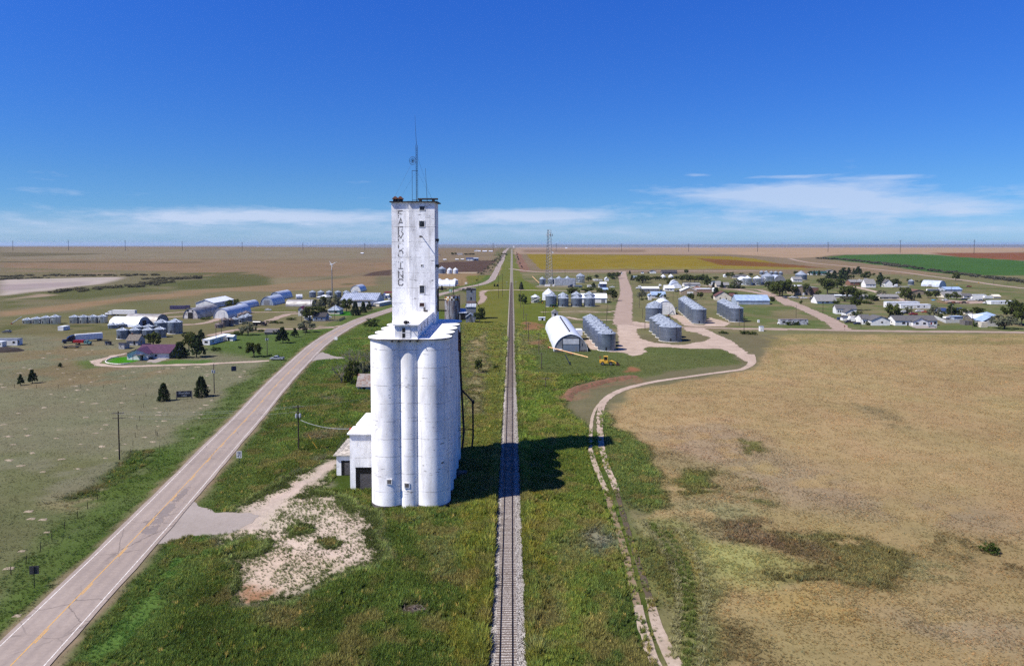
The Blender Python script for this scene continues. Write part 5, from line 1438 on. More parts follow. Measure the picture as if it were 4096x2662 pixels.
# ---------------------------------------------------------------- houses and sheds
def win(parent, x0, x1, z0, z1, face, y, fm=None, gm=None):
	"""framed window; face: f front (y = const), r right side, l left side (x = const)"""
	f, g = MB(), MB()
	def bx(m, a0, a1, b0, b1, d0, d1):
		if face == 'f':
			m.box(a0, y - d1, b0, a1, y - d0, b1)
		elif face == 'r':
			m.box(y + d0, a0, b0, y + d1, a1, b1)
		else:
			m.box(y - d1, a0, b0, y - d0, a1, b1)
	bx(f, x0 - .1, x1 + .1, z0 - .1, z1 + .1, -.02, .05)
	bx(g, x0, x1, z0, z1, .0, .062)
	o = f.build('window', fm or WFRAME, parent)
	g.build('pane', gm or GLASS, o)
	return o
def house(c, xl, xr, yb, wallpx, depth, kind, wm, rm, label, rise=None, yaw=0.0, wins=(), doors=(), sides=(), ov=.4, name='house', cat='house', chimney=None, z0=0.0, metres=None, group=None):
	"""front wall from xl to xr at the base line yb (crop pixels); kind: x ridge along the front, y gable to the front, hip, flat, shed"""
	xm = (xl + xr) / 2
	p = G(c, xm, yb)
	s = px2m(c, p)
	W = (xr - xl) * s / math.cos(yaw)
	H = wallpx * s if metres is None else metres
	t = thing(name, label, cat, p, yaw, group)
	w2 = W / 2
	D = depth
	if rise is None:
		rise = .22 * (D if kind == 'x' else W)
	wl, rf_ = MB(), MB()
	th = .14
	if kind == 'x':
		wl.prism([(0, 0), (D, 0), (D, H), (D / 2, H + rise), (0, H)], -w2, w2, 'x')
		k = rise / (D / 2)
		for sg in (0, 1):
			def yy(v):
				return v if sg == 0 else D - v
			q = [(yy(-ov), H - ov * k + .02), (yy(D / 2), H + rise + .02), (yy(D / 2), H + rise + th + .02), (yy(-ov), H - ov * k + th + .02)]
			rf_.prism(q, -w2 - ov, w2 + ov, 'x')
	elif kind == 'y':
		wl.prism([(-w2, 0), (w2, 0), (w2, H), (0, H + rise), (-w2, H)], 0, D, 'y')
		k = rise / w2
		for sg in (-1, 1):
			q = [(sg * (w2 + ov), H - ov * k + .02), (0, H + rise + .02), (0, H + rise + th + .02), (sg * (w2 + ov), H - ov * k + th + .02)]
			rf_.prism(q, -ov, D + ov, 'y')
	elif kind == 'hip':
		wl.box(-w2, 0, 0, w2, D, H)
		r_ = max(0.0, w2 - D / 2)
		o = ov
		rf_.add([(-w2 - o, -o, H + .01), (w2 + o, -o, H + .01), (w2 + o, D + o, H + .01), (-w2 - o, D + o, H + .01), (-r_, D / 2, H + rise), (r_ + .01, D / 2, H + rise)],
				[(0, 1, 5, 4), (1, 2, 5), (2, 3, 4, 5), (3, 0, 4), (0, 3, 2, 1)])
	elif kind == 'flat':
		wl.box(-w2, 0, 0, w2, D, H)
		rf_.box(-w2 - ov, -ov, H, w2 + ov, D + ov, H + .18)
	else:                                   # shed roof falling to the back
		wl.prism([(0, 0), (D, 0), (D, H), (0, H + rise)], -w2, w2, 'x')
		k = rise / D
		rf_.prism([(-ov, H + rise + ov * k + .02), (D + ov, H - ov * k + .02), (D + ov, H - ov * k + .16), (-ov, H + rise + ov * k + .16)], -w2 - ov, w2 + ov, 'x')
	wo = wl.build('wall', wm, t)
	ro = rf_.build('roof', rm, t)
	for (u, v, ww, hh2) in wins:
		x = -w2 + u * W
		z = v * H
		win(t, x - ww / 2, x + ww / 2, z - hh2 / 2, z + hh2 / 2, 'f', 0)
	for dd in doors:
		u, ww, hh2, dm = dd
		x = -w2 + u * W
		d = MB().box(x - ww / 2, -.05, 0.02, x + ww / 2, .03, hh2).build('door', dm, t)
		MB().box(x - ww / 2 - .1, -.035, 0, x - ww / 2, .02, hh2 + .1).box(x + ww / 2, -.035, 0, x + ww / 2 + .1, .02, hh2 + .1).box(x - ww / 2, -.035, hh2, x + ww / 2, .02, hh2 + .1).build('door_frame', WFRAME, d)
	for (sd, u, v, ww, hh2) in sides:
		y = u * D
		z = v * H
		win(t, y - ww / 2, y + ww / 2, z - hh2 / 2, z + hh2 / 2, sd, w2 if sd == 'r' else -w2)
	if chimney:
		x, y = -w2 + chimney[0] * W, chimney[1] * D
		MB().box(x - .3, y - .3, H, x + .3, y + .3, H + rise + .8).build('chimney', BRICK, ro)
	return t
YT = R(-8)      # the town grid leans a little to the east
W1 = (1.1, 1.1)
# --- west farm
t = house('J', -170, 380, 803, 140, 4.2, 'flat', WWALL, M('grey_flat_roof', srgb(150, 156, 170), srgb(120, 126, 140), .8, .8), 'white trailer house with two dark windows at the left edge', wins=((.53, .55, 1.1, 1.0), (.86, .55, 1.1, 1.0)), sides=(('r', .25, .5, .9, 1.7),), ov=.1, name='trailer_house', yaw=R(4))
house('J', -60, 50, 830, 110, 3, 'flat', WWALL, WROOF, 'small white shed cut by the left edge before the trailer house', wins=((.6, .55, .5, .6),), name='shed', cat='shed', ov=.1)
house('J', 1310, 1436, 463, 84, 6, 'flat', WWALL, WROOF, 'plain white box shed in the weeds below the shiny bins', name='box_shed', cat='shed', ov=.05)
house('A', 1246, 1298, 1279, 34, 2.2, 'shed', OLDW, SHO, 'tiny leaning outhouse on the pasture', rise=.5, doors=((.4, .7, 1.6, DKMETAL),), name='outhouse', cat='shed')
house('A', 1412, 1480, 1327, 62, 4.6, 'shed', WOLD, TINR, 'low white chicken shed beside the shingled cottage', rise=.6, sides=(('r', .4, .6, .8, .6),), wins=((.3, .6, .5, .5),), name='chicken_shed', cat='shed')
house('A', 1506, 1640, 1283, 62, 7, 'x', WOLD, SHO, 'old white cottage with worn shingle roof before the bins', rise=2.4, wins=((.7, .5, 1.0, 1.9),), sides=(('r', .5, .5, 1.0, 1.6),), chimney=(.2, .5))
t = house('A', 1625, 2012, 1438, 72, 13, 'x', WWALL, MAROON, 'white ranch house with maroon metal roof and round lawn', rise=2.5, doors=((.82, 4.6, 2.3, DOORW),), wins=((.6, .5, 1.0, .9),), ov=.7)
p = t.location
g_ = MB().prism([(-9.2, 0), (-.4, 0), (-.4, 2.7), (-4.8, 4.5), (-9.2, 2.7)], -3.4, .0, 'y').build('gable_wing', WWALL, t)
k_ = 1.8 / 4.4
MB().prism([(-9.8, 2.48), (-4.8, 4.53), (-4.8, 4.68), (-9.8, 2.63)], -4.0, 5.5, 'y').prism([(.2, 2.48), (-4.8, 4.53), (-4.8, 4.68), (.2, 2.63)], -4.0, 5.5, 'y').build('wing_roof', MAROON, g_)
MB().box(-5.4, -6.4, 2.3, -1.6, -3.4, 2.45).box(-1.9, -6.3, 0, -1.7, -6.1, 2.3).box(-5.3, -6.3, 0, -5.1, -6.1, 2.3).build('porch', SHG, g_)
MB().box(-3.6, -3.48, .05, -2.4, -3.39, 2.1).build('front_door', DKMETAL, g_)
house('A', 2024, 2200, 853, 40, 2.6, 'flat', PURP, PURP, 'long faded purple shipping container in the grass', name='shipping_container', cat='container', ov=.02, yaw=R(6))
house('A', 2203, 2250, 841, 32, 2.6, 'flat', PURP, PURP, 'short purple container behind the long one', name='shipping_container', cat='container', ov=.02, yaw=R(6))
house('B', 247, 460, 838, 62, 36, 'y', WWALL, WROOF, 'white gable roofed steel shop behind the quonsets', rise=2.6, yaw=R(-2), doors=((.52, 4.6, 3.4, DOORW),), name='steel_shop', cat='shop')
t = house('B', 326, 415, 1278, 62, 22, 'flat', WWALL, WROOF, 'long white mobile home on the mown lawn', yaw=R(-4), wins=((.5, .6, 1.6, 1.0),), sides=(('r', .15, .55, .9, 1.3), ('r', .5, .55, .9, 1.0), ('r', .62, .55, .9, 1.0)), name='mobile_home', ov=.12)
house('B', 618, 688, 1230, 52, 5, 'x', WWALL, WROOF, 'white entry porch at the far end of the mobile home', rise=.5, doors=((.3, .9, 2.0, GLASS),), name='entry_porch', cat='porch')
house('B', 1068, 1200, 1150, 24, 7, 'x', OLDW, SHG, 'open grey roofed shelter among bushes', rise=1.3, name='open_shelter', cat='shelter')
house('B', 1467, 1520, 932, 82, 8, 'y', M('off_white_barn_boards', srgb(224, 220, 208), srgb(200, 196, 186), .8, .8), REDROOF, 'small pale barn with a red roof beside the farmyard trees', rise=1.6, name='red_roofed_barn', cat='barn')
house('B', 1536, 1592, 980, 34, 6, 'flat', WWALL, WROOF, 'white garage wall under the farmyard trees', name='garage', cat='garage')
house('B', 1640, 1790, 992, 52, 9, 'x', BLUEW, SHD, 'shaded grey blue house behind the picket fence', rise=2.2, wins=((.3, .5, 1.0, 1.1), (.7, .5, 1.0, 1.1)))
t = house('B', 1818, 1958, 914, 50, 11, 'hip', CREAM, GROOF, 'cream cottage with a pale hipped metal roof', rise=3.2, wins=((.22, .62, .8, .8), (.7, .6, 1.6, 1.2)), sides=(('r', .3, .55, 1.2, 1.2), ('r', .7, .55, 1.2, 1.2)), ov=.5)
house('H', 1230, 1985, 520, 92, 30, 'x', WWALL, SROOF, 'long farm shop with a silver ribbed roof near the highway', rise=5.0, yaw=R(-2), name='farm_shop', cat='shop', ov=.5)
house('H', 1480, 1880, 560, 118, 9, 'flat', WWALL, GREYC, 'white flat roofed lean-to before the silver roofed shop', name='lean_to', cat='shed', doors=((.3, 2.4, 2.4, DOORW), (.55, 2.4, 2.4, DOORW)))
house('H', 1945, 2050, 556, 72, 24, 'flat', CREAM, WROOF, 'low white roofed shop wing beside the highway', yaw=R(-14), name='shop_wing', cat='shop', sides=(('r', .5, .6, 1, 1.1), ('r', .7, .6, 1, 1.1), ('r', .85, .6, 1, 1.1)))
house('H', 2085, 2175, 390, 60, 10, 'y', BLUEW, SROOF, 'small blue white shed right of the silver roofed shop', name='small_shed', cat='shed', rise=1.8)
house('H', 2160, 2240, 385, 64, 8, 'x', WWALL, WROOF, 'small white office beside the red fuel canopy', name='small_office', cat='office', rise=.8)
house('H', 720, 980, 400, 40, 12, 'hip', CREAM, WROOF, 'white roofed house behind the farmyard trees', rise=1.8)
# --- old elevator beside the rails
_p = G('W', 434, 1290)
rs_ = 5.05
os_ = thing('rusty_silo', 'rusty round steel silo with a checkered gold and white top band', 'silo', (_p[0], _p[1] + rs_, 0))
MB().lathe([(rs_, 0), (rs_, 3.2), (rs_ + .05, 3.25), (rs_, 3.3), (rs_, 6.6), (rs_ + .05, 6.65), (rs_, 6.7), (rs_, 9.9), (rs_ + .05, 9.95), (rs_, 10.0), (rs_, 15.4), (rs_ - .12, 15.4), (rs_ - .12, 14.9)], 48).build(
	'wall', M('streaked_rusty_silo_steel', srgb(184, 184, 190), srgb(128, 96, 84), .42, .6, metal=.25, stretch=(1, 1, .22), lo=.42, hi=.6, spots=(srgb(96, 66, 56), 1.1, .6, (1.2, 1.2, .5))), os_, 'auto')
MB().cyl(0, 0, rs_ - .1, 14.7, .6, 15.9, 40).build('roof', M('rust_brown_roof', srgb(112, 86, 74), srgb(78, 62, 56), 1.2, .9), os_)
pg = MB()
a0, a1 = -math.pi / 24, math.pi / 24
for z0_, z1_ in ((0, 1.35),):
	vs = [((rs_ + .03) * math.cos(a0 + (a1 - a0) * k / 3), (rs_ + .03) * math.sin(a0 + (a1 - a0) * k / 3), z) for z in (z0_, z1_) for k in range(4)]
	pg.add(vs, [(k, k + 1, 5 + k, 4 + k) for k in range(3)])
PANW = M('white_enamel_panel', srgb(232, 228, 220), srgb(204, 198, 190), 1, .5)
PANG = M('gold_enamel_panel', srgb(206, 160, 84), srgb(176, 130, 66), 1, .5)
PANB = M('rusted_enamel_panel', srgb(92, 64, 54), srgb(66, 52, 48), 1, .8)
pm = {}
for nm_, m_ in (('w', PANW), ('g', PANG), ('b', PANB)):
	me_ = pg.mesh('panel')
	me_.materials.append(m_)
	pm[nm_] = me_
for r_ in range(2):
	for k in range(24):
		key = 'w' if (k + r_) % 2 else 'g'
		if random.random() < .12 or (k in (19, 20, 21) and (k + r_) % 2 == 0 and random.random() < .6):
			key = 'b'
		o = bpy.data.objects.new('panel', pm[key])
		COL.objects.link(o)
		o.parent = os_
		o.location = (0, 0, 12.55 + r_ * 1.38)
		o.rotation_euler = (0, 0, k * math.pi / 12)
l_ = MB()
for dx in (-.25, .25):
	l_.tube([(-1.6 + dx, -math.sqrt(rs_ ** 2 - 2.6) - .15, .5), (-1.6 + dx, -math.sqrt(rs_ ** 2 - 2.6) - .15, 15.6)], .04, 4)
for k in range(30):
	l_.tube([(-1.85, -math.sqrt(rs_ ** 2 - 2.6) - .15, .7 + k * .5), (-1.35, -math.sqrt(rs_ ** 2 - 2.6) - .15, .7 + k * .5)], .03, 4)
l_.build('ladder', DKMETAL, os_)
for k in range(9):
	a = math.pi * (1 + k / 8)
	MB().box(4.9 * math.cos(a) - .12, 4.9 * math.sin(a) - .12, 15.4, 4.9 * math.cos(a) + .12, 4.9 * math.sin(a) + .12, 16.1).build('rim_post', DKMETAL, os_)
_q = G('W', 930, 1262)
we = thing('wooden_elevator', 'narrow grey metal clad elevator tower with stepped sheds', 'grain elevator', (_q[0], _q[1], 0))
CLAD = M('grey_tin_cladding', srgb(168, 172, 178), srgb(138, 142, 150), .5, .6, metal=.25, spots=(srgb(112, 90, 78), .8, .64), bands=(1.1, srgb(120, 124, 132), .9))
MB().box(-3.0, 0, 0, 3.0, 6.5, 19.8).build('tower', CLAD, we)
rt_ = MB().box(-3.1, -.1, 19.8, 3.1, 6.6, 20.0).build('roof', OLDW, we)
MB().box(-2.9, .2, 20.0, -.4, 2.6, 20.5).build('roof_hatch', DKMETAL, rt_)
MB().box(-3.02, -.06, 18.9, 3.02, .02, 19.75).build('cornice', DKMETAL, we)
MB().box(-.5, -.05, 12.6, .5, .03, 14.4).build('window', DKMETAL, we)
MB().box(-.35, -.3, 18.0, .35, .03, 18.8).build('vent_hood', DKMETAL, we)
MB().box(-3.05, -.04, 10.5, 3.05, .05, 11.9).build('faded_red_band', M('faded_red_paint', srgb(168, 124, 110), srgb(150, 140, 134), 1, .8), we)
lw = MB().prism([(-3.2, 0), (0, 0), (0, 9.8), (-3.2, 8.2)], -3.2, 3.2, 'x').build('lower_shed', CLAD, we)
MB().prism([(-3.6, 8.1), (.0, 9.9), (.0, 10.1), (-3.6, 8.3)], -3.4, 3.4, 'x').build('shed_roof', SROOF, lw)
MB().tube([(3.1, 2, 11.5), (5.6, 2, 7.2), (5.6, 2, 1.5)], .22, 6).build('spout', DKMETAL, we)
br = MB().tube([(-3, 3, 18.6), (-11.5, 1.5, 20.6)], .12, 5).tube([(-3, 3, 17.6), (-11.5, 1.5, 19.4)], .12, 5).tube([(-3, 2, 18.1), (-11.5, 1, 20.0)], .1, 5)
for k in range(9):
	br.tube([(-3 - k * .95, 2.8, 18.6 + k * .22), (-3 - k * .95 - .5, 2.5, 17.8 + k * .22)], .06, 4)
br.build('conveyor_bridge', DKMETAL, we)
MB().tube([(-11.5, 1.3, 15.5), (-11.5, 1.3, 22.0)], .1, 5).tube([(-11.1, 1.3, 15.5), (-11.5, 1.3, 21)], .08, 5).tube([(-11.9, 1.3, 15.5), (-11.5, 1.3, 21)], .08, 5).build('bridge_mast', DKMETAL, we)
t = house('W', 628, 815, 1285, 262, 9, 'shed', CLAD, SROOF, 'open sided drive shed between the rusty silo and the tower', rise=-2.0, doors=((.5, 3.6, 4.6, BLACK),), name='drive_shed', cat='shed')
t = house('W', 795, 1025, 1347, 135, 6.5, 'y', CLAD, GROOF, 'small grey gable shed before the old elevator tower', rise=2.1, name='gable_shed', cat='shed')
MB().tube([(0, -.6, .2), (.1, -.35, 4.6)], .1, 5).tube([(-.5, -.6, .2), (.1, -.35, 4.0)], .07, 5).tube([(.9, -.6, .2), (.1, -.35, 3.4)], .07, 5).build('leaning_poles', DWOOD, t)
# --- beyond: far farms up the highway
house('C', 1085, 1172, 275, 26, 14, 'x', BLUEW, BLUED, 'blue grey farm shop with white doors beyond the plowed field', rise=1.5, doors=((.3, 4, 3, DOORW), (.7, 4, 3, DOORW)), name='farm_shop', cat='shop')
house('C', 1172, 1228, 276, 26, 14, 'x', BLUED, BLUEW, 'dark blue end bay of the far farm shop', rise=1.6, doors=((.4, 4, 3, BLACK),), name='shop_bay', cat='shop')
house('C', 975, 1040, 208, 14, 8, 'x', CREAM, SHL, 'pale farmhouse among trees far beyond the plowed field', rise=1.6)
house('C', 1180, 1215, 166, 14, 8, 'y', WWALL, WROOF, 'tiny white barn on the far ridge', rise=1.8, name='barn', cat='barn')
house('C', 1220, 1255, 167, 8, 10, 'x', WWALL, WROOF, 'low white shed right of the far ridge barn', rise=1.0, name='shed', cat='shed')
house('C', 1280, 1330, 169, 8, 10, 'x', WWALL, WROOF, 'first of the low white sheds along the far ridge', rise=1.2, name='shed', cat='shed')
house('C', 1355, 1400, 169, 8, 10, 'x', WWALL, WROOF, 'last of the low white sheds along the far ridge', rise=1.0, name='shed', cat='shed')
house('C', 745, 770, 213, 12, 8, 'x', CREAM, SHBR, 'tiny brown roofed house just right of the headhouse', rise=1.6)
house('B', 2210, 2240, 193, 7, 9, 'x', WWALL, WROOF, 'lone white house on the far left prairie', rise=1.2)
house('C', 2265, 2290, 131, 7, 12, 'x', WWALL, WROOF, 'lone white house on the far right prairie', rise=1.2)
_e = np.array([(2055 - CX) / F_PX * 9500, 9500, gz(30, 9500)])
fe_ = thing('distant_elevator', 'tiny white grain elevator of the next town on the horizon', 'grain elevator', _e)
MB().box(-6, -8, 0, 6, 8, 34).build('silo_block', CW, fe_)
MB().box(-4, -5, 34, 4, 5, 40).build('headhouse', CW, fe_)
MB().cyl(38, 0, 6, 0, 6, 12, 16).build('steel_bin', GALV, fe_)
MB().box(-48, -6, 0, -30, 6, 14).build('annexe', CW, fe_)
_e = np.array([(1984 - CX) / F_PX * 9500, 9500, gz(-150, 9500)])
wt_ = thing('distant_water_tower', 'tiny pale water tower of the next town on the horizon', 'water tower', _e)
MB().cyl(0, 0, 2, 0, 1.5, 22, 10).build('stem', WWALL, wt_)
MB().lathe([(1.5, 22), (5, 25), (5, 29), (1, 32)], 14).build('tank', WWALL, wt_)
# ---------------------------------------------------------------- town, east of the rails
LB = 'house'
house('D', 540, 860, 352, 100, 12, 'flat', M('pale_corrugated_steel', srgb(206, 208, 214), srgb(180, 184, 192), .6, .5, metal=.2, bands=(1.0, srgb(166, 170, 180), .5, 0)), GROOF, 'corrugated pale grey box shed by the cell tower', name='corrugated_shed', cat='shed', ov=.05)
house('D', 948, 1340, 622, 76, 14, 'x', WWALL, WROOF, 'long white shed behind the street corner bins', rise=3.2, yaw=R(-3), doors=((.86, 3.2, 3, GREYW),), name='long_shed', cat='shed')
house('D', 1247, 1358, 468, 52, 8, 'x', OLDW, BROOF, 'dark open shed with a pale roof among trees', rise=1.6, name='shed', cat='shed')
house('D', 1240, 1338, 386, 60, 8, 'x', BLUED, WROOF, 'bright blue shed with a white roof by the dirt street', rise=1.6, name='blue_shed', cat='shed', wins=((.3, .5, .9, .8),))
house('D', 1318, 1374, 284, 34, 8, 'y', WWALL, WROOF, 'small white gabled house behind the campers', rise=1.8)
house('D', 1215, 1245, 384, 40, 3, 'y', WWALL, BROOF, 'tiny white hut beside the blue shed', rise=.8, name='hut', cat='shed')
house('D', 290, 390, 895, 44, 3.5, 'flat', WWALL, WROOF, 'small white pump shed near the barn cupola', doors=((.55, 1.2, 1.7, BLACK),), name='pump_shed', cat='shed', ov=.2)
house('D', 1892, 2150, 452, 52, 10, 'x', GREYW, WROOF, 'grey metal shop with a white roof by the dirt street', rise=1.6, wins=((.35, .5, 1.4, .9),), doors=((.55, 2.6, 2.6, GREYW), (.8, 2.6, 2.6, GREYW)), name='metal_shop', cat='shop')
house('D', 2035, 2255, 550, 52, 9, 'x', WWALL, BROOF, 'white cottage with a pale blue roof near the arched white shed', rise=2.6, wins=((.3, .5, 1.0, 1.2),))
house('D', 1990, 2035, 578, 72, 6, 'y', WWALL, BROOF, 'white side wing of the pale blue roofed cottage', rise=1.0, name='house_wing')
house('D', 2168, 2222, 580, 62, 3, 'y', WWALL, BROOF, 'white front porch of the pale blue roofed cottage', rise=1.6, name='porch', cat='porch')
house('E', 197, 288, 168, 32, 9, 'y', WWALL, SHD, 'white garage with a black gable by the yellow field', rise=1.8, doors=((.35, 2.4, 2.4, DOORW), (.65, 2.4, 2.4, DOORW)), name='garage', cat='garage')
house('E', 62, 98, 172, 24, 5, 'y', WWALL, SHD, 'tiny white shed left of the black gabled garage', rise=1.0, name='shed', cat='shed')
house('E', 382, 615, 176, 26, 12, 'x', OLDW, SHD, 'long ranch house with a black roof by the yellow field', rise=3.4, wins=((.15, .5, 1.4, .8), (.85, .5, 1.4, .8)), doors=((.5, 6, 1.9, BLACK),))
house('E', -255, -235, 178, 28, 5, 'y', WWALL, SHG, 'tiny white shed near the street end', rise=1.0, name='shed', cat='shed')
house('D', 1755, 1862, 262, 30, 9, 'x', CREAM, BROOF, 'pale house with bluish roof half hidden by hedge trees', rise=1.8, wins=((.4, .5, 1.2, .8),))
house('E', 422, 568, 442, 48, 9, 'x', WWALL, WROOF, 'white cottage left of the short quonset', rise=2.6, wins=((.35, .5, 1.2, 1.0), (.65, .5, 1.2, 1.0)))
house('E', 722, 970, 374, 36, 10, 'x', WWALL, SHL, 'white ranch house with a light grey roof', rise=1.8, wins=((.35, .5, 1.6, .9), (.75, .5, 1.2, .9)))
house('E', 760, 850, 373, 34, 4, 'y', WWALL, SHG, 'white gabled wing of the light grey roofed ranch', rise=1.4, name='house_wing', wins=((.5, .5, 1.6, 1.0),))
house('E', 675, 915, 503, 66, 16, 'y', TAN, WROOF, 'tan gable garage with a wide white door', rise=3.4, doors=((.58, 5.4, 3.2, DOORW),), name='garage', cat='garage', yaw=YT)
house('E', 885, 1000, 420, 26, 9, 'hip', TAN, SHBR, 'brown hip roofed house behind the pink block building', rise=2.4)
house('E', 912, 1148, 467, 60, 10, 'flat', PBRICK, WROOF, 'pinkish block building with a flat white roof', name='block_building', cat='building', ov=.25)
house('E', 1222, 1420, 392, 46, 9, 'x', CREAM, SHL, 'cream house with a light metal roof behind cypress trees', rise=2.6, wins=((.7, .5, 1.0, 1.0),))
house('E', 1205, 1290, 330, 24, 8, 'x', WWALL, SHL, 'low pale roofed house left of the cream house', rise=1.6)
house('E', 1130, 1200, 352, 50, 7, 'shed', WWALL, SHG, 'grey roofed carport beside dark trees', rise=1.4, name='carport', cat='carport')
house('E', 1172, 1216, 452, 44, 5, 'y', WWALL, WROOF, 'small white shed right of the pink block building', rise=1.0, name='shed', cat='shed')
house('E', 1207, 1448, 582, 62, 13, 'y', CREAM, SHMR, 'cream house with a tall maroon gable beside a dark cedar', rise=4.2, yaw=YT, wins=((.3, .5, 1.0, 1.5), (.68, .45, 1.0, 1.2)), sides=(('r', .5, .5, 1.2, 1.2),), chimney=(.45, .5))
house('E', 1370, 1450, 578, 52, 4, 'y', CREAM, SHMR, 'small gabled entry of the maroon gabled house', rise=1.8, yaw=YT, wins=((.5, .5, .9, 1.2),), name='house_entry')
house('E', 1440, 1512, 560, 44, 9, 'x', TAN, SHMR, 'maroon roofed back wing of the cream house', rise=2.2, name='house_wing')
house('E', 1532, 2040, 648, 62, 15, 'x', BLUEW, BROOF, 'long pale blue shed with a broad metal roof', rise=4.0, yaw=R(-2), doors=((.04, 1.4, 2.4, DOORW),), name='long_shed', cat='shed', ov=.35)
house('E', 1475, 1690, 242, 30, 10, 'x', CREAM, SHG, 'grey roofed house by far trees left of the silver bins', rise=2.2, wins=((.3, .5, 1.2, .9), (.7, .5, 1.2, .9)))
house('E', 1342, 1378, 226, 28, 6, 'y', WWALL, WROOF, 'tiny white garage left of the far grey roofed house', rise=1.2, name='garage', cat='garage')
house('F', 515, 665, 320, 40, 10, 'x', WWALL, SHL, 'white house with a steep grey roof before the blue grey bin', rise=3.2, wins=((.3, .5, .9, .9), (.6, .5, .9, .9), (.85, .5, .9, .9)))
house('F', 812, 1090, 208, 30, 14, 'x', WWALL, GRROOF, 'long white shed with a dark green roof behind pines', rise=3.0, name='long_shed', cat='shed')
house('F', 1092, 1236, 170, 22, 12, 'y', CREAM, SHG, 'cream house with a wide grey gable behind pines', rise=2.6)
# tan two-storey town hall
t = house('F', 560, 800, 548, 190, 22, 'flat', TAN, WROOF, 'tan two storey brick hall with a flat white roof and parapet', name='brick_hall', cat='building', ov=.15, metres=8.4, wins=((.3, .2, 1.6, 1.8), (.75, .2, 1.6, 1.8)), doors=((.52, 1.6, 2.4, DOORW),))
MB().box(-8.2, -.25, 8.55, 8.2, .1, 9.1).build('parapet', TAN, t)
MB().box(-8.2, .1, 8.6, -7.9, 22, 9.0).build('parapet', TAN, t)
house('F', 790, 935, 545, 150, 16, 'flat', BRICK, SHL, 'brick storefront joined to the tan hall', name='storefront', cat='building', ov=.1, metres=7.2)
t = house('F', 800, 938, 540, 50, 3.5, 'y', TAN, SHD, 'tan gabled upper bay over the hall porch', rise=1.1, metres=5.4, name='upper_bay', cat='building', wins=((.5, .78, 1.6, 1.0),), doors=((.25, 1.6, 2.3, BLACK), (.7, 1.6, 2.3, BLACK)))
house('F', 912, 1230, 686, 52, 12, 'x', WWALL, SHL, 'white farmhouse with a big light grey roof and porch', rise=4.4, wins=((.3, .4, 1.2, 1.1), (.55, .45, 2.4, 1.0), (.85, .4, 1.2, 1.1)), ov=.8)
house('F', 1025, 1500, 592, 40, 12, 'flat', CREAM, WROOF, 'long low flat roofed building behind dark elms', name='low_building', cat='building')
house('F', 1585, 1780, 612, 46, 9, 'x', GREYW, SHL, 'grey trailer with a light roof half hidden by bushes', rise=1.4, name='trailer_house')
house('F', 1965, 2285, 618, 46, 9, 'x', CREAM, SHL, 'long cream bunkhouse with a light grey roof', rise=1.9, wins=((.3, .5, 4.0, .7), (.75, .5, 4.0, .7)), name='bunkhouse')
house('F', 1468, 1690, 382, 58, 12, 'x', BRICK, SHL, 'red brick house with a light roof beside the pines', rise=2.4, wins=((.3, .5, 1.2, 1.0),))
house('F', 1640, 1690, 378, 54, 8, 'y', BRICK, WROOF, 'brick gabled wing of the red brick house', rise=2.6, name='house_wing')
house('F', 1728, 1895, 418, 60, 11, 'x', WWALL, SHL, 'white house with a steep gable and dormer', rise=5.2, wins=((.5, .6, 1.0, 1.0), (.8, .6, 1.0, 1.0)))
house('F', 1730, 1790, 400, 60, 8, 'y', WWALL, SHL, 'white steep gable left of the dormered house', rise=5.0, name='house_wing')
house('F', 2050, 2168, 412, 70, 14, 'y', WWALL, SHG, 'white gabled house right of the round pine', rise=3.8, yaw=YT)
house('F', 1245, 1560, 862, 92, 9, 'x', WWALL, SHG, 'white house with a dark grey roof at the corner driveway', rise=2.4, yaw=R(-10), wins=((.1, .5, .9, 1.3), (.2, .5, .9, 1.3)), ov=.4)
house('F', 1395, 1560, 910, 78, 8, 'y', WWALL, SHG, 'white garage wing with two doors at the corner driveway', rise=1.9, yaw=R(-6), doors=((.32, 1.8, 2.2, CREAM), (.66, 1.6, 2.2, CREAM)), name='garage_wing', cat='garage')
house('F', 1342, 1448, 968, 62, 3.5, 'y', WWALL, SHD, 'small white garden shed before the corner house', rise=.7, name='garden_shed', cat='shed')
house('F', 1822, 2132, 1050, 86, 10, 'y', WWALL, SHG, 'white gable house wall with one dark window', rise=2.5, wins=((.57, .62, 1.2, .95),), yaw=R(-2))
t = house('F', 1672, 1820, 1035, 92, 10, 'x', WWALL, SHG, 'white wing with dark grey roof beside the gable house', rise=2.3, wins=((.2, .5, 1.0, 1.2), (.5, .5, 1.0, 1.3)), name='house_wing')
t = house('G', 145, 848, 1052, 86, 10, 'x', WWALL, SHG, 'long white duplex with dark grey roof and parking bays', rise=2.5, wins=((.2, .52, 1.9, 1.4), (.95, .52, 1.6, 1.4)), doors=((.3, 1.0, 2.1, DKMETAL), (.855, .9, 2.1, REDP)), sides=(('l', .4, .55, .8, .9),), ov=.35)
g_ = MB().prism([(-4.6, 0), (4.6, 0), (4.6, 2.75), (0, 4.75), (-4.6, 2.75)], -1.6, .0, 'y').build('front_gable', WWALL, t)
g_.location = (1.8, 0, 0)
MB().prism([(-5.1, 2.53), (0, 4.77), (0, 4.92), (-5.1, 2.68)], -2.0, 4.5, 'y').prism([(5.1, 2.53), (0, 4.77), (0, 4.92), (5.1, 2.68)], -2.0, 4.5, 'y').build('gable_roof', SHG, g_)
for x in (-2.2, 2.2):
	win(g_, x - .85, x + .85, .9, 2.1, 'f', -1.6)
house('G', -120, 60, 1048, 84, 9, 'y', WWALL, SHG, 'white gable shed left of the duplex tree', rise=1.9, wins=((.3, .55, .6, .9),), name='white_shed', cat='shed')
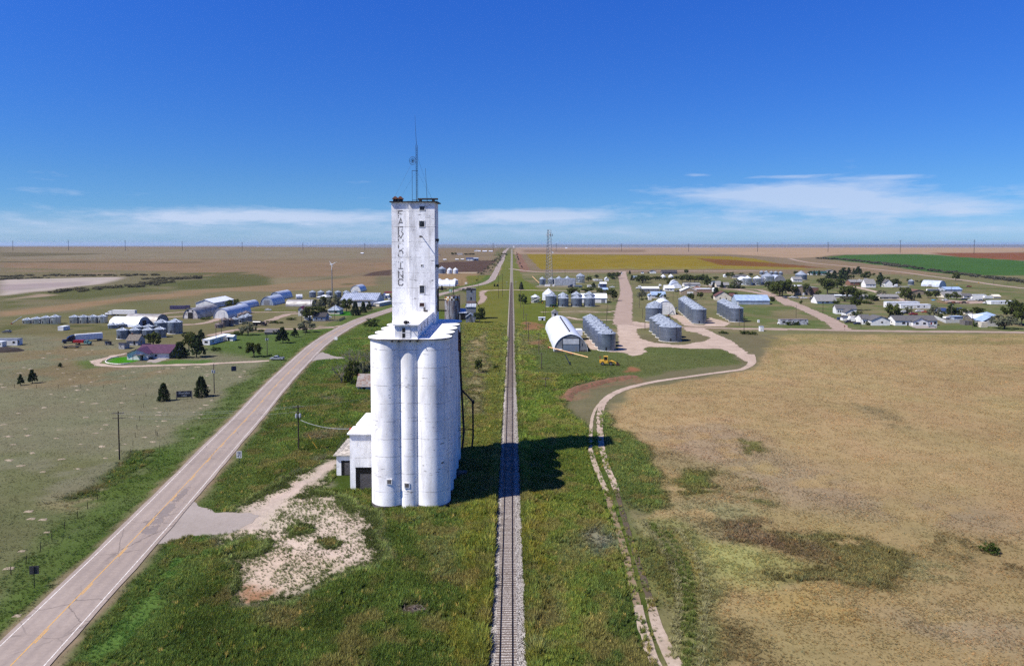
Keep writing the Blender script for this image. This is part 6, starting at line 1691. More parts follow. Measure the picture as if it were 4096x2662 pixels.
house('G', 5, 555, 748, 88, 5, 'flat', WWALL, WROOF, 'upper long white trailer behind the bushy tree', wins=((.55, .6, 3.5, .6), (.78, .6, .8, .7)), name='mobile_home', ov=.1)
house('G', 240, 745, 768, 64, 5, 'flat', WWALL, WROOF, 'lower long white trailer with several dark windows', wins=((.1, .55, .7, .9), (.36, .55, .9, .9), (.58, .55, 1.8, .9), (.77, .55, .9, 1.2)), doors=((.46, .8, 1.9, CREAM),), name='mobile_home', ov=.1)
house('G', 405, 672, 538, 52, 12, 'y', TAN, SHBR, 'tan house with a low brown roof behind dark trees', rise=1.9)
house('G', 990, 1266, 488, 40, 13, 'x', BLUEW, BROOF, 'blue grey roofed shed on the eastern edge', rise=2.2, name='metal_shed', cat='shed')
house('G', 960, 1290, 590, 40, 12, 'x', CREAM, SHL, 'pale roofed house behind two round dark trees', rise=3.0, wins=((.85, .5, 1.0, .9),))
house('G', 1295, 1440, 592, 36, 9, 'x', WWALL, SHG, 'white house with grey roof among parked campers', rise=2.0, wins=((.5, .5, 1.4, 1.0),))
house('G', 1445, 1672, 572, 34, 4, 'flat', WWALL, WROOF, 'long white storage trailer behind the campers', name='storage_trailer', cat='trailer', ov=.05)
house('G', 1790, 1910, 600, 34, 6, 'x', CREAM, CREAM, 'round topped cream shed on the eastern edge', rise=1.6, name='shed', cat='shed')
house('G', 1748, 2145, 698, 54, 6, 'flat', WWALL, WROOF, 'easternmost long white mobile home in the grass', wins=((.43, .6, 1.0, 1.0), (.6, .6, .9, .9)), name='mobile_home', ov=.1)
house('G', 1660, 1860, 920, 30, 10, 'hip', OLDW, BROOF, 'pale blue roofed pole barn behind the last houses', rise=2.2, name='pole_barn', cat='barn', ov=.8)
house('G', 1430, 1660, 962, 36, 8, 'x', OLDW, WROOF, 'low shed with a white striped roof before the pole barn', rise=2.0, name='shed', cat='shed')
house('G', 1625, 1850, 1066, 86, 11, 'y', WOLD, BROOF, 'weathered white house with a pale blue roof at the right edge', rise=2.6, yaw=R(-10), sides=(('l', .4, .5, .9, 1.1),))
house('G', 1588, 1690, 1085, 80, 4, 'flat', CREAM, CREAM, 'cream box shed before the weathered house', name='box_shed', cat='shed', ov=.05)
house('G', 1310, 1430, 1046, 66, 5, 'flat', OLDW, GREYC, 'grey wooden shed at the end of the white fence', name='wooden_shed', cat='shed', ov=.05)
house('G', 915, 1030, 845, 40, 8, 'x', BLUEW, BLUED, 'dark blue roofed house behind the tall juniper', rise=1.6)
house('G', 1200, 1310, 842, 40, 8, 'x', BLUEW, BLUED, 'second blue roofed house right of the tall juniper', rise=1.6)
house('G', 1320, 1440, 865, 44, 6, 'y', CREAM, CREAM, 'cream shed half behind the elm on the right', rise=.8, name='shed', cat='shed')
house('G', 1130, 1280, 952, 50, 5, 'flat', BLUEW, BROOF, 'small blue grey shed inside the white fence', name='garden_shed', cat='shed')
# derelict trailer house on the lawn
t = house('F', 298, 762, 1038, 88, 4, 'flat', M('derelict_trailer_tin', srgb(206, 208, 212), srgb(150, 148, 150), .7, .6, spots=(srgb(74, 64, 60), .7, .57)), TINR, 'derelict tin trailer house overgrown with bushes', wins=((.12, .55, 1.8, 1.2), (.34, .55, .8, .9), (.47, .6, .9, .9), (.64, .5, 1.2, 1.4)), doors=((.27, 1.2, 1.9, BLACK),), name='derelict_trailer', ov=.1)
house('E', 1897, 1954, 1064, 72, 2.4, 'shed', DOORW, BROOF, 'white metal utility cabinet beside the dirt street', rise=.15, name='utility_cabinet', cat='cabinet', ov=.05, doors=((.3, .7, 2.0, WWALL), (.7, .7, 2.0, WWALL)))
house('E', 1863, 1891, 927, 34, 1.2, 'flat', DOORW, WROOF, 'small white electrical box on the grass', name='electrical_box', cat='cabinet', ov=.03)
house('K', 1950, 2140, 668, 72, 7, 'x', WOLD, TINR, 'small ruined house with a rusty tin roof beside the silos', rise=3.3, wins=((.2, .5, .6, .9),), doors=((.5, 1.2, 1.9, BLACK),), name='ruined_house')
# ---------------------------------------------------------------- fences
def fence(c, pts, h, label, mat, boards=3, gap=2.4, pick=False, name='fence'):
	P = [G(c, *q) for q in pts]
	t = thing(name, label, 'fence', P[0])
	o = Vector(P[0])
	bd = MB()
	for a, b in zip(P[:-1], P[1:]):
		a, b = Vector(a) - o, Vector(b) - o
		L = (b - a).length
		d = (b - a).normalized()
		n = Vector((-d.y, d.x, 0))
		for k in range(int(L / gap) + 1):
			q = a + d * (k * gap)
			MB().box(q.x - .06, q.y - .06, 0, q.x + .06, q.y + .06, h).build('post', mat, t)
		if pick:
			for k in range(int(L / .3)):
				q = a + d * (k * .3)
				e = q + d * .16
				bd.add([(q.x, q.y, .1), (e.x, e.y, .1), (e.x, e.y, h), (q.x, q.y, h), (q.x + n.x * .03, q.y + n.y * .03, .1), (e.x + n.x * .03, e.y + n.y * .03, .1), (e.x + n.x * .03, e.y + n.y * .03, h), (q.x + n.x * .03, q.y + n.y * .03, h)],
					[(0, 1, 2, 3), (7, 6, 5, 4), (0, 3, 7, 4), (1, 5, 6, 2), (3, 2, 6, 7)])
		else:
			for k in range(boards):
				z = .15 + (h - .3) * k / max(1, boards - 1)
				w = (h / boards) * .38
				m = MB()
				for s in (-.02, .02):
					m.v += [tuple(a + n * (s - .08) + Vector((0, 0, z - w))), tuple(b + n * (s - .08) + Vector((0, 0, z - w))), tuple(b + n * (s - .08) + Vector((0, 0, z + w))), tuple(a + n * (s - .08) + Vector((0, 0, z + w)))]
				m.f = [(0, 1, 2, 3), (7, 6, 5, 4), (3, 2, 6, 7), (0, 4, 5, 1), (0, 3, 7, 4), (1, 5, 6, 2)]
				m.build('board', mat, t)
	if pick:
		o2 = bd.build('pickets', mat, t)
		o2['kind'] = 'stuff'
	return t
fence('G', [(800, 928), (985, 1008), (1218, 1005)], 1.9, 'white horizontal board fence beside the duplex', DOORW, 4, 3.0)
fence('G', [(845, 662), (1008, 694)], 1.7, 'tan wooden fence before the machinery yard', M('tan_fence_boards', srgb(186, 152, 118), srgb(160, 126, 96), 1.5, .9), 3, 2.4, True)
fence('B', [(1660, 998), (1950, 996)], 1.4, 'grey picket fence before the shaded house', OLDW, 2, 2.4, True)
fence('B', [(1950, 995), (2022, 962)], 1.5, 'dark board fence at the corner of the shaded house', OLDW, 4, 2.4)
# ---------------------------------------------------------------- poles, towers, signs
POLEK = {}
def pole(c, x, yt, yb, kind, label, dark=True, yaw=0.0, xt=None, group=None):
	p = G(c, x, yb)
	H = (yb - yt) * px2m(c, p)
	key = (kind, dark)
	if key not in POLEK or POLEK[key][2] != kind:
		pass
	t = thing('utility_pole' if kind != 'light' else 'yard_light', label, 'pole' if kind != 'light' else 'street lamp', p, yaw, group)
	wm = DWOOD if dark else WOODP
	MB().tube([(0, 0, 0), (0, 0, H)], .17 if H > 6 else .13, 8, .12 if H > 6 else .1).build('post', wm, t)
	if kind in ('tee', 'tee2', 'trans'):
		a = MB().box(-1.25, -.16, H - .55, 1.25, -.04, H - .41)
		if kind == 'tee2':
			a.box(-1.25, -.16, H - 1.65, 1.25, -.04, H - 1.51)
		ao = a.build('crossarm', WOODP, t)
		for xx in (-1.1, -.45, .45, 1.1):
			MB().cyl(xx, -.1, .05, H - .41, .04, H - .22, 6).build('insulator', INSUL, ao)
	if kind == 'trans':
		for xx in (-.42, .42):
			MB().cyl(xx, -.2, .26, H - 3.0, .26, H - 2.1, 12).cyl(xx, -.2, .06, H - 2.1, .05, H - 1.85, 6).build('transformer', INSUL, t)
		MB().box(-.6, -.16, H - 1.75, .3, -.06, H - 1.63).build('crossarm', WOODP, t)
	if kind == 'light':
		MB().tube([(0, 0, H - .3), (.5, -.4, H)], .05, 5).build('arm', DKMETAL, t)
		MB().lathe([(.02, H + .22), (.26, H + .05), (.26, H - .12), (.08, H - .2)], 10, .5, -.4).build('lamp_head', INSUL, t)
	return t
pole('L', 1138, 812, 1280, 'tee2', 'tall dark pole with crossarms standing in the pasture', True, R(8))
pole('K', 1086, 872, 1560, 'trans', 'dark pole with two grey transformers between road and elevator', True, R(14))
pole('L', 2040, 365, 650, 'trans', 'grey pole with transformers beside the dark junipers', False, R(-20))
pole('B', 1098, 1140, 1412, 'trans', 'pole with crossarm above the silver pickup', False, R(20))
pole('B', 1550, 940, 1158, 'plain', 'plain pole beside the olive bush near the road', False)
pole('B', 552, 965, 1140, 'plain', 'right one of two plain poles behind the mobile home', True)
pole('B', 490, 1080, 1255, 'plain', 'left one of two plain poles before the mobile home', True)
pole('B', 430, 822, 950, 'plain', 'plain pole between the two big quonsets', True)
pole('B', 1900, 808, 975, 'tee', 'pole with crossarm before the cream cottage', False)
pole('B', 2262, 705, 800, 'tee', 'pole with crossarm before the silver roofed shop', False)
pole('B', 1505, 850, 1000, 'plain', 'pole left of the farmyard trees', False)
pole('B', 1615, 735, 830, 'plain', 'pole before the low weathered quonset', False)
pole('B', 745, 745, 800, 'plain', 'pole by the bushy trees behind the quonsets', False)
pole('B', 585, 750, 830, 'tee', 'pole beside the white steel shop flank', False)
pole('W', 1640, 55, 720, 'tee', 'left one of two tall dark poles by the rail crossing', True)
pole('W', 1738, 95, 690, 'tee', 'right one of two tall dark poles by the rail crossing', True)
pole('W', 1112, 140, 470, 'plain', 'dark pole between the highway bend and the tower roof', True)
pole('W', 695, 230, 410, 'plain', 'pole right of the bright white quonset', True)
pole('W', 380, 250, 480, 'plain', 'pole before the bright white quonset', True)
pole('W', 958, 290, 470, 'light', 'yard light beside the highway bend', False)
pole('C', 1733, 545, 830, 'tee', 'first crossarm pole east of the rails past the crossing', False)
pole('C', 1768, 800, 990, 'plain', 'plain pole east of the rails near the pump shed', False)
pole('C', 1798, 905, 1110, 'tee', 'second crossarm pole east of the rails', False)
pole('C', 1825, 1005, 1235, 'tee', 'third crossarm pole east of the rails', False)
pole('C', 1950, 1130, 1365, 'tee', 'fourth crossarm pole by the arched barn corner', False)
pole('C', 1982, 1365, 1560, 'tee', 'fifth crossarm pole near the fallen auger', False)
pole('I', 415, 1172, 1335, 'tee', 'short leaning crossarm pole in the weeds', False, 0)
pole('C', 2007, 850, 950, 'plain', 'dark stub pole above the white pump shed', True)
pole('C', 2030, 685, 925, 'plain', 'thin pole before the street corner bins', False)
pole('D', 1340, 700, 930, 'plain', 'pole behind the long bin row near the street', False)
pole('D', 1357, 570, 810, 'light', 'yard light before the street corner bins', False)
pole('D', 1393, 440, 610, 'tee2', 'double crossarm pole by the dirt street corner', False)
pole('D', 695, 100, 345, 'light', 'tall yard light beside the corrugated shed', False)
pole('D', 1470, 180, 400, 'tee', 'pole with crossarm by the campers', False)
pole('D', 1915, 270, 440, 'light', 'yard light at the grey metal shop', False)
pole('D', 1845, 470, 700, 'plain', 'plain pole by the bare tree on the street', False)
pole('D', 1932, 830, 1040, 'plain', 'plain pole left of the nearest wide bins', False)
pole('D', 1895, 710, 860, 'plain', 'thin pole left of the row of three bins', False)
pole('E', 1572, 690, 980, 'light', 'thin lamp pole before the row of five bins', False)
pole('E', 1648, 800, 1055, 'plain', 'dark pole by the dirt street near the utility cabinet', True)
pole('E', 915, 430, 610, 'plain', 'pole right of the tan gable garage', False)
pole('E', 550, 440, 600, 'plain', 'thin pole right of the pale blue roofed cottage', False)
pole('E', 618, 495, 570, 'plain', 'short pole before the tan garage', False)
pole('E', 1018, 120, 220, 'plain', 'far pole by the north dirt road', False)
pole('E', 1478, 120, 200, 'plain', 'far pole left of the far grey roofed house', False)
pole('F', 560, 708, 940, 'plain', 'pole behind the derelict trailer', False)
pole('F', 1010, 660, 852, 'plain', 'dark stub pole before the farmhouse with porch', True)
pole('F', 1645, 758, 1085, 'plain', 'tall pale pole before the gable house', False)
pole('F', 1565, 280, 470, 'plain', 'dark pole before the red brick house', True)
pole('F', 1165, 230, 480, 'plain', 'pole among the elms behind the hall', False)
pole('G', 855, 708, 905, 'plain', 'first tan pole right of the duplex roof', False)
pole('G', 1083, 715, 930, 'light', 'lamp pole by the tall juniper', False)
pole('G', 1310, 800, 960, 'plain', 'tan pole above the fenced yard', False)
pole('G', 1435, 765, 1095, 'plain', 'tall pale pole before the last houses', False)
pole('G', 1090, 360, 490, 'light', 'lamp pole before the blue grey shed', False)
pole('G', 862, 400, 490, 'plain', 'pole left of the blue grey shed', True)
pole('G', 650, 380, 470, 'plain', 'dark pole below the white box trailer', True)
pole('G', 1790, 235, 360, 'light', 'lamp pole beyond the county road', False)
pole('G', 2028, 250, 360, 'plain', 'far right pole beyond the county road', False)
pole('G', 240, 155, 250, 'light', 'far lamp pole by the shrub belt', False)
for nm, c, x, yt, yb in (('steel signal mast left of the rail crossing', 'W', 1850, 290, 460), ('steel signal mast right of the rail crossing', 'W', 2085, 280, 480)):
	p = G(c, x, yb)
	H = (yb - yt) * px2m(c, p)
	t = thing('crossing_signal', nm, 'signal', p)
	MB().tube([(0, 0, 0), (0, 0, H)], .1, 6).build('post', INSUL, t)
	MB().box(-.9, -.08, H - .6, .9, -.02, H - .4).build('crossbuck', WFRAME, t)
	MB().wheel(-.55, -.1, H - 1.6, .22, .1, 10).wheel(.55, -.1, H - 1.6, .22, .1, 10).box(-.55, -.08, H - 1.65, .55, -.03, H - 1.55).build('lights', DKMETAL, t)
# transmission line across the horizon: tall poles and sagging wires
TL = [('A', 150, 36, 135), ('A', 812, 28, 132), ('A', 1488, 32, 142), ('A', 2168, 44, 155), ('B', 798, 54, 165), ('B', 1521, 60, 172), ('B', 2258, 67, 180), None,
	('C', 1406, 66, 186), ('C', 2157, 68, 178), ('V', 1444.5, 567.5, 586), ('V', 1600.6, 565.5, 588), ('V', 1761, 563.5, 587), ('V', 1925, 562, 585), ('V', 2093, 557.5, 581), ('V', 2265, 553.5, 577)]
TLD = [2000, 1990, 1985, 1975, 1965, 1960, 1950, 1940, 1915, 1880, 1860, 1840, 1825, 1800, 1760, 1710]
tops = []
for k, e in enumerate(TL):
	D_ = TLD[k]
	if e is None:
		x = (1706 - CX) / F_PX * D_
		H = 27.
		b = (x, D_, float(gz(x, D_)))
	else:
		t3 = at_depth(e[0], e[1], e[2], D_)
		b = (t3[0], D_, float(gz(t3[0], D_)))
		H = min(34, max(21, t3[2] - b[2]))
	tops.append((b[0], b[1], b[2] + H))
	t = thing('transmission_pole', 'tall far transmission pole on the horizon, %s from the left' % (ORD + ['eleventh', 'twelfth', 'thirteenth', 'fourteenth', 'fifteenth', 'sixteenth'])[k], 'pole', b, R(-4), 'transmission line across the horizon')
	MB().tube([(0, 0, 0), (0, 0, H)], .55, 6, .35).build('post', DWOOD, t)
	MB().box(-3.0, -.2, H - 2.2, 3.0, .2, H - 1.8).box(-3.0, -.2, H - 5.6, 3.0, .2, H - 5.3).build('crossarm', DWOOD, t)
for nm_, dz_ in (('upper', -.2), ('lower', -5.5)):
	mbw = MB()
	for a, b in zip(tops[:-1], tops[1:]):
		pts = []
		for i in range(9):
			t_ = i / 8
			q = np.array(a) * (1 - t_) + np.array(b) * t_
			pts.append((q[0], q[1], q[2] + dz_ - 4 * 5.5 * t_ * (1 - t_)))
		mbw.tube(pts, .09, 4)
	tag(mbw.build('power_line', INSUL), '%s wire of the transmission line across the horizon' % nm_, 'power line', 'transmission line across the horizon')
def wire(name, label, a, b, sag, r, mat):
	pts = []
	for i in range(15):
		t_ = i / 14
		q = np.array(a) * (1 - t_) + np.array(b) * t_
		pts.append((q[0], q[1], q[2] - 4 * sag * t_ * (1 - t_)))
	return tag(MB().tube(pts, r, 5).build(name, mat), label, 'cable')
pa = G('L', 1138, 1280)
pb = G('K', 1086, 1560)
ha = (1280 - 812) * px2m('L', pa)
hb = (1560 - 872) * px2m('K', pb)
CAB = M('pale_cable', srgb(200, 200, 204), srgb(180, 180, 186), 2, .5)
for k, (nm_, dx, dz) in enumerate((('front', -1.0, -.35), ('rear', 1.0, -.35), ('lower', 0.1, -1.6))):
	wire('power_line', '%s wire spanning the highway between the pasture pole and transformer pole' % nm_, (pa[0] + dx * .3, pa[1] + dx, ha + dz), (pb[0] + dx * .3, pb[1] + dx, hb + dz), .8, .014, CAB)
wire('service_cable', 'thick pale cable from the transformer pole to the elevator annexe', (pb[0] + .5, pb[1], hb - 3.6), (-32.9, 146.6 + DY, 11.3), .7, .045, CAB)
wire('power_line', 'thin wire from the transformer pole behind the silos', (pb[0] + 1, pb[1], hb - .3), (-22, 210, 8), 1.0, .012, CAB)
# lattice cell tower
_c = ground(2196, 1144.5)
ct = thing('cell_tower', 'tall three legged steel lattice cell tower behind the bins', 'tower', _c)
HTW = CAMH + (HZ - 919) * _c[1] / F_PX
wb_, wt = 8.6, 3.9
legs = [(-.5, -.29), (.5, -.29), (-.12, .58)]
for lx, ly in legs:
	MB().tube([(lx * wb_, ly * wb_, 0), (lx * wt, ly * wt, HTW)], .3, 6, .2).build('leg', STEEL, ct)
br = MB()
nb = 18
for k in range(nb):
	z0_, z1_ = HTW * k / nb, HTW * (k + 1) / nb
	w0, w1 = wb_ + (wt - wb_) * k / nb, wb_ + (wt - wb_) * (k + 1) / nb
	for i in range(3):
		a, b = legs[i], legs[(i + 1) % 3]
		br.tube([(a[0] * w0, a[1] * w0, z0_), (b[0] * w1, b[1] * w1, z1_)], .1, 4)
		br.tube([(b[0] * w0, b[1] * w0, z0_), (a[0] * w1, a[1] * w1, z1_)], .1, 4)
		br.tube([(a[0] * w1, a[1] * w1, z1_), (b[0] * w1, b[1] * w1, z1_)], .08, 4)
br.build('bracing', STEEL, ct)
for x in (-3.6, -1.2, 1.4, 3.8):
	MB().box(x - .25, -2.4, HTW - 7.5, x + .25, -2.1, HTW - 4.6).build('antenna_panel', WFRAME if x < 0 else DKMETAL, ct)
MB().box(-3.8, -2.1, HTW - 6.3, 4.0, -1.9, HTW - 6.0).build('antenna_mount', STEEL, ct)
MB().wheel(4.0, -1.5, HTW - 26, 1.0, .5, 16).build('microwave_dish', WFRAME, ct)
MB().box(-5, -3, 0, 1, -1, 2.4).box(4, -3.5, 0, 6, -1.5, 2.4).build('equipment_cabinet', WFRAME, ct)
MB().box(-14, -6, -.05, 30, 6, .06).build('gravel_pad', SAND and M('pad_gravel', srgb(190, 176, 160), srgb(164, 150, 136), 1, .95), ct)
# small wind turbine
_t = G('B', 1871, 712)
wtb = thing('wind_turbine', 'slim white wind turbine on a tall grey pole in the farmyard', 'wind turbine', _t)
sc_ = px2m('B', _t)
HW = (712 - 320) * sc_
MB().tube([(0, 0, 0), (0, 0, HW - .3)], .48, 10, .3).build('tower', STEEL, wtb)
nc = MB().box(-1.6, -.5, HW - .4, .9, .5, HW + .6).build('nacelle', WFRAME, wtb)
for k, a in enumerate((R(28), R(-96), R(128))):
	d = Vector((math.cos(a), 0, math.sin(a)))
	n_ = Vector((-d.z, 0, d.x))
	m = MB()
	o_ = Vector((0.3, -.75, HW + .1))
	L = 5.2 if k < 2 else 4.0
	for y in (-.08, .08):
		m.v += [tuple(o_ + Vector((0, y, 0)) - n_ * .25), tuple(o_ + Vector((0, y, 0)) + n_ * .25), tuple(o_ + Vector((0, y, 0)) + d * 1.2 + n_ * .45), tuple(o_ + Vector((0, y, 0)) + d * L + n_ * .15), tuple(o_ + Vector((0, y, 0)) + d * L - n_ * .1), tuple(o_ + Vector((0, y, 0)) + d * 1.2 - n_ * .25)]
	m.f = [(0, 1, 2, 3, 4, 5), (11, 10, 9, 8, 7, 6)] + [(i, 6 + i, 6 + (i + 1) % 6, (i + 1) % 6) for i in range(6)]
	m.build('blade', WFRAME, wtb)
MB().lathe([(.05, 0), (.4, .2), (.45, .6)], 10).build('hub', WFRAME, wtb).matrix_local = Matrix.Translation((.3, -1.1, HW + .1)) @ Matrix.Rotation(R(-90), 4, 'X')
# ---------------------------------------------------------------- signs
def text_mesh(s, size, parent, mat, loc, rz=0.0, name='lettering'):
	cu_ = bpy.data.curves.new('t', 'FONT')
	cu_.body = s
	cu_.size = size
	cu_.align_x = 'CENTER'
	cu_.align_y = 'CENTER'
	cu_.extrude = .004
	ob = bpy.data.objects.new('t', cu_)
	COL.objects.link(ob)
	bpy.context.view_layer.update()
	me = bpy.data.meshes.new_from_object(ob.evaluated_get(bpy.context.evaluated_depsgraph_get()))
	bpy.data.objects.remove(ob, do_unlink=True)
	o = put(name, me, mat, parent)
	o.location = loc
	o.rotation_euler = (math.pi / 2, 0, rz)
	return o
p = G('L', 1755, 702)
t = thing('town_sign', 'dark town name sign between two junipers in the pasture', 'sign', p, R(12))
MB().box(-2.1, -.08, .55, 2.1, .08, 2.5).build('panel', M('dark_teal_sign', srgb(30, 44, 62), srgb(24, 36, 50), 1, .6), t)
MB().box(-2.35, -.12, 0, -2.1, .12, 2.6).box(2.1, -.12, 0, 2.35, .12, 2.6).box(-2.35, -.1, 2.5, 2.35, .1, 2.62).build('frame', OLDW, t)
LT = M('pale_lettering', srgb(206, 210, 214), srgb(180, 186, 192), 2, .6)
text_mesh('Sheridan', .95, t, LT, (0, -.09, 1.95))
text_mesh('Lake', .8, t, LT, (0, -.09, 1.15))
p = G('L', 2278, 1318)
t = thing('speed_limit_sign', 'white speed limit 45 sign beside the highway', 'sign', p, R(6))
zt_ = (1318 - 1197) * px2m('L', p)
MB().tube([(0, .05, 0), (0, .05, zt_)], .05, 6).build('post', DKMETAL, t)
MB().box(-.58, -.03, zt_ - 1.5, .58, .02, zt_).build('panel', WFRAME, t)
INK = M('black_sign_ink', srgb(24, 24, 26), srgb(18, 18, 20), 1, .6)
text_mesh('SPEED', .30, t, INK, (0, -.04, zt_ - .24))
text_mesh('LIMIT', .30, t, INK, (0, -.04, zt_ - .54))
text_mesh('45', .82, t, INK, (0, -.04, zt_ - 1.06))
p = G('M', 220, 872)
t = thing('road_sign', 'dark back of a road sign west of the highway', 'sign', p, R(10))
MB().tube([(0, -.05, 0), (0, -.05, 3.2)], .05, 6).build('post', DKMETAL, t)
MB().box(-.62, 0, 2.0, .62, .04, 3.2).build('panel', M('unpainted_sign_back', srgb(92, 90, 92), srgb(76, 74, 76), 1, .5), t)
p = G('K', 130, 382)
t = thing('info_board', 'small dark blue board standing in the pasture near the driveway', 'sign', p, R(30))
MB().box(-.9, -.1, .1, .9, .1, 1.9).build('panel', M('dark_blue_board', srgb(70, 78, 100), srgb(56, 62, 82), 1, .7), t)
p = G('B', 1915, 1262)
t = thing('road_sign', 'plain pale road sign before the curve of the highway', 'sign', p, R(-10))
MB().tube([(0, .05, 0), (0, .05, 3.4)], .06, 6).build('post', DKMETAL, t)
MB().box(-.8, -.04, 1.9, .8, .02, 3.4).build('panel', WFRAME, t)
p = G('W', 400, 620)
t = thing('highway_sign', 'green highway sign beside the old elevator', 'sign', p, R(-14))
MB().tube([(-1.1, .05, 0), (-1.1, .05, 4.6)], .08, 6).tube([(1.1, .05, 0), (1.1, .05, 4.6)], .08, 6).build('post', DKMETAL, t)
MB().box(-1.7, -.05, 2.2, 1.7, .02, 4.8).build('panel', M('green_sign', srgb(60, 150, 120), srgb(50, 130, 104), 1, .5), t)
MB().box(-1.3, -.07, 4.0, .9, -.051, 4.3).box(-1.3, -.07, 3.2, 1.2, -.051, 3.5).box(-1.3, -.07, 2.6, .6, -.051, 2.85).build('lettering', WFRAME, t)
p = G('W', 800, 420)
t = thing('route_markers', 'cluster of small white route signs at the highway bend', 'sign', p, R(-10))
MB().tube([(-.8, .05, 0), (-.8, .05, 5)], .08, 6).tube([(.8, .05, 0), (.8, .05, 5)], .08, 6).build('post', DKMETAL, t)
for x in (-.8, .8):
	for z in (4.4, 3.3):
		MB().box(x - .55, -.05, z - .4, x + .55, .02, z + .45).build('panel', WFRAME, t)
p = G('F', 1373, 1135)
t = thing('stop_sign', 'small red stop sign at the corner of the dirt streets', 'sign', p)
MB().tube([(0, .04, 0), (0, .04, 2.6)], .05, 6).build('post', DKMETAL, t)
MB().wheel(0, 0, 2.45, .4, .05, 8).build('panel', REDP, t)
for k, (x, y) in enumerate(((1177, 385), (1537, 358))):
	p = G('G', x, y + 14)
	t = thing('warning_sign', ('left' if k == 0 else 'right') + ' yellow warning sign on the county road curve', 'sign', p)
	MB().tube([(0, .04, 0), (0, .04, 2.4)], .06, 6).build('post', DKMETAL, t)
	MB().wheel(0, 0, 2.6, .95, .05, 4).build('panel', YELP, t)
# ---------------------------------------------------------------- vehicles
PAINT = {}
def paint_of(n, rgb):
	if n not in PAINT:
		PAINT[n] = M(n + '_car_paint', srgb(*rgb), srgb(*[q * .9 for q in rgb]), 1.0, .3, spec=.5)
	return PAINT[n]
WHT, SIL, BLK, REDC, DBL, GRY = (paint_of(n, c) for n, c in (('white', (232, 232, 232)), ('silver', (186, 190, 196)), ('black', (34, 34, 38)), ('red', (176, 30, 40)), ('dark_blue', (42, 50, 78)), ('grey', (120, 124, 130))))
WHEEL_ME = {}
def wheels(t, spots, r, w=.28):
	key = (round(r, 2), round(w, 2))
	if key not in WHEEL_ME:
		a = MB().wheel(0, 0, 0, r, w, 14).mesh('wheel')
		a.materials.append(TYRE)
		b = MB().wheel(0, 0, 0, r * .58, w + .03, 12).mesh('rim')
		b.materials.append(RIM)
		WHEEL_ME[key] = (a, b)
	a, b = WHEEL_ME[key]
	for (x, y) in spots:
		o = bpy.data.objects.new('wheel', a)
		COL.objects.link(o)
		o.parent = t
		o.location = (x, y, r)
		k = bpy.data.objects.new('rim', b)
		COL.objects.link(k)
		k.parent = o
def cab(t, x0, x1, w, z0, z1, rake=.55, mat=None, name='cab'):
	"""glasshouse with pillars: roof panel over dark glass"""
	MB().frus(x0, -w, x1, w, z0, x0 + .25, -w + .16, x1 - rake, w - .16, z1 - .1).build('windows', GLASS, t)
	c = MB().frus(x0 + .22, -w + .15, x1 - rake + .04, w - .15, z1 - .11, x0 + .3, -w + .22, x1 - rake - .02, w - .22, z1)
	for sx in (-1, 1):
		for xa, xb in ((x0 + .02, x0 + .27), ((x0 + x1) / 2 - .12, (x0 + x1) / 2 - .2), (x1 - .02, x1 - rake)):
			c.tube([(xa, sx * (w + .005), z0), (xb, sx * (w - .155), z1 - .08)], .05, 4)
	c.build('cab_frame', mat, t)
def pickup(c, x, yb, yaw, mat, label, topper=False):
	t = thing('pickup_truck', label, 'pickup', G(c, x, yb), yaw)
	b = MB().prism([(-2.8, .5), (2.75, .5), (2.85, .75), (2.8, 1.0), (1.5, 1.12), (1.3, 1.15), (-2.8, 1.12)], -.97, .97, 'y')
	b.build('body', mat, t)
	if not topper:
		MB().box(-2.7, -.85, 1.121, -.75, .85, 1.14).build('bed_floor', BLK, t)
		MB().box(-2.8, -.97, 1.12, -.65, -.86, 1.3).box(-2.8, .86, 1.12, -.65, .97, 1.3).box(-2.8, -.86, 1.12, -2.7, .86, 1.3).build('bed_wall', mat, t)
	cab(t, -.7, 1.55, .92, 1.12, 1.85, .6, mat)
	wheels(t, [(1.75, -.85), (1.75, .85), (-1.75, -.85), (-1.75, .85)], .4)
	for y in (-.7, .7):
		MB().box(2.76, y - .18, .78, 2.86, y + .18, .95).build('headlight', INSUL, t)
	MB().box(2.7, -.95, .42, 2.92, .95, .62).box(-2.95, -.95, .45, -2.75, .95, .65).build('bumper', RIM, t)
	if topper:
		MB().frus(-3.4, -1.15, -.7, 1.15, 1.14, -3.3, -1.1, -.7, 1.1, 2.9).box(-.7, -1.1, 2.0, .7, 1.1, 2.9).build('camper', WFRAME, t)
		MB().box(-2.6, -1.17, 1.9, -1.4, -1.1, 2.4).build('camper_window', GLASS, t)
	return t
def car(c, x, yb, yaw, mat, label):
	t = thing('car', label, 'car', G(c, x, yb), yaw)
	MB().prism([(-2.25, .4), (2.2, .4), (2.3, .6), (2.1, .82), (1.0, .95), (-1.9, .98), (-2.3, .85)], -.88, .88, 'y').build('body', mat, t)
	cab(t, -1.7, 1.15, .84, .94, 1.48, .75, mat)
	wheels(t, [(1.4, -.78), (1.4, .78), (-1.4, -.78), (-1.4, .78)], .33, .22)
	for y in (-.62, .62):
		MB().box(2.16, y - .16, .6, 2.3, y + .16, .74).build('headlight', INSUL, t)
	return t
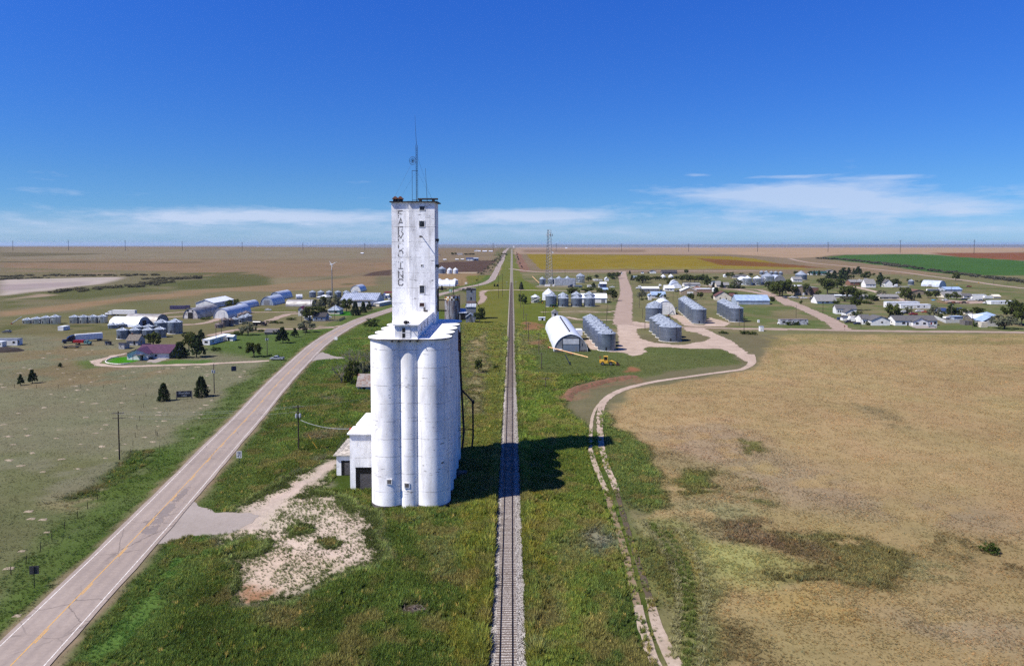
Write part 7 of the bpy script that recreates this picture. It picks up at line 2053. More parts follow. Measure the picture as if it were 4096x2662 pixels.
def semi(c, x, yb, yaw, mat, label, trailer='box', tmat=None, L=14.0):
	t = thing('semi_truck', label, 'truck', G(c, x, yb), yaw)
	MB().box(-2.2, -.5, .7, 4.0, .5, 1.0).build('chassis', DKMETAL, t)
	MB().frus(2.4, -.95, 4.3, .95, .8, 2.4, -.85, 4.2, .85, 1.9).build('hood', mat, t)
	MB().box(-.8, -1.2, .9, 2.3, 1.2, 2.5).prism([(-.8, 2.5), (2.2, 2.5), (1.5, 3.3), (-.6, 3.9), (-.8, 3.9)], -1.15, 1.15, 'y').build('cab', mat, t)
	MB().prism([(2.32, 1.95), (2.34, 2.45), (1.9, 2.8), (1.86, 2.75)], -1.0, 1.0, 'y').build('windshield', GLASS, t)
	MB().box(1.2, -1.22, 1.9, 2.0, 1.22, 2.5).build('side_window', GLASS, t)
	MB().tube([(-.95, -.9, 1), (-.95, -.9, 4.0)], .09, 6).tube([(-.95, .9, 1), (-.95, .9, 4.0)], .09, 6).build('exhaust_stack', RIM, t)
	MB().box(4.2, -1.1, .5, 4.4, 1.1, .85).build('bumper', RIM, t)
	ws = [(3.2, -1.0), (3.2, 1.0), (-.4, -.95), (-.4, .95), (-1.6, -.95), (-1.6, .95)]
	if trailer:
		tm = tmat or WFRAME
		if trailer == 'box':
			b = MB().box(-1.2 - L, -1.28, 1.15, -1.2, 1.28, 4.0)
		elif trailer == 'grain':
			b = MB().add([(-1.2 - L, -1.25, 2.9), (-1.2, -1.25, 2.9), (-1.2, 1.25, 2.9), (-1.2 - L, 1.25, 2.9), (-3.4 - L * .85, -.6, 1.0), (-3.4, -.6, 1.0), (-3.4, .6, 1.0), (-3.4 - L * .85, .6, 1.0)], [(0, 1, 2, 3), (4, 7, 6, 5), (0, 4, 5, 1), (1, 5, 6, 2), (2, 6, 7, 3), (3, 7, 4, 0)])
		else:
			b = MB().box(-1.2 - L, -1.25, 1.1, -1.2, 1.25, 1.35)
		tr = b.build('trailer', tm, t)
		MB().box(-L, -1.2, .95, -1.6, 1.2, 1.1).box(-4.5, -.8, 0.2, -4.3, .8, 1.0).build('trailer_frame', DKMETAL, tr)
		ws += [(-L + .6, -.95), (-L + .6, .95), (-L - .6, -.95), (-L - .6, .95)]
	wheels(t, ws, .5, .5)
	return t
def camper(c, x, yb, yaw, label, L=8.0, h=2.9):
	t = thing('camper_trailer', label, 'camper', G(c, x, yb), yaw)
	MB().prism([(-L / 2, .6), (L / 2 - .3, .6), (L / 2, 1.4), (L / 2 - .5, h), (-L / 2, h)], -1.2, 1.2, 'y').build('body', WFRAME, t)
	for q in (-.3, .05, .3):
		MB().box(L * q - .4, -1.23, 1.5, L * q + .4, -1.19, 2.1).build('window', GLASS, t)
	MB().box(-L / 2 + .2, -1.225, .9, L / 2 - .6, -1.195, 1.15).build('stripe', GRY, t)
	MB().box(L / 2 - .3, -.1, .5, L / 2 + 1.0, .1, .62).build('hitch', DKMETAL, t)
	wheels(t, [(-.5, -1.05), (-.5, 1.05), (.4, -1.05), (.4, 1.05)], .35)
	return t
pickup('B', 1216, 1455, R(176), SIL, 'silver crew cab pickup at the end of the driveway')
semi('A', 1330, 928, R(176), WHT, 'white semi truck with a long white box trailer at the farm', 'box', L=16)
semi('J', 1640, 738, R(222), DBL, 'dark cab semi with a pale trailer parked on the pasture', 'box', M('dull_white_trailer', srgb(224, 226, 230), srgb(204, 206, 212), .8, .5), L=12)
# red grain truck
t = thing('grain_truck', 'old red grain box truck with a teal cab', 'truck', G('J', 1880, 787), R(-4))
MB().box(-4.2, -1.2, 1.2, 1.0, 1.2, 2.4).build('grain_box', REDP, t)
MB().box(1.2, -1.0, .7, 2.7, 1.0, 2.2).frus(2.7, -.85, 4.1, .85, .7, 2.7, -.8, 4.0, .8, 1.5).build('cab', M('faded_teal_paint', srgb(126, 176, 176), srgb(100, 144, 146), 1, .5), t)
MB().box(1.6, -1.02, 1.5, 2.5, 1.02, 2.05).build('cab_window', GLASS, t)
wheels(t, [(3.2, -.9), (3.2, .9), (-2.6, -.95), (-2.6, .95)], .48, .4)
t = thing('flat_wagon', 'low rusty flat wagon beside the red grain truck', 'wagon', G('J', 1620, 855), R(14))
MB().box(-3.6, -1.1, .6, 3.6, 1.1, .8).build('deck', DKMETAL, t)
for x in (-3.4, 0, 3.4):
	MB().box(x - .06, -1.1, .8, x + .06, -.98, 1.4).box(x - .06, .98, .8, x + .06, 1.1, 1.4).build('stake', OLDW, t)
wheels(t, [(-2.4, -1), (-2.4, 1), (2.4, -1), (2.4, 1)], .4)
car('J', 155, 510, R(184), GRY, 'junked grey car in the weeds at the far left')
car('B', 1110, 868, R(4), WHT, 'abandoned white car in weeds between the quonsets')
car('B', 1822, 958, R(186), WHT, 'white car parked beside the cream cottage')
# old tanker
t = thing('tanker_truck', 'black old tanker truck beside the olive tree', 'truck', G('B', 1010, 1050), R(-6))
MB().tube([(-4, 0, 1.9), (.8, 0, 1.9)], 1.15, 14).build('tank', BLK, t)
MB().box(1.1, -1.1, .7, 2.7, 1.1, 2.5).box(2.7, -.9, .7, 4.1, .9, 1.6).build('cab', DKMETAL, t)
wheels(t, [(3.2, -1), (3.2, 1), (-2.4, -1), (-2.4, 1), (-3.5, -1), (-3.5, 1)], .5, .4)
for k, (x, y, w) in enumerate(((830, 275, 'left'), (975, 272, 'middle'), (1040, 270, 'right'))):
	t = thing('storage_tank', '%s white tank in the yard beyond the plowed field' % w, 'tank', G('C', x, y), R(4))
	MB().tube([(-3.5, 0, 2.0), (3.5, 0, 2.0)], 1.5, 12).build('vessel', WFRAME, t)
	MB().box(-2.6, -1, 0, -2.2, 1, 1).box(2.2, -1, 0, 2.6, 1, 1).build('saddle', DKMETAL, t)
t = thing('storage_tank', 'white ribbed tank above the low weathered quonset', 'tank', G('B', 1478, 742), R(20))
MB().tube([(-2.6, 0, 2.6), (2.6, 0, 2.6)], 2.4, 16).build('vessel', WBIN, t)
MB().box(-2, -1.2, 0, -1.6, 1.2, 1).box(1.6, -1.2, 0, 2.0, 1.2, 1).build('saddle', DKMETAL, t)
# red fuel canopy by the shop
t = thing('fuel_canopy', 'red fuel station canopy on posts beside the highway', 'canopy', G('H', 2275, 360))
MB().box(-5, -3, 4.2, 5, 3, 5.0).build('roof', REDP, t)
for x in (-4, 4):
	MB().box(x - .2, -.2, 0, x + .2, .2, 4.2).build('post', WFRAME, t)
MB().box(-1, -.5, 0, 1, .5, 1.8).build('fuel_pump', REDP, t)
car('H', 2283, 415, R(60), WHT, 'white car beside the red fuel canopy')
car('W', 745, 508, R(12), GRY, 'grey car on the highway behind the old tower')
car('X', 655, 858, R(80), BLK, 'small black car far up the highway')
# town vehicles
semi('D', 1855, 408, R(180), WHT, 'white road tractor parked beside the metal shop', None)
semi('D', 2275, 440, R(165), WHT, 'white semi cab by the village cottage', None)
pickup('D', 1425, 388, R(0), WHT, 'white pickup at the dirt street corner by campers')
camper('D', 1110, 388, R(2), 'long white camper left of the blue shed', 10, 3.0)
camper('D', 1210, 290, R(4), 'pale camper behind the tall bin', 11, 2.6)
camper('D', 1165, 282, R(176), 'smaller pale camper beside the tall bin', 7, 2.4)
t = semi('D', 800, 388, R(180), DBL, 'blue truck with a pale low trailer near the tower', 'grain', WFRAME, 10)
t = thing('yellow_loader', 'small yellow tractor loader beside the blue truck', 'loader', G('D', 935, 388), R(0))
MB().box(-1.6, -.6, .6, 1.0, .6, 1.3).box(-.8, -.5, 1.3, .4, .5, 2.3).build('body', YELP, t)
MB().tube([(1.0, -.5, 1.2), (3.0, -.5, .5)], .12, 5).tube([(1.0, .5, 1.2), (3.0, .5, .5)], .12, 5).box(2.8, -.9, .1, 3.4, .9, .8).build('bucket_arm', YELP, t)
wheels(t, [(-1.1, -.8), (-1.1, .8), (.8, -.7), (.8, .7)], .55)
pickup('E', 345, 372, R(90), WHT, 'white van nosed toward us behind the cottage', True)
pickup('E', 422, 372, R(95), GRY, 'grey pickup beside the white van')
pickup('E', 625, 455, R(178), BLK, 'dark pickup parked before the tan garage')
pickup('E', 1240, 385, R(100), WHT, 'white truck at the cream house')
pickup('E', 2280, 548, R(100), GRY, 'grey pickup under the big tree clump')
pickup('F', 380, 598, R(80), GRY, 'grey pickup facing the hall at the street')
pickup('F', 505, 592, R(176), WHT, 'first white pickup parked before the hall')
pickup('F', 570, 596, R(90), SIL, 'silver truck parked nose out before the hall')
pickup('F', 690, 604, R(178), WHT, 'white flatbed pickup by the vacant lot')
car('F', 820, 606, R(186), DBL, 'dark blue car parked before the storefront')
pickup('F', 875, 590, R(4), WHT, 'white pickup beside the storefront')
pickup('F', 1448, 1008, R(186), BLK, 'black pickup carrying a white camper at the corner house', True)
car('F', 1585, 1034, R(182), DBL, 'dark car in the driveway of the gable house')
camper('F', 1530, 975, R(184), 'white camper behind the black pickup', 7, 3.0)
car('G', 768, 1082, R(-28), SIL, 'silver car parked at the duplex')
pickup('G', 445, 876, R(182), REDC, 'bright red pickup on the grass behind the duplex')
pickup('G', 550, 826, R(184), WHT, 'white pickup by the lower long trailer')
pickup('G', 205, 518, R(182), WHT, 'white pickup near the bunkhouse')
pickup('G', 1375, 410, R(178), REDC, 'red pickup driving on the county road bend')
semi('G', 165, 418, R(180), WHT, 'white semi with a low flat trailer on the eastern lane', 'flat', L=13)
semi('G', 890, 488, R(0), WHT, 'white truck hauling a white grain trailer', 'grain', WFRAME, 12)
semi('G', 745, 402, R(180), WHT, 'white box trailer truck beside the silver quonset', 'box', L=10)
camper('G', 1505, 628, R(176), 'largest white motor home in the machinery yard', 9, 3.2)
camper('G', 1690, 610, R(184), 'white camper right of the motor home', 8, 2.8)
pickup('G', 1420, 640, R(180), WHT, 'white pickup before the motor home')
pickup('G', 1300, 626, R(170), DBL, 'dark blue pickup in the machinery yard')
pickup('G', 985, 640, R(10), WHT, 'white pickup by the tan wooden fence')
pickup('G', 1675, 688, R(184), WHT, 'white pickup beside the easternmost mobile home')
pickup('G', 1580, 645, R(176), GRY, 'grey pickup among the yard machines')
car('G', 640, 838, R(170), M('orange_car_paint', srgb(196, 96, 56), srgb(170, 80, 50), 1, .4), 'orange car half hidden in the trailer yard')
car('G', 290, 830, R(178), WHT, 'white car behind the leafless bush')
car('G', 320, 856, R(182), BLK, 'black car beside the bright red pickup')
camper('G', 1010, 950, R(200), 'small white boat trailer inside the white fence', 5, 1.9)
t = thing('machinery', 'dark heap of farm implements in the eastern yard', 'machinery', G('G', 1180, 686), R(4))
for k in range(7):
	x = -9 + k * 3
	MB().box(x - .9, -1, .5, x + .9, 1, .9 + (k % 3) * .5).tube([(x - 1.2, 0, .5), (x + 1.2, 0, 1.7)], .12, 5).build('implement', DKMETAL if k % 2 else RUSTY, t)
wheels(t, [(-8, -1), (-5, -1), (-2, -1), (1, -1), (4, -1), (7, -1)], .5)
t = thing('paddling_pool', 'bright blue round pool on the grass by the lane', 'pool', G('G', 788, 630))
MB().cyl(0, 0, 1.6, 0, 1.7, .6, 20).build('wall', M('bright_blue_plastic', srgb(80, 160, 220), srgb(66, 140, 200), 1, .4), t)
MB().cyl(0, 0, 1.5, .601, 1.5, .61, 20).build('water', M('pool_water', srgb(120, 190, 226), srgb(100, 176, 220), 1, .1), t)
for k, x in enumerate((1262, 1288)):
	t = thing('rubbish_bin', ('left' if k == 0 else 'right') + ' blue wheeled bin by the corner driveway', 'bin', G('F', x, 956))
	MB().frus(-.5, -.5, .5, .5, .1, -.6, -.6, .6, .6, 1.5).build('body', BLUED, t)
	MB().box(-.62, -.65, 1.5, .62, .62, 1.6).build('lid', BLUED, t)
t = thing('blue_container', 'small blue dumpster beside the grey metal shop', 'dumpster', G('D', 2186, 455))
MB().box(-1.2, 0, .1, 1.2, 2, 2.2).build('body', BLUED, t)
MB().box(-1.25, -.05, 2.2, 1.25, 2.05, 2.3).build('lid', BLUED, t)
t = thing('gas_tank', 'white propane tank before the derelict trailer', 'tank', G('F', 275, 1033))
MB().tube([(-.8, 0, .8), (.8, 0, .8)], .6, 10).build('vessel', WFRAME, t)
MB().box(-.6, -.3, 0, -.4, .3, .4).box(.4, -.3, 0, .6, .3, .4).build('saddle', DKMETAL, t)
# farm machines near the bins
t = thing('tractor', 'green farm tractor beside the small white bin', 'tractor', G('D', 325, 632), R(178))
MB().box(-.4, -.45, .8, 2.3, .45, 1.6).build('hood', GRNP, t)
MB().frus(-1.6, -.75, .0, .75, 1.2, -1.4, -.65, -.2, .65, 2.7).build('cab', GLASS, t)
MB().box(-1.6, -.8, 2.7, .0, .8, 2.85).box(-1.7, -1.0, 1.0, -.4, 1.0, 1.3).build('cab_roof', GRNP, t)
for y in (-.95, .95):
	w_ = MB().wheel(-1.1, y, .95, .95, .5, 16).build('rear_wheel', TYRE, t)
	MB().wheel(-1.1, y, .95, .5, .53, 12).build('rim', YELP, w_)
	w_ = MB().wheel(1.7, y * .85, .6, .6, .35, 14).build('front_wheel', TYRE, t)
	MB().wheel(1.7, y * .85, .6, .3, .38, 12).build('rim', YELP, w_)
t = thing('planter', 'green grain cart with yellow wheels before the corner bins', 'farm machine', G('D', 520, 697), R(0))
MB().frus(-1.2, -1, 1.2, 1, 1.0, -2.0, -1.4, 2.0, 1.4, 2.4).build('hopper', GRNP, t)
MB().box(-3.6, -.1, .7, 2, .1, .9).build('frame', DKMETAL, t)
for y in (-1.2, 1.2):
	w_ = MB().wheel(0, y, .8, .8, .4, 14).build('wheel', TYRE, t)
	MB().wheel(0, y, .8, .4, .44, 10).build('rim', YELP, w_)
def auger(label, a, b, r, mat, leg=None, legm=None, name='grain_auger'):
	t = thing(name, label, 'auger', (a[0], a[1], 0))
	A, B = Vector(a) - Vector((a[0], a[1], 0)), Vector(b) - Vector((a[0], a[1], 0))
	MB().tube([tuple(A), tuple(B)], r, 8).build('tube', mat, t)
	if leg is not None:
		q = A + (B - A) * leg
		e = q + Vector((3.5, -1.2, -q.z + .3))
		MB().tube([tuple(q), tuple(e)], .11, 5).tube([tuple(q + Vector((.5, 0, 0))), tuple(e + Vector((0, 1.8, 0)))], .11, 5).build('undercarriage', legm or REDP, t)
		wheels(t, [(e.x, e.y), (e.x, e.y + 1.8)], .4, .25)
	MB().box(A.x - .35, A.y - .35, A.z - .5, A.x + .35, A.y + .35, A.z + .3).build('spout', legm or REDP, t)
	return t
pa_, pb_ = G('I', 470, 770), G('I', 1108, 880)
auger('long orange grain auger lying in the weeds before the barn', (pa_[0], pa_[1] + 2, 2.2), (pb_[0], pb_[1], .9), .19, ORGP, .42)
pa_, pb_ = G('D', 190, 295), G('D', 300, 330)
auger('pale auger leaning left of the tower bins', (pa_[0], pa_[1], 7), (pb_[0], pb_[1], 1.0), .25, ORGP, None)
pa_, pb_ = G('D', 165, 622), G('D', 300, 622)
auger('pale auger resting against the small white bin', (pa_[0], pa_[1], .6), (pb_[0] + 1, pb_[1] + 2, 4.2), .2, WFRAME, None)
pa_, pb_ = G('E', 480, 822), G('E', 610, 790)
auger('blue auger behind the nearest wide bins', (pa_[0], pa_[1], .6), (pb_[0], pb_[1], 4.6), .25, BLUED, None)
pa_, pb_ = G('J', 265, 315), G('J', 470, 300)
auger('grey auger leaning on the leftmost shiny bin', (pa_[0], pa_[1], .4), (pb_[0], pb_[1] + 1, 4.0), .22, GALV, None)
pa_, pb_ = G('I', 815, 968), G('I', 735, 925)
auger('black pipe leaning in the weeds near the orange auger', (pa_[0], pa_[1], .1), (pb_[0], pb_[1], 3.0), .18, BLK, None, BLK, 'black_pipe')
pa_, pb_ = G('K', 1375, 1545), G('K', 1318, 1480)
t = thing('guy_marker', 'yellow guy wire marker in the weeds by the elevator', 'marker', pa_)
_v = Vector(pb_) - Vector(pa_)
MB().tube([(0, 0, 0), (-2.6, .6, 3.6)], .05, 5).build('rod', YELP, t)
# yellow wheel loader
t = thing('wheel_loader', 'yellow wheel loader with raised red flag in the weeds', 'loader', G('I', 1430, 975), R(-8))
MB().box(-3.2, -.9, .9, .2, .9, 2.1).box(-3.4, -.7, 1.0, -2.6, .7, 1.9).build('rear_body', YELP, t)
MB().box(-1.6, -.8, 2.1, -.1, .8, 3.5).build('cab', GLASS, t)
MB().box(-1.75, -.95, 3.5, .05, .95, 3.65).box(-1.65, -.85, 2.1, -1.5, -.7, 3.5).box(-.2, -.85, 2.1, -.05, -.7, 3.5).box(-1.65, .7, 2.1, -1.5, .85, 3.5).box(-.2, .7, 2.1, -.05, .85, 3.5).build('cab_frame', YELP, t)
MB().box(.2, -.6, .8, 2.0, .6, 1.5).tube([(.6, -.6, 1.9), (2.4, -.6, 1.5), (3.4, -.6, .7)], .2, 5).tube([(.6, .6, 1.9), (2.4, .6, 1.5), (3.4, .6, .7)], .2, 5).build('lift_arm', YELP, t)
MB().add([(3.2, -1.4, .2), (4.6, -1.4, .1), (4.7, -1.4, .4), (3.5, -1.4, 1.5), (3.2, 1.4, .2), (4.6, 1.4, .1), (4.7, 1.4, .4), (3.5, 1.4, 1.5)], [(0, 1, 2, 3), (7, 6, 5, 4), (0, 4, 5, 1), (1, 5, 6, 2), (3, 7, 4, 0)]).build('bucket', M('rusty_bucket_steel', srgb(96, 70, 54), srgb(66, 50, 42), 1, .8), t)
wheels(t, [(-2.1, -1), (-2.1, 1), (1.2, -1), (1.2, 1)], .75, .5)
MB().tube([(-3.0, 0, 2.1), (-3.0, 0, 3.3)], .04, 4).box(-3.4, -.02, 3.0, -2.95, .02, 3.5).build('flag', REDP, t)
# far stuff beside the rails: dark cattle on the track bed
COW = M('black_cattle_hide', srgb(30, 27, 25), srgb(22, 20, 20), 2, .8)
cme = None
for k, (x, y) in enumerate(((1380, 862), (1402, 898), (1335, 765), (1338, 785), (1290, 640), (1300, 665), (1265, 575), (1270, 600), (1250, 500), (1248, 525), (1238, 455))):
	p = G('X', x, y)
	b = thing('hay_bale', 'dark round bale on the dirt strip beside the rails', 'bale', p, random.uniform(0, 3), 'dark bales beside the rails')
	if cme is None:
		cme = MB().wheel(0, 0, 1.0, 1.0, 1.7, 14).mesh('bale_body')
		cme.materials.append(M('dark_rotten_hay', srgb(54, 48, 42), srgb(36, 32, 30), 2, .95))
	o = bpy.data.objects.new('bale_body', cme)
	COL.objects.link(o)
	o.parent = b
# ---------------------------------------------------------------- burrow mounds and fence posts of the pasture
MND = [M('pale_burrow_earth', srgb(190, 174, 150), srgb(146, 130, 104), 2.5, .95, bump=.5, bscale=6)]
mmesh = []
for v in range(4):
	rs = np.random.RandomState(40 + v)
	m = MB()
	n = 14
	vs = [(0, 0, .16)]
	for rr, z in ((.55, .13), (1.0, .015)):
		for i in range(n):
			a = 2 * math.pi * i / n
			q = rr * (1 + rs.uniform(-.45, .35))
			vs.append((q * math.cos(a) * 1.15, q * math.sin(a) * .6, z * rs.uniform(.6, 1.2)))
	fs = [(0, 1 + i, 1 + (i + 1) % n) for i in range(n)] + [(1 + i, 1 + n + i, 1 + n + (i + 1) % n, 1 + (i + 1) % n) for i in range(n)]
	m.add(vs, fs)
	me_ = m.mesh('burrow_mound')
	me_.materials.append(MND[0])
	mmesh.append(me_)
ML = [(195, 272), (570, 238), (720, 238), (845, 265), (880, 238), (630, 324), (225, 403), (290, 416), (550, 418), (190, 455), (600, 452), (750, 457), (670, 516), (870, 540), (710, 496), (850, 490), (720, 580), (1055, 560), (1185, 602), (1515, 506), (1515, 445), (1600, 412), (1740, 407), (1890, 398), (1970, 438), (1975, 470), (1970, 483), (1485, 543), (1590, 565), (1675, 588), (1970, 575), (490, 656), (620, 683), (735, 702), (420, 783), (910, 745), (785, 732), (175, 838), (5, 563), (40, 945), (80, 1058), (265, 1050), (530, 1075), (570, 993), (910, 1028), (1010, 948), (965, 985), (1020, 880), (1255, 873), (1510, 855), (1560, 910), (1490, 912), (1845, 825), (1915, 850), (1955, 760), (1910, 790), (1735, 935), (1785, 985), (1505, 960), (1460, 1110), (1190, 1130), (1125, 1190), (970, 1152), (770, 1132), (310, 1215), (590, 1275), (1000, 1263), (1160, 1337), (740, 1365), (410, 1395), (190, 1338), (90, 1285), (2015, 715), (2110, 508), (2285, 490), (2330, 440), (1840, 1072), (1380, 1066), (30, 590), (260, 600), (835, 612), (740, 618), (460, 268), (415, 312), (1270, 448), (1175, 486), (945, 486), (1270, 656), (1160, 738), (820, 878), (240, 985), (130, 1135), (1480, 790), (1520, 828), (950, 820), (1035, 806), (1900, 880)]
for k, (x, y) in enumerate(ML):
	p = G('L', x, y)
	o = bpy.data.objects.new('burrow_mound', mmesh[k % 4])
	COL.objects.link(o)
	o.location = (p[0], p[1], .0)
	o.rotation_euler = (0, 0, random.uniform(-.7, .7))
	s = random.uniform(.45, 1.25) * (1.1 if y < 700 else .9)
	o.scale = (s, s, s)
	tag(o, 'low pale bare earth burrow mound on the western pasture', 'mound', 'burrow mounds on the pasture')
for x, y in ((200, 435), (185, 388), (275, 440), (110, 1050), (60, 750), (140, 640), (300, 520)):
	p = G('M', x, y)
	o = bpy.data.objects.new('burrow_mound', mmesh[1])
	COL.objects.link(o)
	o.location = (p[0], p[1], 0)
	s = random.uniform(.5, 1.0)
	o.scale = (s, s, s)
	tag(o, 'low pale bare earth burrow mound on the western pasture', 'mound', 'burrow mounds on the pasture')
pme = MB().tube([(0, 0, 0), (0, 0, 1.3)], .055, 6).mesh('fence_post')
pme.materials.append(DWOOD)
FP = [('L', x, y) for x, y in ((138, 597), (348, 599), (556, 600), (771, 600), (984, 600), (1196, 600), (1410, 600), (1390, 680), (1368, 785), (1330, 905), (1305, 990), (1288, 1066), (1265, 1145), (1245, 1225), (1500, 1055), (1486, 1050), (1520, 1185), (418, 245), (505, 220), (17, 350))] + [('M', x, y) for x, y in ((258, 640), (165, 720), (70, 790), (330, 575), (412, 500), (490, 430), (556, 372), (620, 318))]
for c, x, y in FP:
	p = G(c, x, y)
	o = bpy.data.objects.new('fence_post', pme)
	COL.objects.link(o)
	o.location = (p[0], p[1], 0)
	o.rotation_euler = (random.uniform(-.06, .06), random.uniform(-.06, .06), 0)
	tag(o, 'thin dark wooden post of the wire fence across the pasture', 'fence post', 'wire fence posts across the pasture')
t = thing('earth_mound', 'dark bare soil bank at the left edge before the trailer house', 'mound', G('J', 90, 925))
MB().lathe([(9, 0), (6.5, 1.1), (2, 1.8), (.01, 1.9)], 18).build('soil', M('dark_soil', srgb(70, 58, 50), srgb(52, 44, 40), 1, .95, bump=.6), t)
t.scale = (1, .6, 1)
bk = catmull(gline('I', (740, 1560), (790, 1450), (880, 1395), (1000, 1350), (1250, 1278), (1500, 1222), (1700, 1190), (1860, 1150)), 1.5)
t = thing('soil_bank', 'low curved bank of bare red soil at the bend of the field track', 'bank', (bk[0][0], bk[0][1], 0))
m = MB()
tn = np.gradient(bk, axis=0)
tn /= np.linalg.norm(tn, axis=1)[:, None]
for k, q in enumerate(bk):
	f_ = math.sin(math.pi * min(1, (k + .5) / len(bk) * 1.0)) ** .5
	for o_, z_ in ((-2.4, -.05), (-1.0, .75), (.2, 1.05), (1.3, .7), (3.2, -.05)):
		j_ = random.uniform(.7, 1.2)
		m.v.append((q[0] - tn[k][1] * o_ * j_ - bk[0][0], q[1] + tn[k][0] * o_ * j_ - bk[0][1], z_ * f_ * random.uniform(.7, 1.2)))
m.f = [(k * 5 + j, k * 5 + j + 1, (k + 1) * 5 + j + 1, (k + 1) * 5 + j) for k in range(len(bk) - 1) for j in range(4)]
m.build('soil', M('bare_red_soil', srgb(158, 110, 84), srgb(124, 92, 66), .6, .95, spots=(srgb(92, 98, 52), .9, .56), bump=.6), t, True)
t = thing('brush_pile', 'heap of grey dead branches in the weeds before the silos', 'brush pile', G('N', 640, 1165))
m = MB()
for k in range(60):
	a, r = random.uniform(0, 6.28), random.uniform(0, 1.6)
	x, y = r * math.cos(a) * 1.5, r * math.sin(a)
	b = random.uniform(0, 6.28)
	L = random.uniform(.5, 1.3)
	m.tube([(x, y, random.uniform(.05, .35)), (x + L * math.cos(b), y + L * math.sin(b), random.uniform(.1, .55))], .035, 4)
m.build('branches', M('grey_dead_wood', srgb(150, 136, 126), srgb(96, 86, 80), 2, .95), t)
t = thing('retaining_wall', 'low curved white kerb round the bright green lawn', 'kerb', G('L', 1080, 368))
m = MB()
kp = [np.array(G('L', *q)) - np.array(t.location) for q in ((1235, 362), (1150, 374), (1060, 368), (1010, 356), (1012, 338), (1060, 315), (1130, 303))]
kc = catmull(kp, 1.0)
m.tube([(q[0], q[1], .15) for q in kc], .22, 6)
m.build('kerb_stones', CONCW, t)
# ---------------------------------------------------------------- trees
def leaf_mat(name, c1, c2, trans=.25):
	m = bpy.data.materials.new(name)
	m.use_nodes = True
	w = NT(m.node_tree)
	ge = w.n('ShaderNodeNewGeometry')
	oi = w.n('ShaderNodeObjectInfo')
	f = w.m('ADD', w.m('MULTIPLY', ge.outputs['Random Per Island'], .65), w.m('MULTIPLY', oi.outputs['Random'], .35))
	col = w.mix(f, c1, c2)
	d = w.n('ShaderNodeBsdfDiffuse', i={'Color': col})
	t = w.n('ShaderNodeBsdfTranslucent', i={'Color': col})
	mx = w.n('ShaderNodeMixShader', i={0: trans, 1: d.outputs[0], 2: t.outputs[0]})
	out = w.n('ShaderNodeOutputMaterial')
	w.link(mx.outputs[0], out.inputs[0])
	return m
LEAF = {'elm': leaf_mat('elm_leaves', srgb(117, 126, 65), srgb(75, 87, 43)), 'cedar': leaf_mat('cedar_foliage', srgb(70, 85, 51), srgb(43, 56, 36), .1),
		'pine': leaf_mat('pine_needles', srgb(87, 102, 61), srgb(56, 70, 43), .1), 'olive': leaf_mat('silver_green_leaves', srgb(151, 153, 126), srgb(112, 119, 92)),
		'bush': leaf_mat('bush_leaves', srgb(95, 112, 53), srgb(61, 78, 39)), 'grey': leaf_mat('grey_scrub_leaves', srgb(136, 134, 112), srgb(97, 97, 78))}
BARK = M('grey_brown_bark', srgb(112, 98, 84), srgb(80, 70, 60), 2, .95)
DEADW = M('bleached_dead_wood', srgb(168, 156, 144), srgb(120, 110, 102), 2, .95)
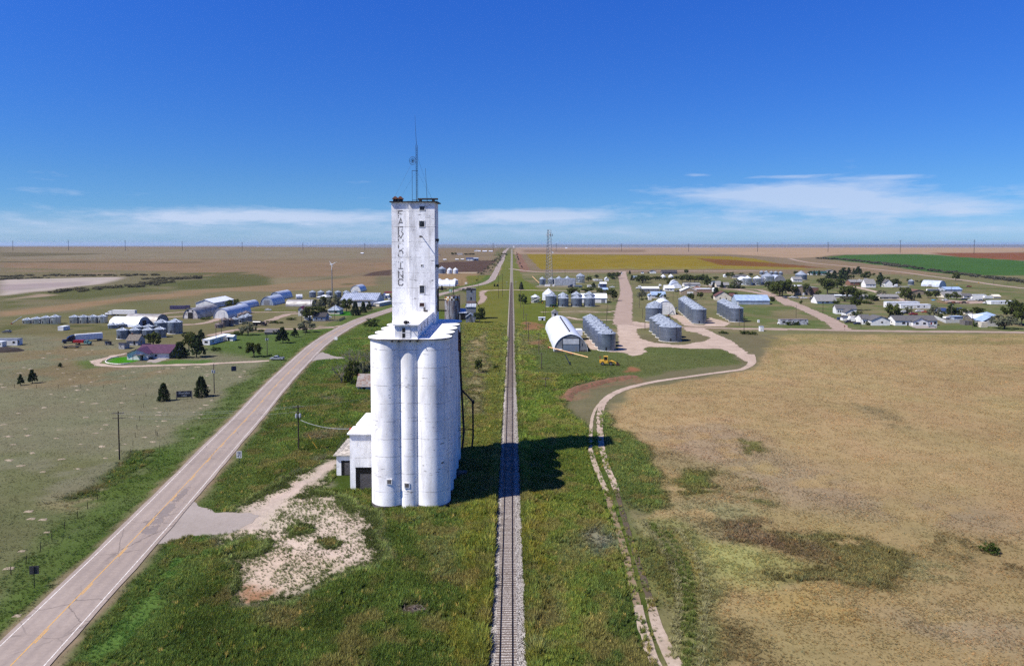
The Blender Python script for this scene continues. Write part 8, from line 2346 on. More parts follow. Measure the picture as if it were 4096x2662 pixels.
def crown_mesh(kind, seed):
	"""unit tree crown: height 1, width about 1; many small leaf faces gathered in clumps"""
	rs = np.random.RandomState(seed)
	cl = []
	if kind == 'elm':
		for k in range(34):
			a, u = rs.uniform(0, 6.28), rs.uniform(0, 1)
			z = .30 + .62 * rs.beta(1.6, 1.4)
			rmax = .46 * math.sqrt(max(.02, 1 - ((z - .58) / .44) ** 2))
			r = rmax * math.sqrt(u) * rs.uniform(.85, 1.12)
			cl.append((r * math.cos(a), r * math.sin(a), z, rs.uniform(.08, .15)))
		per, ls = 52, .044
	elif kind == 'cedar':
		for k in range(84):
			z = .05 + .9 * (k / 84) ** 1.1
			rmax = .44 * (1 - z) ** .7 + .03
			a = k * 2.4 + rs.uniform(-.4, .4)
			r = rmax * (.55 + .45 * rs.uniform(0, 1)) * rs.uniform(.8, 1.08)
			cl.append((r * math.cos(a), r * math.sin(a), z + .03 * r, .07 + .05 * (1 - z)))
		per, ls = 34, .034
	elif kind == 'pine':
		for lv in range(9):
			z = .24 + .72 * lv / 8
			nb_ = 7 if lv < 6 else 4
			for b in range(nb_):
				a = rs.uniform(0, 6.28)
				rm = (.46 * (1 - (z - .2) / .9) ** .8 + .03) * rs.uniform(.65, 1.1)
				for q in (.45, .95):
					cl.append((rm * q * math.cos(a), rm * q * math.sin(a), z + rs.uniform(-.02, .03) - .03 * q, .055 + .02 * (1 - z)))
		per, ls = 34, .040
	elif kind == 'olive':
		for k in range(30):
			a = rs.uniform(0, 6.28)
			z = .16 + .78 * rs.beta(1.4, 1.6)
			rmax = .48 * math.sqrt(max(.02, 1 - ((z - .5) / .52) ** 2))
			r = rmax * math.sqrt(rs.uniform(.1, 1))
			cl.append((r * math.cos(a), r * math.sin(a), z, rs.uniform(.08, .14)))
		per, ls = 46, .042
	else:
		for k in range(18):
			a = rs.uniform(0, 6.28)
			z = .12 + .7 * rs.beta(1.3, 1.6)
			rmax = .46 * math.sqrt(max(.03, 1 - ((z - .3) / .66) ** 2))
			r = rmax * math.sqrt(rs.uniform(.05, 1))
			cl.append((r * math.cos(a), r * math.sin(a), z, rs.uniform(.12, .2)))
		per, ls = 40, .055
	C = np.array(cl)
	N = len(C) * per
	i = np.repeat(np.arange(len(C)), per)
	d = rs.normal(0, 1, (N, 3))
	d /= np.linalg.norm(d, axis=1)[:, None]
	pos = C[i, :3] + d * (C[i, 3] * rs.uniform(.35, 1.0, N) ** .6)[:, None]
	pos[:, 2] = np.maximum(pos[:, 2], .03)
	n1 = rs.normal(0, 1, (N, 3))
	n1 /= np.linalg.norm(n1, axis=1)[:, None]
	n2 = np.cross(n1, d + .3 * rs.normal(0, 1, (N, 3)))
	n2 /= np.maximum(1e-6, np.linalg.norm(n2, axis=1))[:, None]
	s = ls * rs.uniform(.6, 1.3, N)[:, None]
	V = np.stack([pos - n1 * s, pos + n2 * s * .7, pos + n1 * s, pos - n2 * s * .7], 1).reshape(-1, 3)
	me = bpy.data.meshes.new('crown')
	me.from_pydata(V.tolist(), [], np.arange(4 * N).reshape(-1, 4).tolist())
	me.materials.append(LEAF[kind if kind in LEAF else 'bush'])
	return me
def trunk_mesh(kind, seed):
	rs = np.random.RandomState(seed)
	m = MB()
	if kind in ('cedar', 'bush'):
		m.tube([(0, 0, 0), (0, 0, .5)], .03, 6, .015)
	elif kind == 'pine':
		m.tube([(0, 0, 0), (.01, 0, .5), (0, .01, .96)], .028, 6, .006)
		for k in range(10):
			a, z = rs.uniform(0, 6.28), rs.uniform(.22, .8)
			L = .36 * (1.05 - z)
			m.tube([(0, 0, z), (L * math.cos(a), L * math.sin(a), z + .02)], .008, 4, .003)
	else:
		h0 = .24 if kind == 'elm' else .12
		m.tube([(0, 0, 0), (.01, .0, h0)], .036, 7, .028)
		for k in range(7):
			a = k * .9 + rs.uniform(-.3, .3)
			e = (.30 * math.cos(a), .30 * math.sin(a), rs.uniform(.6, .85))
			mid = (e[0] * .45, e[1] * .45, h0 + (e[2] - h0) * .55)
			m.tube([(0, 0, h0 - .02), mid, e], .02, 5, .006)
			f = (mid[0] + .16 * math.cos(a + .8), mid[1] + .16 * math.sin(a + .8), mid[2] + .16)
			m.tube([mid, f], .011, 4, .004)
	me = m.mesh('trunk')
	me.materials.append(BARK)
	return me
PROTO = {}
for kd in ('elm', 'cedar', 'pine', 'olive', 'bush'):
	PROTO[kd] = [(crown_mesh(kd, 11 * v + len(kd)), trunk_mesh(kd, v)) for v in range(4 if kd != 'bush' else 3)]
NAMES = {'elm': 'elm_tree', 'cedar': 'cedar_tree', 'pine': 'pine_tree', 'olive': 'olive_tree', 'bush': 'bush'}
TK = [0]
def tree(c, x, yb, w, h, kind, label, group=None):
	p = G(c, x, yb)
	s = px2m(c, p)
	W, H = w * s * (1.25 if c in 'DEFG' else 1.12), h * s * (1.12 if c in 'DEFG' else 1.05)
	TK[0] += 1
	cm, tm = PROTO[kind][TK[0] % len(PROTO[kind])]
	t = thing(NAMES[kind], label, 'bush' if kind == 'bush' else 'tree', (p[0], p[1] + (W * .25 if kind in ('bush', 'cedar') else 0), p[2]), random.uniform(0, 6.28), group)
	a = bpy.data.objects.new('trunk', tm)
	COL.objects.link(a)
	a.parent = t
	b = bpy.data.objects.new('crown', cm)
	COL.objects.link(b)
	b.parent = t
	t.scale = (W, W, H)
	return t
def bare_tree(loc, H, label, seed, leafy=False):
	rs = random.Random(seed)
	t = thing('dead_tree', label, 'tree', loc)
	m = MB()
	def grow(p, d, L, r, lv):
		e = p + d * L
		mid = p + d * (L * .5) + Vector((rs.uniform(-1, 1), rs.uniform(-1, 1), 0)) * L * .07
		m.tube([tuple(p), tuple(mid), tuple(e)], r, 5 if lv < 2 else 4, r * .55)
		if lv >= 4:
			return
		for k in range(3 if lv < 3 else 2):
			nd = (d + Vector((rs.uniform(-.8, .8), rs.uniform(-.8, .8), rs.uniform(-.1, .5)))).normalized()
			grow(e if k else p + d * L * .75, nd, L * rs.uniform(.55, .8), r * .55, lv + 1)
	for k in range(3):
		grow(Vector((rs.uniform(-.2, .2), rs.uniform(-.2, .2), 0)), Vector((rs.uniform(-.35, .35), rs.uniform(-.35, .35), 1)).normalized(), H * .33, H * .022, 0)
	m.build('branches', DEADW, t)
	return t
# west of the highway
tree('L', 310, 552, 86, 125, 'pine', 'taller one of two small pines on the open pasture')
tree('L', 195, 572, 62, 100, 'pine', 'shorter one of two small pines on the open pasture')
tree('L', 568, 398, 30, 36, 'pine', 'tiny lone seedling pine on the pasture')
tree('L', 1540, 728, 128, 168, 'cedar', 'dark juniper left of the town sign')
tree('L', 1900, 690, 152, 192, 'cedar', 'larger dark juniper right of the town sign')
tree('L', 1690, 318, 160, 150, 'cedar', 'wide dark juniper at the corner of the maroon roofed house')
tree('L', 1430, 326, 45, 26, 'bush', 'round shrub by the maroon house door')
tree('L', 1460, 205, 150, 130, 'elm', 'scraggly tree behind the maroon roofed house')
tree('L', 1800, 240, 130, 165, 'elm', 'leafy tree between the juniper and the mobile home')
tree('L', 1870, 305, 170, 200, 'pine', 'broad pine on the lawn before the mobile home')
tree('L', 1915, 160, 84, 115, 'pine', 'yellowish pine above the mobile home corner')
tree('L', 2052, 246, 78, 46, 'bush', 'dark round bush on the mown lawn')
tree('B', 765, 1320, 42, 36, 'bush', 'small dark bush on the mown lawn')
tree('B', 938, 1418, 180, 170, 'elm', 'spreading bare limbed tree near the silver pickup')
tree('B', 1000, 1388, 38, 40, 'bush', 'little shrub beside the spreading tree')
tree('B', 1130, 1412, 40, 28, 'bush', 'low shrub at the foot of the driveway pole')
tree('B', 870, 1160, 170, 165, 'olive', 'silver green tree beside the tanker truck')
tree('B', 1285, 1255, 165, 180, 'pine', 'large pine on the lawn between the shelter and highway')
tree('B', 1425, 1185, 90, 105, 'pine', 'small pine near the olive bush')
tree('B', 1565, 1125, 185, 145, 'olive', 'round silver green tree beside the highway lane')
tree('B', 725, 1160, 130, 50, 'bush', 'bushes behind the mobile home')
tree('B', 1190, 1150, 60, 55, 'bush', 'bush at the right end of the open shelter')
tree('B', 1000, 1118, 90, 26, 'bush', 'low bushes left of the open shelter')
tree('B', 1130, 1018, 120, 38, 'bush', 'first weedy bush by the farm lane')
tree('B', 1225, 1022, 100, 26, 'bush', 'second weedy bush by the farm lane')
tree('B', 1375, 980, 110, 32, 'bush', 'weedy bush left of the farmyard trees')
tree('B', 1600, 985, 190, 165, 'elm', 'dark elm before the red roofed barn')
tree('B', 1715, 870, 140, 150, 'olive', 'grey green tree in the middle of the farmyard grove')
tree('B', 1745, 940, 130, 120, 'elm', 'left tree of the shaded house front')
tree('B', 1870, 840, 150, 150, 'olive', 'tall grey green tree behind the cream cottage')
tree('B', 1790, 830, 130, 130, 'elm', 'tree between the grove and the wind turbine')
tree('B', 2040, 878, 150, 150, 'elm', 'bright elm right of the cream cottage')
tree('B', 1945, 830, 120, 120, 'olive', 'grey green tree above the cream cottage roof')
tree('B', 2140, 928, 125, 160, 'cedar', 'largest dark juniper beside the farm shop')
tree('B', 2235, 895, 100, 125, 'cedar', 'middle dark juniper beside the farm shop')
tree('B', 2310, 875, 80, 110, 'pine', 'thin spruce beside the farm shop')
tree('B', 1790, 985, 60, 60, 'bush', 'shrub before the shaded house')
tree('B', 700, 830, 130, 95, 'elm', 'dark tree left of the long quonset')
tree('B', 640, 830, 80, 70, 'elm', 'tree at the flank of the white steel shop')
tree('B', 360, 975, 120, 30, 'bush', 'weeds by the rust stained quonset')
tree('B', 2330, 1060, 170, 110, 'bush', 'leafy bush mound right of the highway before the elevator')
tree('A', 720, 1540, 46, 50, 'pine', 'seedling shrub on the near pasture')
# dead grove by the ruined house
p = G('K', 1900, 470)
bare_tree((p[0] - 1, p[1] + 6, 0), 11.5, 'tall leafless grey tree behind the ruined house', 3)
bare_tree((p[0] + 5.5, p[1] + 9, 0), 10.5, 'second leafless tree closest to the silos', 8)
bare_tree((G('K', 1730, 560)[0], G('K', 1730, 560)[1], 0), 9.0, 'bleached leaning dead trunk left of the grove', 21)
tree('K', 1880, 560, 210, 330, 'elm', 'dark half dead elm in the grove by the ruined house')
tree('K', 2040, 470, 200, 260, 'olive', 'grey tree in the grove against the silos')
tree('K', 1800, 560, 120, 180, 'bush', 'dark undergrowth left of the ruined house')
tree('K', 1900, 590, 110, 100, 'bush', 'shrub at the ruined house wall')
# around the rails and old elevator
tree('W', 1150, 1350, 280, 370, 'elm', 'dark bushy tree right of the small gable shed')
tree('W', 178, 520, 80, 125, 'cedar', 'small pointed cedar just right of the headhouse')
tree('W', 1535, 425, 55, 72, 'cedar', 'left one of two small cedars by the highway bend')
tree('W', 1610, 425, 70, 64, 'cedar', 'right one of two small cedars by the highway bend')
tree('W', 1075, 275, 40, 50, 'bush', 'roadside bush near the dark pole')
tree('W', 2225, 480, 100, 120, 'cedar', 'dark cedar right of the rail crossing')
tree('S', 1058, 498, 56, 92, 'elm', 'small tree standing alone between silos and rails')
tree('S', 1177, 475, 32, 38, 'bush', 'round bush beside the rails')
for k, (x, y, w, h) in enumerate(((925, 210, 40, 32), (960, 208, 30, 30), (1075, 208, 36, 20), (1105, 208, 36, 20), (1135, 206, 36, 20), (1170, 206, 40, 20))):
	tree('C', x, y, w, h, 'elm', '%s tree from the left at the far farmhouse' % ORD[k], 'trees at the far farmhouse')
# town trees
TT = [
	('D', 825, 520, 170, 120, 'elm', 'round dark tree left of the long white shed'), ('D', 1050, 470, 200, 75, 'elm', 'broad dark tree behind the street corner bins'),
	('D', 1235, 480, 110, 80, 'elm', 'tree before the dark open shed'), ('D', 1440, 590, 120, 170, 'elm', 'tall tree by the dirt street corner'),
	('D', 1370, 520, 90, 100, 'elm', 'tree right of the dark open shed'), ('D', 1135, 395, 90, 75, 'pine', 'spruce before the long camper'),
	('D', 1060, 290, 90, 70, 'elm', 'tree right of the tall bin'), ('D', 1185, 250, 60, 60, 'elm', 'small tree behind the campers'),
	('D', 1400, 245, 110, 80, 'elm', 'dark tree left in the clump above the campers'), ('D', 1500, 245, 130, 90, 'elm', 'dark tree right in the clump above the campers'),
	('D', 1450, 260, 80, 70, 'bush', 'bush under the dark clump above the campers'), ('D', 20, 420, 70, 110, 'cedar', 'cedar left of the cell tower by the rails'),
	('D', 40, 640, 110, 170, 'bush', 'dark bush by the rails near the crossarm poles'), ('D', 1700, 178, 36, 50, 'cedar', 'small cedar at the street end'),
	('D', 1735, 275, 55, 75, 'cedar', 'cedar left of the pale half hidden house'), ('D', 1895, 318, 200, 110, 'elm', 'large round dark tree beside the hedge'),
	('D', 1885, 560, 130, 150, 'olive', 'thin grey tree beside the street'), ('D', 1885, 585, 40, 30, 'bush', 'shrub at the foot of the thin grey tree'),
	('D', 1972, 575, 48, 40, 'bush', 'round shrub left of the blue roofed cottage'), ('D', 2150, 575, 70, 100, 'elm', 'tree before the blue roofed cottage'),
	('D', 2240, 560, 40, 70, 'elm', 'slim tree right of the cottage porch'),
	('E', 758, 178, 62, 70, 'elm', 'round tree right of the black roofed ranch'), ('E', 175, 165, 36, 26, 'bush', 'shrub left of the black gabled garage'),
	('E', 820, 580, 110, 100, 'elm', 'dark tree before the tan garage'), ('E', 970, 555, 90, 90, 'elm', 'dark tree right of the tan garage'),
	('E', 1225, 560, 130, 160, 'cedar', 'tall dark cedar left of the maroon gable'), ('E', 1310, 395, 60, 90, 'cedar', 'pointed cypress before the cream house'),
	('E', 1185, 385, 60, 75, 'cedar', 'cypress left of the cream house'), ('E', 1090, 385, 110, 140, 'elm', 'dark leafy tree before the carport'),
	('E', 1440, 490, 200, 42, 'bush', 'dark hedge behind the maroon gable'), ('E', 1530, 400, 150, 140, 'olive', 'grey dark tree left of the silver bins'),
	('E', 1500, 400, 170, 60, 'bush', 'dense shrubs under the grey tree'), ('E', 1645, 395, 60, 30, 'bush', 'small shrub at the quonset corner'),
	('E', 1400, 236, 60, 80, 'elm', 'left dark tree at the far grey roofed house'), ('E', 1455, 240, 70, 85, 'elm', 'right dark tree at the far grey roofed house'),
	('E', 1605, 190, 70, 30, 'elm', 'treetop over the far grey roof'), ('E', 1750, 212, 60, 46, 'elm', 'tree right of the far grey roofed house'),
	('E', 1215, 275, 90, 60, 'elm', 'tree above the carport roof'), ('E', 480, 350, 60, 80, 'elm', 'dark tree left of the quonset pair'),
	('E', 2200, 520, 230, 210, 'elm', 'biggest dark elm of the clump beside the slanting street'), ('E', 2050, 410, 150, 110, 'elm', 'left elm of the clump beside the slanting street'),
	('E', 2290, 470, 170, 190, 'elm', 'right elm of the clump beside the slanting street'), ('E', 2120, 480, 140, 150, 'elm', 'middle elm of the clump beside the slanting street'),
	('E', 2092, 600, 60, 75, 'bush', 'lone bush right of the long pale shed'), ('E', 1350, 1100, 120, 42, 'bush', 'first weedy bush along the dry field corner'),
	('E', 1660, 1110, 140, 60, 'bush', 'second weedy bush along the dry field corner'), ('E', 1790, 1115, 110, 50, 'bush', 'third weedy bush along the dry field corner'),
	('F', 535, 550, 120, 165, 'elm', 'autumn tinted tree left of the hall front'), ('F', 715, 545, 140, 175, 'elm', 'yellowing tree before the hall middle'),
	('F', 330, 560, 260, 240, 'elm', 'large shady elm at the street left of the hall'), ('F', 180, 520, 150, 140, 'elm', 'elm on the street side left of the shady one'),
	('F', 930, 560, 90, 90, 'elm', 'dark bush tree before the storefront'), ('F', 172, 645, 76, 80, 'bush', 'bush beside the slanting dirt street'),
	('F', 1085, 525, 250, 235, 'elm', 'broad elm right of the storefront'), ('F', 1250, 420, 200, 130, 'elm', 'dark low elm behind the broad elm'),
	('F', 945, 350, 80, 75, 'elm', 'round tree right of the small white house'), ('F', 1010, 355, 110, 90, 'elm', 'rounded dark tree near the green roofed shed'),
	('F', 560, 205, 70, 60, 'elm', 'round tree left of the wide blue bin'), ('F', 790, 205, 66, 60, 'elm', 'round tree right of the wide blue bin'),
	('F', 865, 222, 50, 80, 'pine', 'first pine before the green roofed shed'), ('F', 945, 222, 60, 80, 'pine', 'second pine before the green roofed shed'),
	('F', 1040, 215, 60, 40, 'elm', 'low tree before the green roofed shed'), ('F', 1110, 290, 110, 140, 'pine', 'tall pine right of the green roofed shed'),
	('F', 1205, 300, 110, 150, 'pine', 'pine before the brick house yard'), ('F', 1355, 330, 180, 220, 'pine', 'largest pine of the northern group'),
	('F', 1445, 205, 90, 110, 'pine', 'pine behind the largest pine'), ('F', 1300, 210, 80, 80, 'pine', 'left rear pine of the northern group'),
	('F', 1530, 215, 80, 110, 'pine', 'pine at the county road left of the twin'), ('F', 1605, 215, 120, 135, 'pine', 'dense pine at the county road'),
	('F', 1490, 280, 80, 70, 'elm', 'round tree above the brick house'), ('F', 1720, 290, 150, 130, 'elm', 'leafy tree behind the dormered house'),
	('F', 1860, 222, 50, 44, 'elm', 'small round tree along the county road'), ('F', 1965, 400, 130, 210, 'pine', 'tall round pine right of the dormered house'),
	('F', 2075, 290, 100, 50, 'elm', 'treetops behind the white gabled house'), ('F', 2200, 390, 130, 110, 'elm', 'tree left of the white semi'),
	('F', 1670, 395, 60, 56, 'bush', 'round shrub before the brick wing'), ('F', 2060, 410, 70, 70, 'bush', 'shrub before the white gabled house'),
	('F', 1415, 620, 250, 220, 'elm', 'great dark elm behind the farmhouse with porch'), ('F', 1560, 800, 170, 300, 'elm', 'tall leaning elm above the corner house'),
	('F', 1370, 650, 160, 100, 'olive', 'grey thicket beside the farmhouse'), ('F', 1255, 690, 90, 70, 'bush', 'bush at the farmhouse corner'),
	('F', 1840, 640, 180, 110, 'bush', 'hedge tree right of the grey trailer'), ('F', 1920, 640, 140, 90, 'bush', 'hedge tree left of the bunkhouse'),
	('F', 1780, 690, 200, 50, 'bush', 'low wide hedge on the grass'), ('F', 1715, 525, 80, 44, 'bush', 'bush above the grey trailer'),
	('F', 2005, 540, 140, 70, 'olive', 'grey leafless thicket above the bunkhouse'), ('F', 640, 700, 44, 66, 'elm', 'young tree on the vacant lot'),
	('F', 1610, 930, 150, 125, 'bush', 'big round dark bush between the two white houses'), ('F', 1785, 1045, 80, 56, 'bush', 'shrub before the white wing'),
	('F', 1692, 1015, 40, 48, 'bush', 'small shrub at the white wing corner'), ('F', 500, 1042, 220, 62, 'bush', 'bushes swallowing the derelict trailer'),
	('F', 2195, 1000, 230, 290, 'elm', 'bushy tree left of the duplex'), ('F', 910, 1000, 0.1, .1, 'bush', None),
	('G', 310, 640, 180, 200, 'elm', 'leafy tree above the lower long trailer'), ('G', 420, 640, 110, 140, 'olive', 'grey tree right of the bunkhouse'),
	('G', 555, 592, 72, 78, 'cedar', 'small round cedar before the brown roofed house'), ('G', 695, 595, 105, 115, 'elm', 'left round dark tree by the lane'),
	('G', 830, 600, 125, 120, 'elm', 'right round dark tree by the lane'), ('G', 1035, 620, 100, 100, 'elm', 'first round tree in the machinery yard'),
	('G', 1172, 620, 120, 120, 'elm', 'second round tree in the machinery yard'), ('G', 970, 510, 80, 46, 'bush', 'shrub at the blue grey shed'),
	('G', 1160, 305, 110, 130, 'elm', 'lone tree standing in the shrub belt'), ('G', 370, 330, 60, 60, 'elm', 'tree left of the single bin'),
	('G', 510, 325, 44, 36, 'bush', 'shrub right of the single bin'), ('G', 640, 340, 110, 52, 'bush', 'bush left of the silver quonset'),
	('G', 140, 380, 170, 120, 'bush', 'dark tree before the white gabled house'),
	('G', 800, 890, 190, 150, 'olive', 'grey green thicket behind the duplex'), ('G', 1085, 900, 200, 190, 'pine', 'tall spreading juniper behind the fence'),
	('G', 1240, 900, 170, 130, 'elm', 'dark tree right of the tall juniper'), ('G', 1530, 890, 190, 130, 'elm', 'broad elm behind the pole shed'),
	('G', 935, 945, 70, 80, 'cedar', 'small cedar inside the white fence'), ('G', 1530, 1075, 100, 110, 'bush', 'bush before the cream box shed'),
	('G', 1975, 1105, 330, 230, 'olive', 'wide silver green tree at the right edge'), ('G', 2150, 1040, 300, 370, 'elm', 'large dark elm at the right edge'),
	('G', 2260, 1060, 200, 330, 'elm', 'dark elm cut by the right edge'), ('G', 370, 860, 100, 130, 'olive', 'leafless grey bush behind the bright red pickup'),
	('O', 1925, 1000, 78, 46, 'bush', 'dark round bush in the dry field at the right'),
]
for a in TT:
	if a[6]:
		tree(*a)
# hedge row and shelter trees behind the village
for k, (x, y, w, h) in enumerate(((-20, 290, 90, 70), (60, 295, 110, 100), (130, 300, 110, 90), (200, 275, 90, 50), (280, 275, 90, 60), (340, 275, 80, 60), (420, 275, 90, 40), (520, 270, 100, 36), (610, 270, 80, 60))):
	tree('E', x, y, w, h, 'elm', '%s tree from the left in the dark village hedge' % ORD[k], 'dark village hedge')
for k, (x, y, w, h) in enumerate(((690, 300, 110, 100), (760, 305, 110, 110), (820, 305, 110, 105), (880, 300, 90, 85), (945, 310, 110, 110), (1000, 300, 100, 90), (1050, 300, 110, 110))):
	tree('E', x, y, w, h, 'elm', '%s tree from the left in the shelter belt behind the ranch house' % ORD[k], 'shelter belt behind the ranch house')
# uncountable scrub: belt along the green field, brush by the dry lake
def scrub(name, label, runs, mat, seed):
	rs = np.random.RandomState(seed)
	base = crown_mesh('bush', seed)
	nv = len(base.vertices)
	co = np.zeros(nv * 3)
	base.vertices.foreach_get('co', co)
	co = co.reshape(-1, 3)[::1]
	# a lighter clump: every third leaf
	leaf = np.arange(nv // 4)[::4]
	idx = (leaf[:, None] * 4 + np.arange(4)).ravel()
	lo = co[idx].copy()
	ctr = lo.reshape(-1, 4, 3).mean(1).repeat(4, 0)
	lo = ctr + (lo - ctr) * 1.9
	V = []
	for (c, pts, n, w, h, spread) in runs:
		P = np.array([G(c, *q) for q in pts])
		L = np.concatenate([[0], np.cumsum(np.linalg.norm(np.diff(P[:, :2], axis=0), axis=1))])
		for k in range(n):
			t = rs.uniform(0, L[-1])
			x, y = np.interp(t, L, P[:, 0]), np.interp(t, L, P[:, 1])
			x += rs.normal(0, spread)
			y += rs.normal(0, spread)
			s = rs.uniform(.55, 1.3)
			a = rs.uniform(0, 6.28)
			q = lo.copy()
			q[:, 0], q[:, 1] = (lo[:, 0] * math.cos(a) - lo[:, 1] * math.sin(a)) * w * s, (lo[:, 0] * math.sin(a) + lo[:, 1] * math.cos(a)) * w * s
			q[:, 2] *= h * s
			V.append(q + np.array([x, y, float(gz(x, y))]))
	V = np.concatenate(V)
	me = bpy.data.meshes.new(name)
	me.from_pydata(V.tolist(), [], np.arange(len(V)).reshape(-1, 4).tolist())
	o = put(name, me, mat)
	return tag(o, label, None, None, 'stuff')
scrub('shrub_belt', 'grey green shrub belt along the irrigated green field',
	[('V', [(1905, 601), (1965, 604), (2020, 610), (2090, 620)], 120, 8, 3.6, 5), ('V', [(2050, 612), (2150, 627), (2250, 640), (2330, 650), (2420, 662)], 170, 8, 4.2, 5.5)], LEAF['grey'], 5)
scrub('lake_brush', 'dark brush lines round the dry lake bed',
	[('A', [(0, 470), (400, 452), (800, 455), (1100, 452), (1850, 450)], 70, 9, 2.4, 9), ('A', [(600, 665), (1050, 615), (1400, 595), (1800, 555), (2150, 490)], 90, 9, 2.8, 9), ('A', [(1700, 500), (2150, 480), (2380, 490)], 24, 9, 2.8, 9), ('A', [(0, 500), (500, 480)], 40, 8, 2, 8), ('B', [(200, 490), (300, 485)], 8, 9, 4, 4)], leaf_mat('lake_brush_leaves', srgb(140, 134, 102), srgb(112, 108, 80)), 6)
scrub('verge_scrub', 'rough shrubs on the verge beside the far highway',
	[('X', [(640, 700), (760, 580), (900, 470)], 60, 4, 2.2, 5), ('C', [(1240, 440), (1400, 320), (1470, 260)], 50, 3.5, 2, 5)], leaf_mat('verge_leaves', srgb(124, 126, 84), srgb(92, 98, 62)), 9)
# ---------------------------------------------------------------- weeds and grass (uncountable)
def tuft_mesh(name, blades, spread, h, wd, lean, seed, leafy=False):
	rs = np.random.RandomState(seed)
	V, F = [], []
	for k in range(blades):
		a = rs.uniform(0, 6.28)
		r = spread * math.sqrt(rs.uniform(0, 1))
		p = np.array([r * math.cos(a), r * math.sin(a), 0])
		b = rs.uniform(0, 6.28)
		hh = h * rs.uniform(.55, 1.1)
		tip = p + np.array([lean * hh * math.cos(b), lean * hh * math.sin(b), hh])
		c = rs.uniform(0, 6.28)
		s = np.array([math.cos(c), math.sin(c), 0]) * wd * rs.uniform(.7, 1.3)
		if leafy:
			mid = p + (tip - p) * rs.uniform(.35, .9)
			u = rs.normal(0, 1, 3)
			u /= np.linalg.norm(u)
			q = np.cross(u, rs.normal(0, 1, 3))
			q /= np.linalg.norm(q)
			n = len(V)
			V += [mid - u * wd, mid + q * wd * .6, mid + u * wd, mid - q * wd * .6]
			F.append((n, n + 1, n + 2, n + 3))
		n = len(V)
		m = p + (tip - p) * .5 + np.array([0, 0, .06 * hh])
		V += [p - s, p + s, m + s * .7, m - s * .7, tip]
		F += [(n, n + 1, n + 2, n + 3), (n + 3, n + 2, n + 4)]
	me = bpy.data.meshes.new(name)
	me.from_pydata([tuple(v) for v in V], [], F)
	return me
GM = bpy.data.materials.new('living_grass')
GM.use_nodes = True
w = NT(GM.node_tree)
at = w.n('ShaderNodeAttribute', attribute_name='pcol', attribute_type='INSTANCER')
ge = w.n('ShaderNodeNewGeometry')
sc = w.m('ADD', .8, w.m('MULTIPLY', ge.outputs['Random Per Island'], .45))
vm = w.n('ShaderNodeVectorMath', operation='SCALE', i={0: at.outputs['Color'], 'Scale': sc})
d = w.n('ShaderNodeBsdfDiffuse', i={'Color': vm.outputs[0]})
tl = w.n('ShaderNodeBsdfTranslucent', i={'Color': vm.outputs[0]})
mx = w.n('ShaderNodeMixShader', i={0: .35, 1: d.outputs[0], 2: tl.outputs[0]})
out = w.n('ShaderNodeOutputMaterial')
w.link(mx.outputs[0], out.inputs[0])
TUFTS = {'grass': tuft_mesh('grass_tuft', 13, .28, 1.0, .035, .55, 1), 'weed': tuft_mesh('weed_tuft', 15, .42, 1.0, .07, .5, 2, True)}
for k_ in TUFTS.values():
	k_.materials.append(GM)
def scatter(name, label, src, P, scl, rot, col):
	src_o = bpy.data.objects.new(name + '_source', src)
	me = bpy.data.meshes.new(name)
	me.vertices.add(len(P))
	me.vertices.foreach_set('co', P.astype(np.float32).ravel())
	for nm, ty, dat in (('scl', 'FLOAT_VECTOR', scl), ('rot', 'FLOAT_VECTOR', rot)):
		a = me.attributes.new(nm, ty, 'POINT')
		a.data.foreach_set('vector', dat.astype(np.float32).ravel())
	a = me.attributes.new('pcol', 'FLOAT_COLOR', 'POINT')
	a.data.foreach_set('color', np.concatenate([col, np.ones((len(P), 1))], 1).astype(np.float32).ravel())
	me.update()
	o = put(name, me, GM)
	tag(o, label, None, None, 'stuff')
	g = bpy.data.node_groups.new(name, 'GeometryNodeTree')
	g.interface.new_socket('Geometry', in_out='INPUT', socket_type='NodeSocketGeometry')
	g.interface.new_socket('Geometry', in_out='OUTPUT', socket_type='NodeSocketGeometry')
	gi, go = g.nodes.new('NodeGroupInput'), g.nodes.new('NodeGroupOutput')
	ip = g.nodes.new('GeometryNodeInstanceOnPoints')
	oi = g.nodes.new('GeometryNodeObjectInfo')
	oi.inputs['Object'].default_value = src_o
	na, nb = g.nodes.new('GeometryNodeInputNamedAttribute'), g.nodes.new('GeometryNodeInputNamedAttribute')
	for n_, nm in ((na, 'rot'), (nb, 'scl')):
		n_.data_type = 'FLOAT_VECTOR'
		n_.inputs['Name'].default_value = nm
	L = g.links.new
	L(gi.outputs[0], ip.inputs['Points'])
	L(oi.outputs['Geometry'], ip.inputs['Instance'])
	L(na.outputs[0], ip.inputs['Rotation'])
	L(nb.outputs[0], ip.inputs['Scale'])
	L(ip.outputs[0], go.inputs[0])
	md = o.modifiers.new('scatter', 'NODES')
	md.node_group = g
	return o
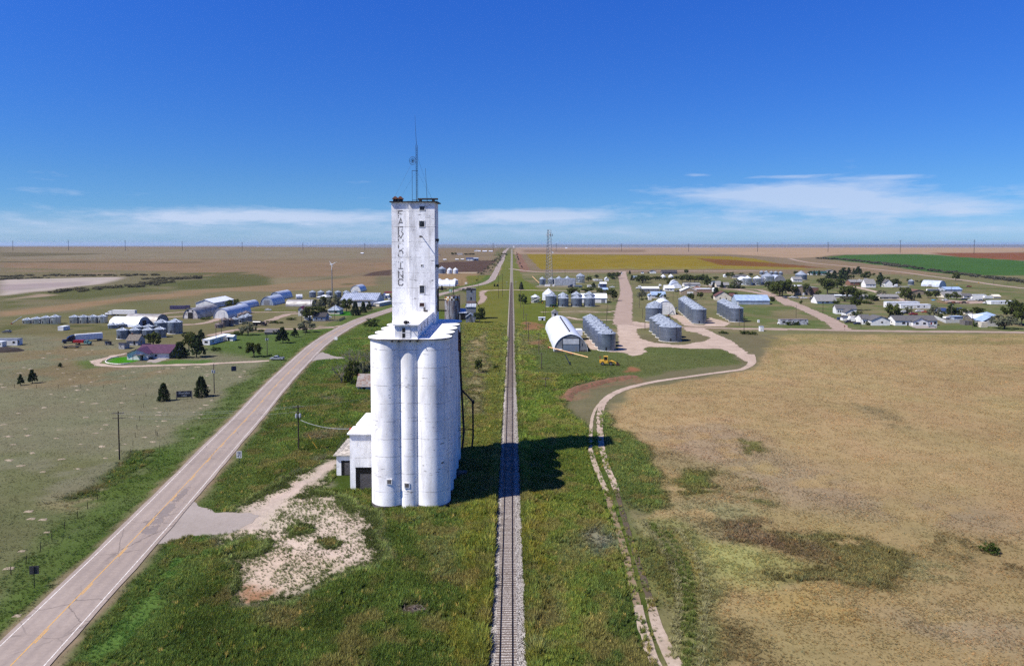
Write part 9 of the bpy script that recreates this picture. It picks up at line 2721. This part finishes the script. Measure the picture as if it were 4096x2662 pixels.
def grow():
	rs = np.random.RandomState(12)
	N = 1400000
	# even over the ground from the near edge to beyond the town, thinning with distance
	y = 68 * np.exp(rs.uniform(0, math.log(470 / 68), N))
	x = rs.uniform(-1, 1, N) * (y * .9 + 14)
	# sampling density per m2 at distance y
	dens = N / (math.log(470 / 68) * y * 2 * (y * .9 + 14))
	A = paint_at(x, y)
	want = A[:, 4] * np.where(A[:, 3] > .38, 2.8, 1.7) * np.clip((150 / y), .25, 1.6)
	clump = fbm(x, y, 2.6, 61, 3)
	want *= (.35 + 1.3 * sstep(.3, .65, clump)) * (1 - sstep(240, 465, y))
	keep = rs.uniform(0, 1, N) < want / np.maximum(dens, 1e-6)
	ok = keep & (A[:, 3] > .06)
	# keep clear of the elevator, bins, buildings and the main street strips
	for (cx_, cy_, hx, hy) in ((EX, EY + DY, 7.6, 16.6), (-32, 150.4, 5.4, 11)):
		ok &= ~((np.abs(x - cx_) < hx) & (np.abs(y - cy_) < hy))
	x, y, A = x[ok], y[ok], A[ok]
	ok = np.ones(len(x), bool)
	for q, wd_ in RUTS:
		dt, _ = line_d(x, y, q[::3])
		ok &= ~((dt < wd_) & (rs.uniform(0, 1, len(x)) < .85))
	dt, _ = line_d(x, y, ROAD[:170:4])
	ok &= dt > 4.7
	ok &= np.abs(x - RCX - .17) > 2.1
	for q in BARE:
		if isinstance(q, tuple):
			dt, _ = line_d(x, y, q[0][::4])
			ok &= dt > q[1]
		else:
			ok &= poly_sd(x, y, q) < -.1
	x, y, A = x[ok], y[ok], A[ok]
	n = len(x)
	h = A[:, 3] * rs.uniform(.6, 1.35, n) * (.75 + .6 * fbm(x, y, 3.5, 71, 2))
	# tall growth leaning over the ballast edge
	edge = np.exp(-((np.abs(x + .5) - 3.2) / .9) ** 2)
	h *= 1 + .9 * edge * (y < 400)
	col = A[:, :3].copy()
	lum = A[:, :3] @ np.array([.3, .6, .1])
	j = rs.normal(0, 1, n)
	k2 = rs.normal(0, 1, n)
	col[:, 0] *= np.exp(.16 * j + .10 * k2)
	col[:, 1] *= np.exp(.12 * j)
	col[:, 2] *= np.exp(.10 * j - .08 * k2)
	lot = np.array([G('V', *q)[:2] for q in ((500, 1195), (780, 1062), (800, 1060), (890, 1190), (895, 1300), (700, 1400), (535, 1395), (545, 1290))])
	sand = (poly_sd(x, y, lot) > -1.5) & (A[:, 0] > .06)
	col[sand] = 1.9 * np.array(srgb(80, 88, 48)) * np.exp(.18 * j[sand])[:, None]
	pv = fbm(x, y, 8, 131, 3)
	col *= (.62 + .76 * pv)[:, None]
	sv = (.5 * sstep(.56, .7, fbm(x, y, 5, 137, 3)) * (A[:, 3] > .36) * ~sand)[:, None]
	col = col * (1 - sv) + sv * np.array(srgb(150, 140, 86)) * .45
	h *= .6 + .8 * pv
	rare = rs.uniform(0, 1, n) < .015 * (y < 220)
	col[rare] = col[rare] * .5 + .5 * np.array(srgb(168, 150, 84))
	col = np.clip(col * (1.4 + 2.1 * sstep(.2, .5, A[:, 3]) * np.clip((.125 - lum) / .075, 0, 1))[:, None] * np.where((A[:, 3:4] > .36) & (A[:, 1:2] > A[:, 0:1] * 1.15), np.array([[1.25, 1.07, 1.15]]), 1.0), 0, .8)
	weed = A[:, 3] > .38
	rot = np.stack([rs.normal(0, .12, n), rs.normal(0, .12, n), rs.uniform(0, 6.28, n)], 1)
	P = np.stack([x, y, np.zeros(n)], 1)
	far = np.clip(y / 150, 1, 2.2)
	# raked swaths beside the field track
	for k3, q in enumerate((((215, 845), (300, 960), (360, 1080), (385, 1200), (380, 1350), (360, 1500)), ((330, 900), (400, 1000), (440, 1120), (450, 1260), (440, 1400), (420, 1560)), ((380, 880), (460, 1000), (510, 1130), (520, 1280), (510, 1420), (500, 1560)), ((255, 860), (335, 980), (395, 1100), (415, 1230), (410, 1380)))):
		L = oline(*q)
		i3 = rs.randint(0, len(L), 420)
		P = np.concatenate([P, np.concatenate([L[i3] + rs.normal(0, .3, (420, 2)), np.zeros((420, 1))], 1)])
		h = np.concatenate([h, rs.uniform(.3, .6, 420)])
		col = np.concatenate([col, np.array(srgb(*((180, 174, 124), (104, 114, 58))[k3 % 2])) * (1.3 if k3 % 2 == 0 else 2.0) * np.exp(rs.normal(0, .15, (420, 1)))])
		rot = np.concatenate([rot, np.stack([rs.normal(0, .3, 420), rs.normal(0, .3, 420), rs.uniform(0, 6.28, 420)], 1)])
		weed = np.concatenate([weed, np.ones(420, bool)])
		y = np.concatenate([y, L[i3][:, 1]])
	far = np.clip(y / 150, 1, 2.2)
	for nm, lb, src, m, wf in (('weed_cover', 'tall green and yellowing weeds around the elevator and rails', 'weed', weed, 1.25), ('grass_cover', 'short dry and green prairie grass tufts', 'grass', ~weed, 1.6)):
		if not m.any():
			continue
		wid = (h[m] * wf * .54 + .15) * far[m] * rs.uniform(.8, 1.3, m.sum())
		scl = np.stack([wid, wid, h[m] * 1.1], 1)
		scatter(nm, lb, TUFTS[src], P[m], scl, rot[m], col[m])
	print('tufts', n, int(weed.sum()), np.histogram(y, [60, 100, 150, 200, 250, 300, 350, 400, 480])[0])
grow()
# loose stones of the near ballast
def stones():
	rs = np.random.RandomState(4)
	n = 26000
	y = 64 * np.exp(rs.uniform(0, math.log(210 / 64), n))
	u = rs.uniform(-1, 1, n)
	x = RCX + .17 + u * 2.2
	u = x
	z = -.055 * (np.abs(x - RCX) < 1.32) + np.interp(x - RCX, [p[0] for p in bp], [p[1] for p in bp]) + rs.uniform(.0, .05, n)
	me = MB().add([(-.5, -.3, -.2), (.5, -.4, -.2), (.4, .5, -.2), (-.4, .4, -.2), (-.2, -.1, .35), (.25, -.15, .3), (.15, .25, .4)],
				[(0, 1, 5, 4), (1, 2, 6, 5), (2, 3, 4, 6), (3, 0, 4), (4, 5, 6)]).mesh('stone')
	me.materials.append(GM)
	v = rs.uniform(0, 1, n)
	col = np.where(v[:, None] < .62, np.array(srgb(226, 220, 212)), np.where(v[:, None] < .85, np.array(srgb(176, 166, 156)), np.array(srgb(100, 92, 86)))) * .9 * rs.uniform(.7, 1.1, n)[:, None]
	s = rs.uniform(.07, .17, n)[:, None] * np.ones((1, 3))
	rot = np.stack([rs.uniform(-.6, .6, n), rs.uniform(-.6, .6, n), rs.uniform(0, 6.28, n)], 1)
	scatter('ballast_stones', 'loose grey and white stones of the track ballast', me, np.stack([x, y, z], 1), s, rot, col)
stones()
# ---------------------------------------------------------------- air
HAZE = True
if HAZE:
	hz = MB().box(-29000, -600, -140, 29000, 29500, 84).build('haze', None)
	tag(hz, 'thin blue summer haze over the plain', None, None, 'stuff')
	m = bpy.data.materials.new('thin_haze')
	m.use_nodes = True
	w = NT(m.node_tree)
	pv = w.n('ShaderNodeVolumePrincipled', i={'Color': (.62, .74, 1.0, 1), 'Density': 3.2e-5, 'Anisotropy': .2})
	out = w.n('ShaderNodeOutputMaterial')
	w.link(pv.outputs[0], out.inputs['Volume'])
	hz.data.materials.append(m)
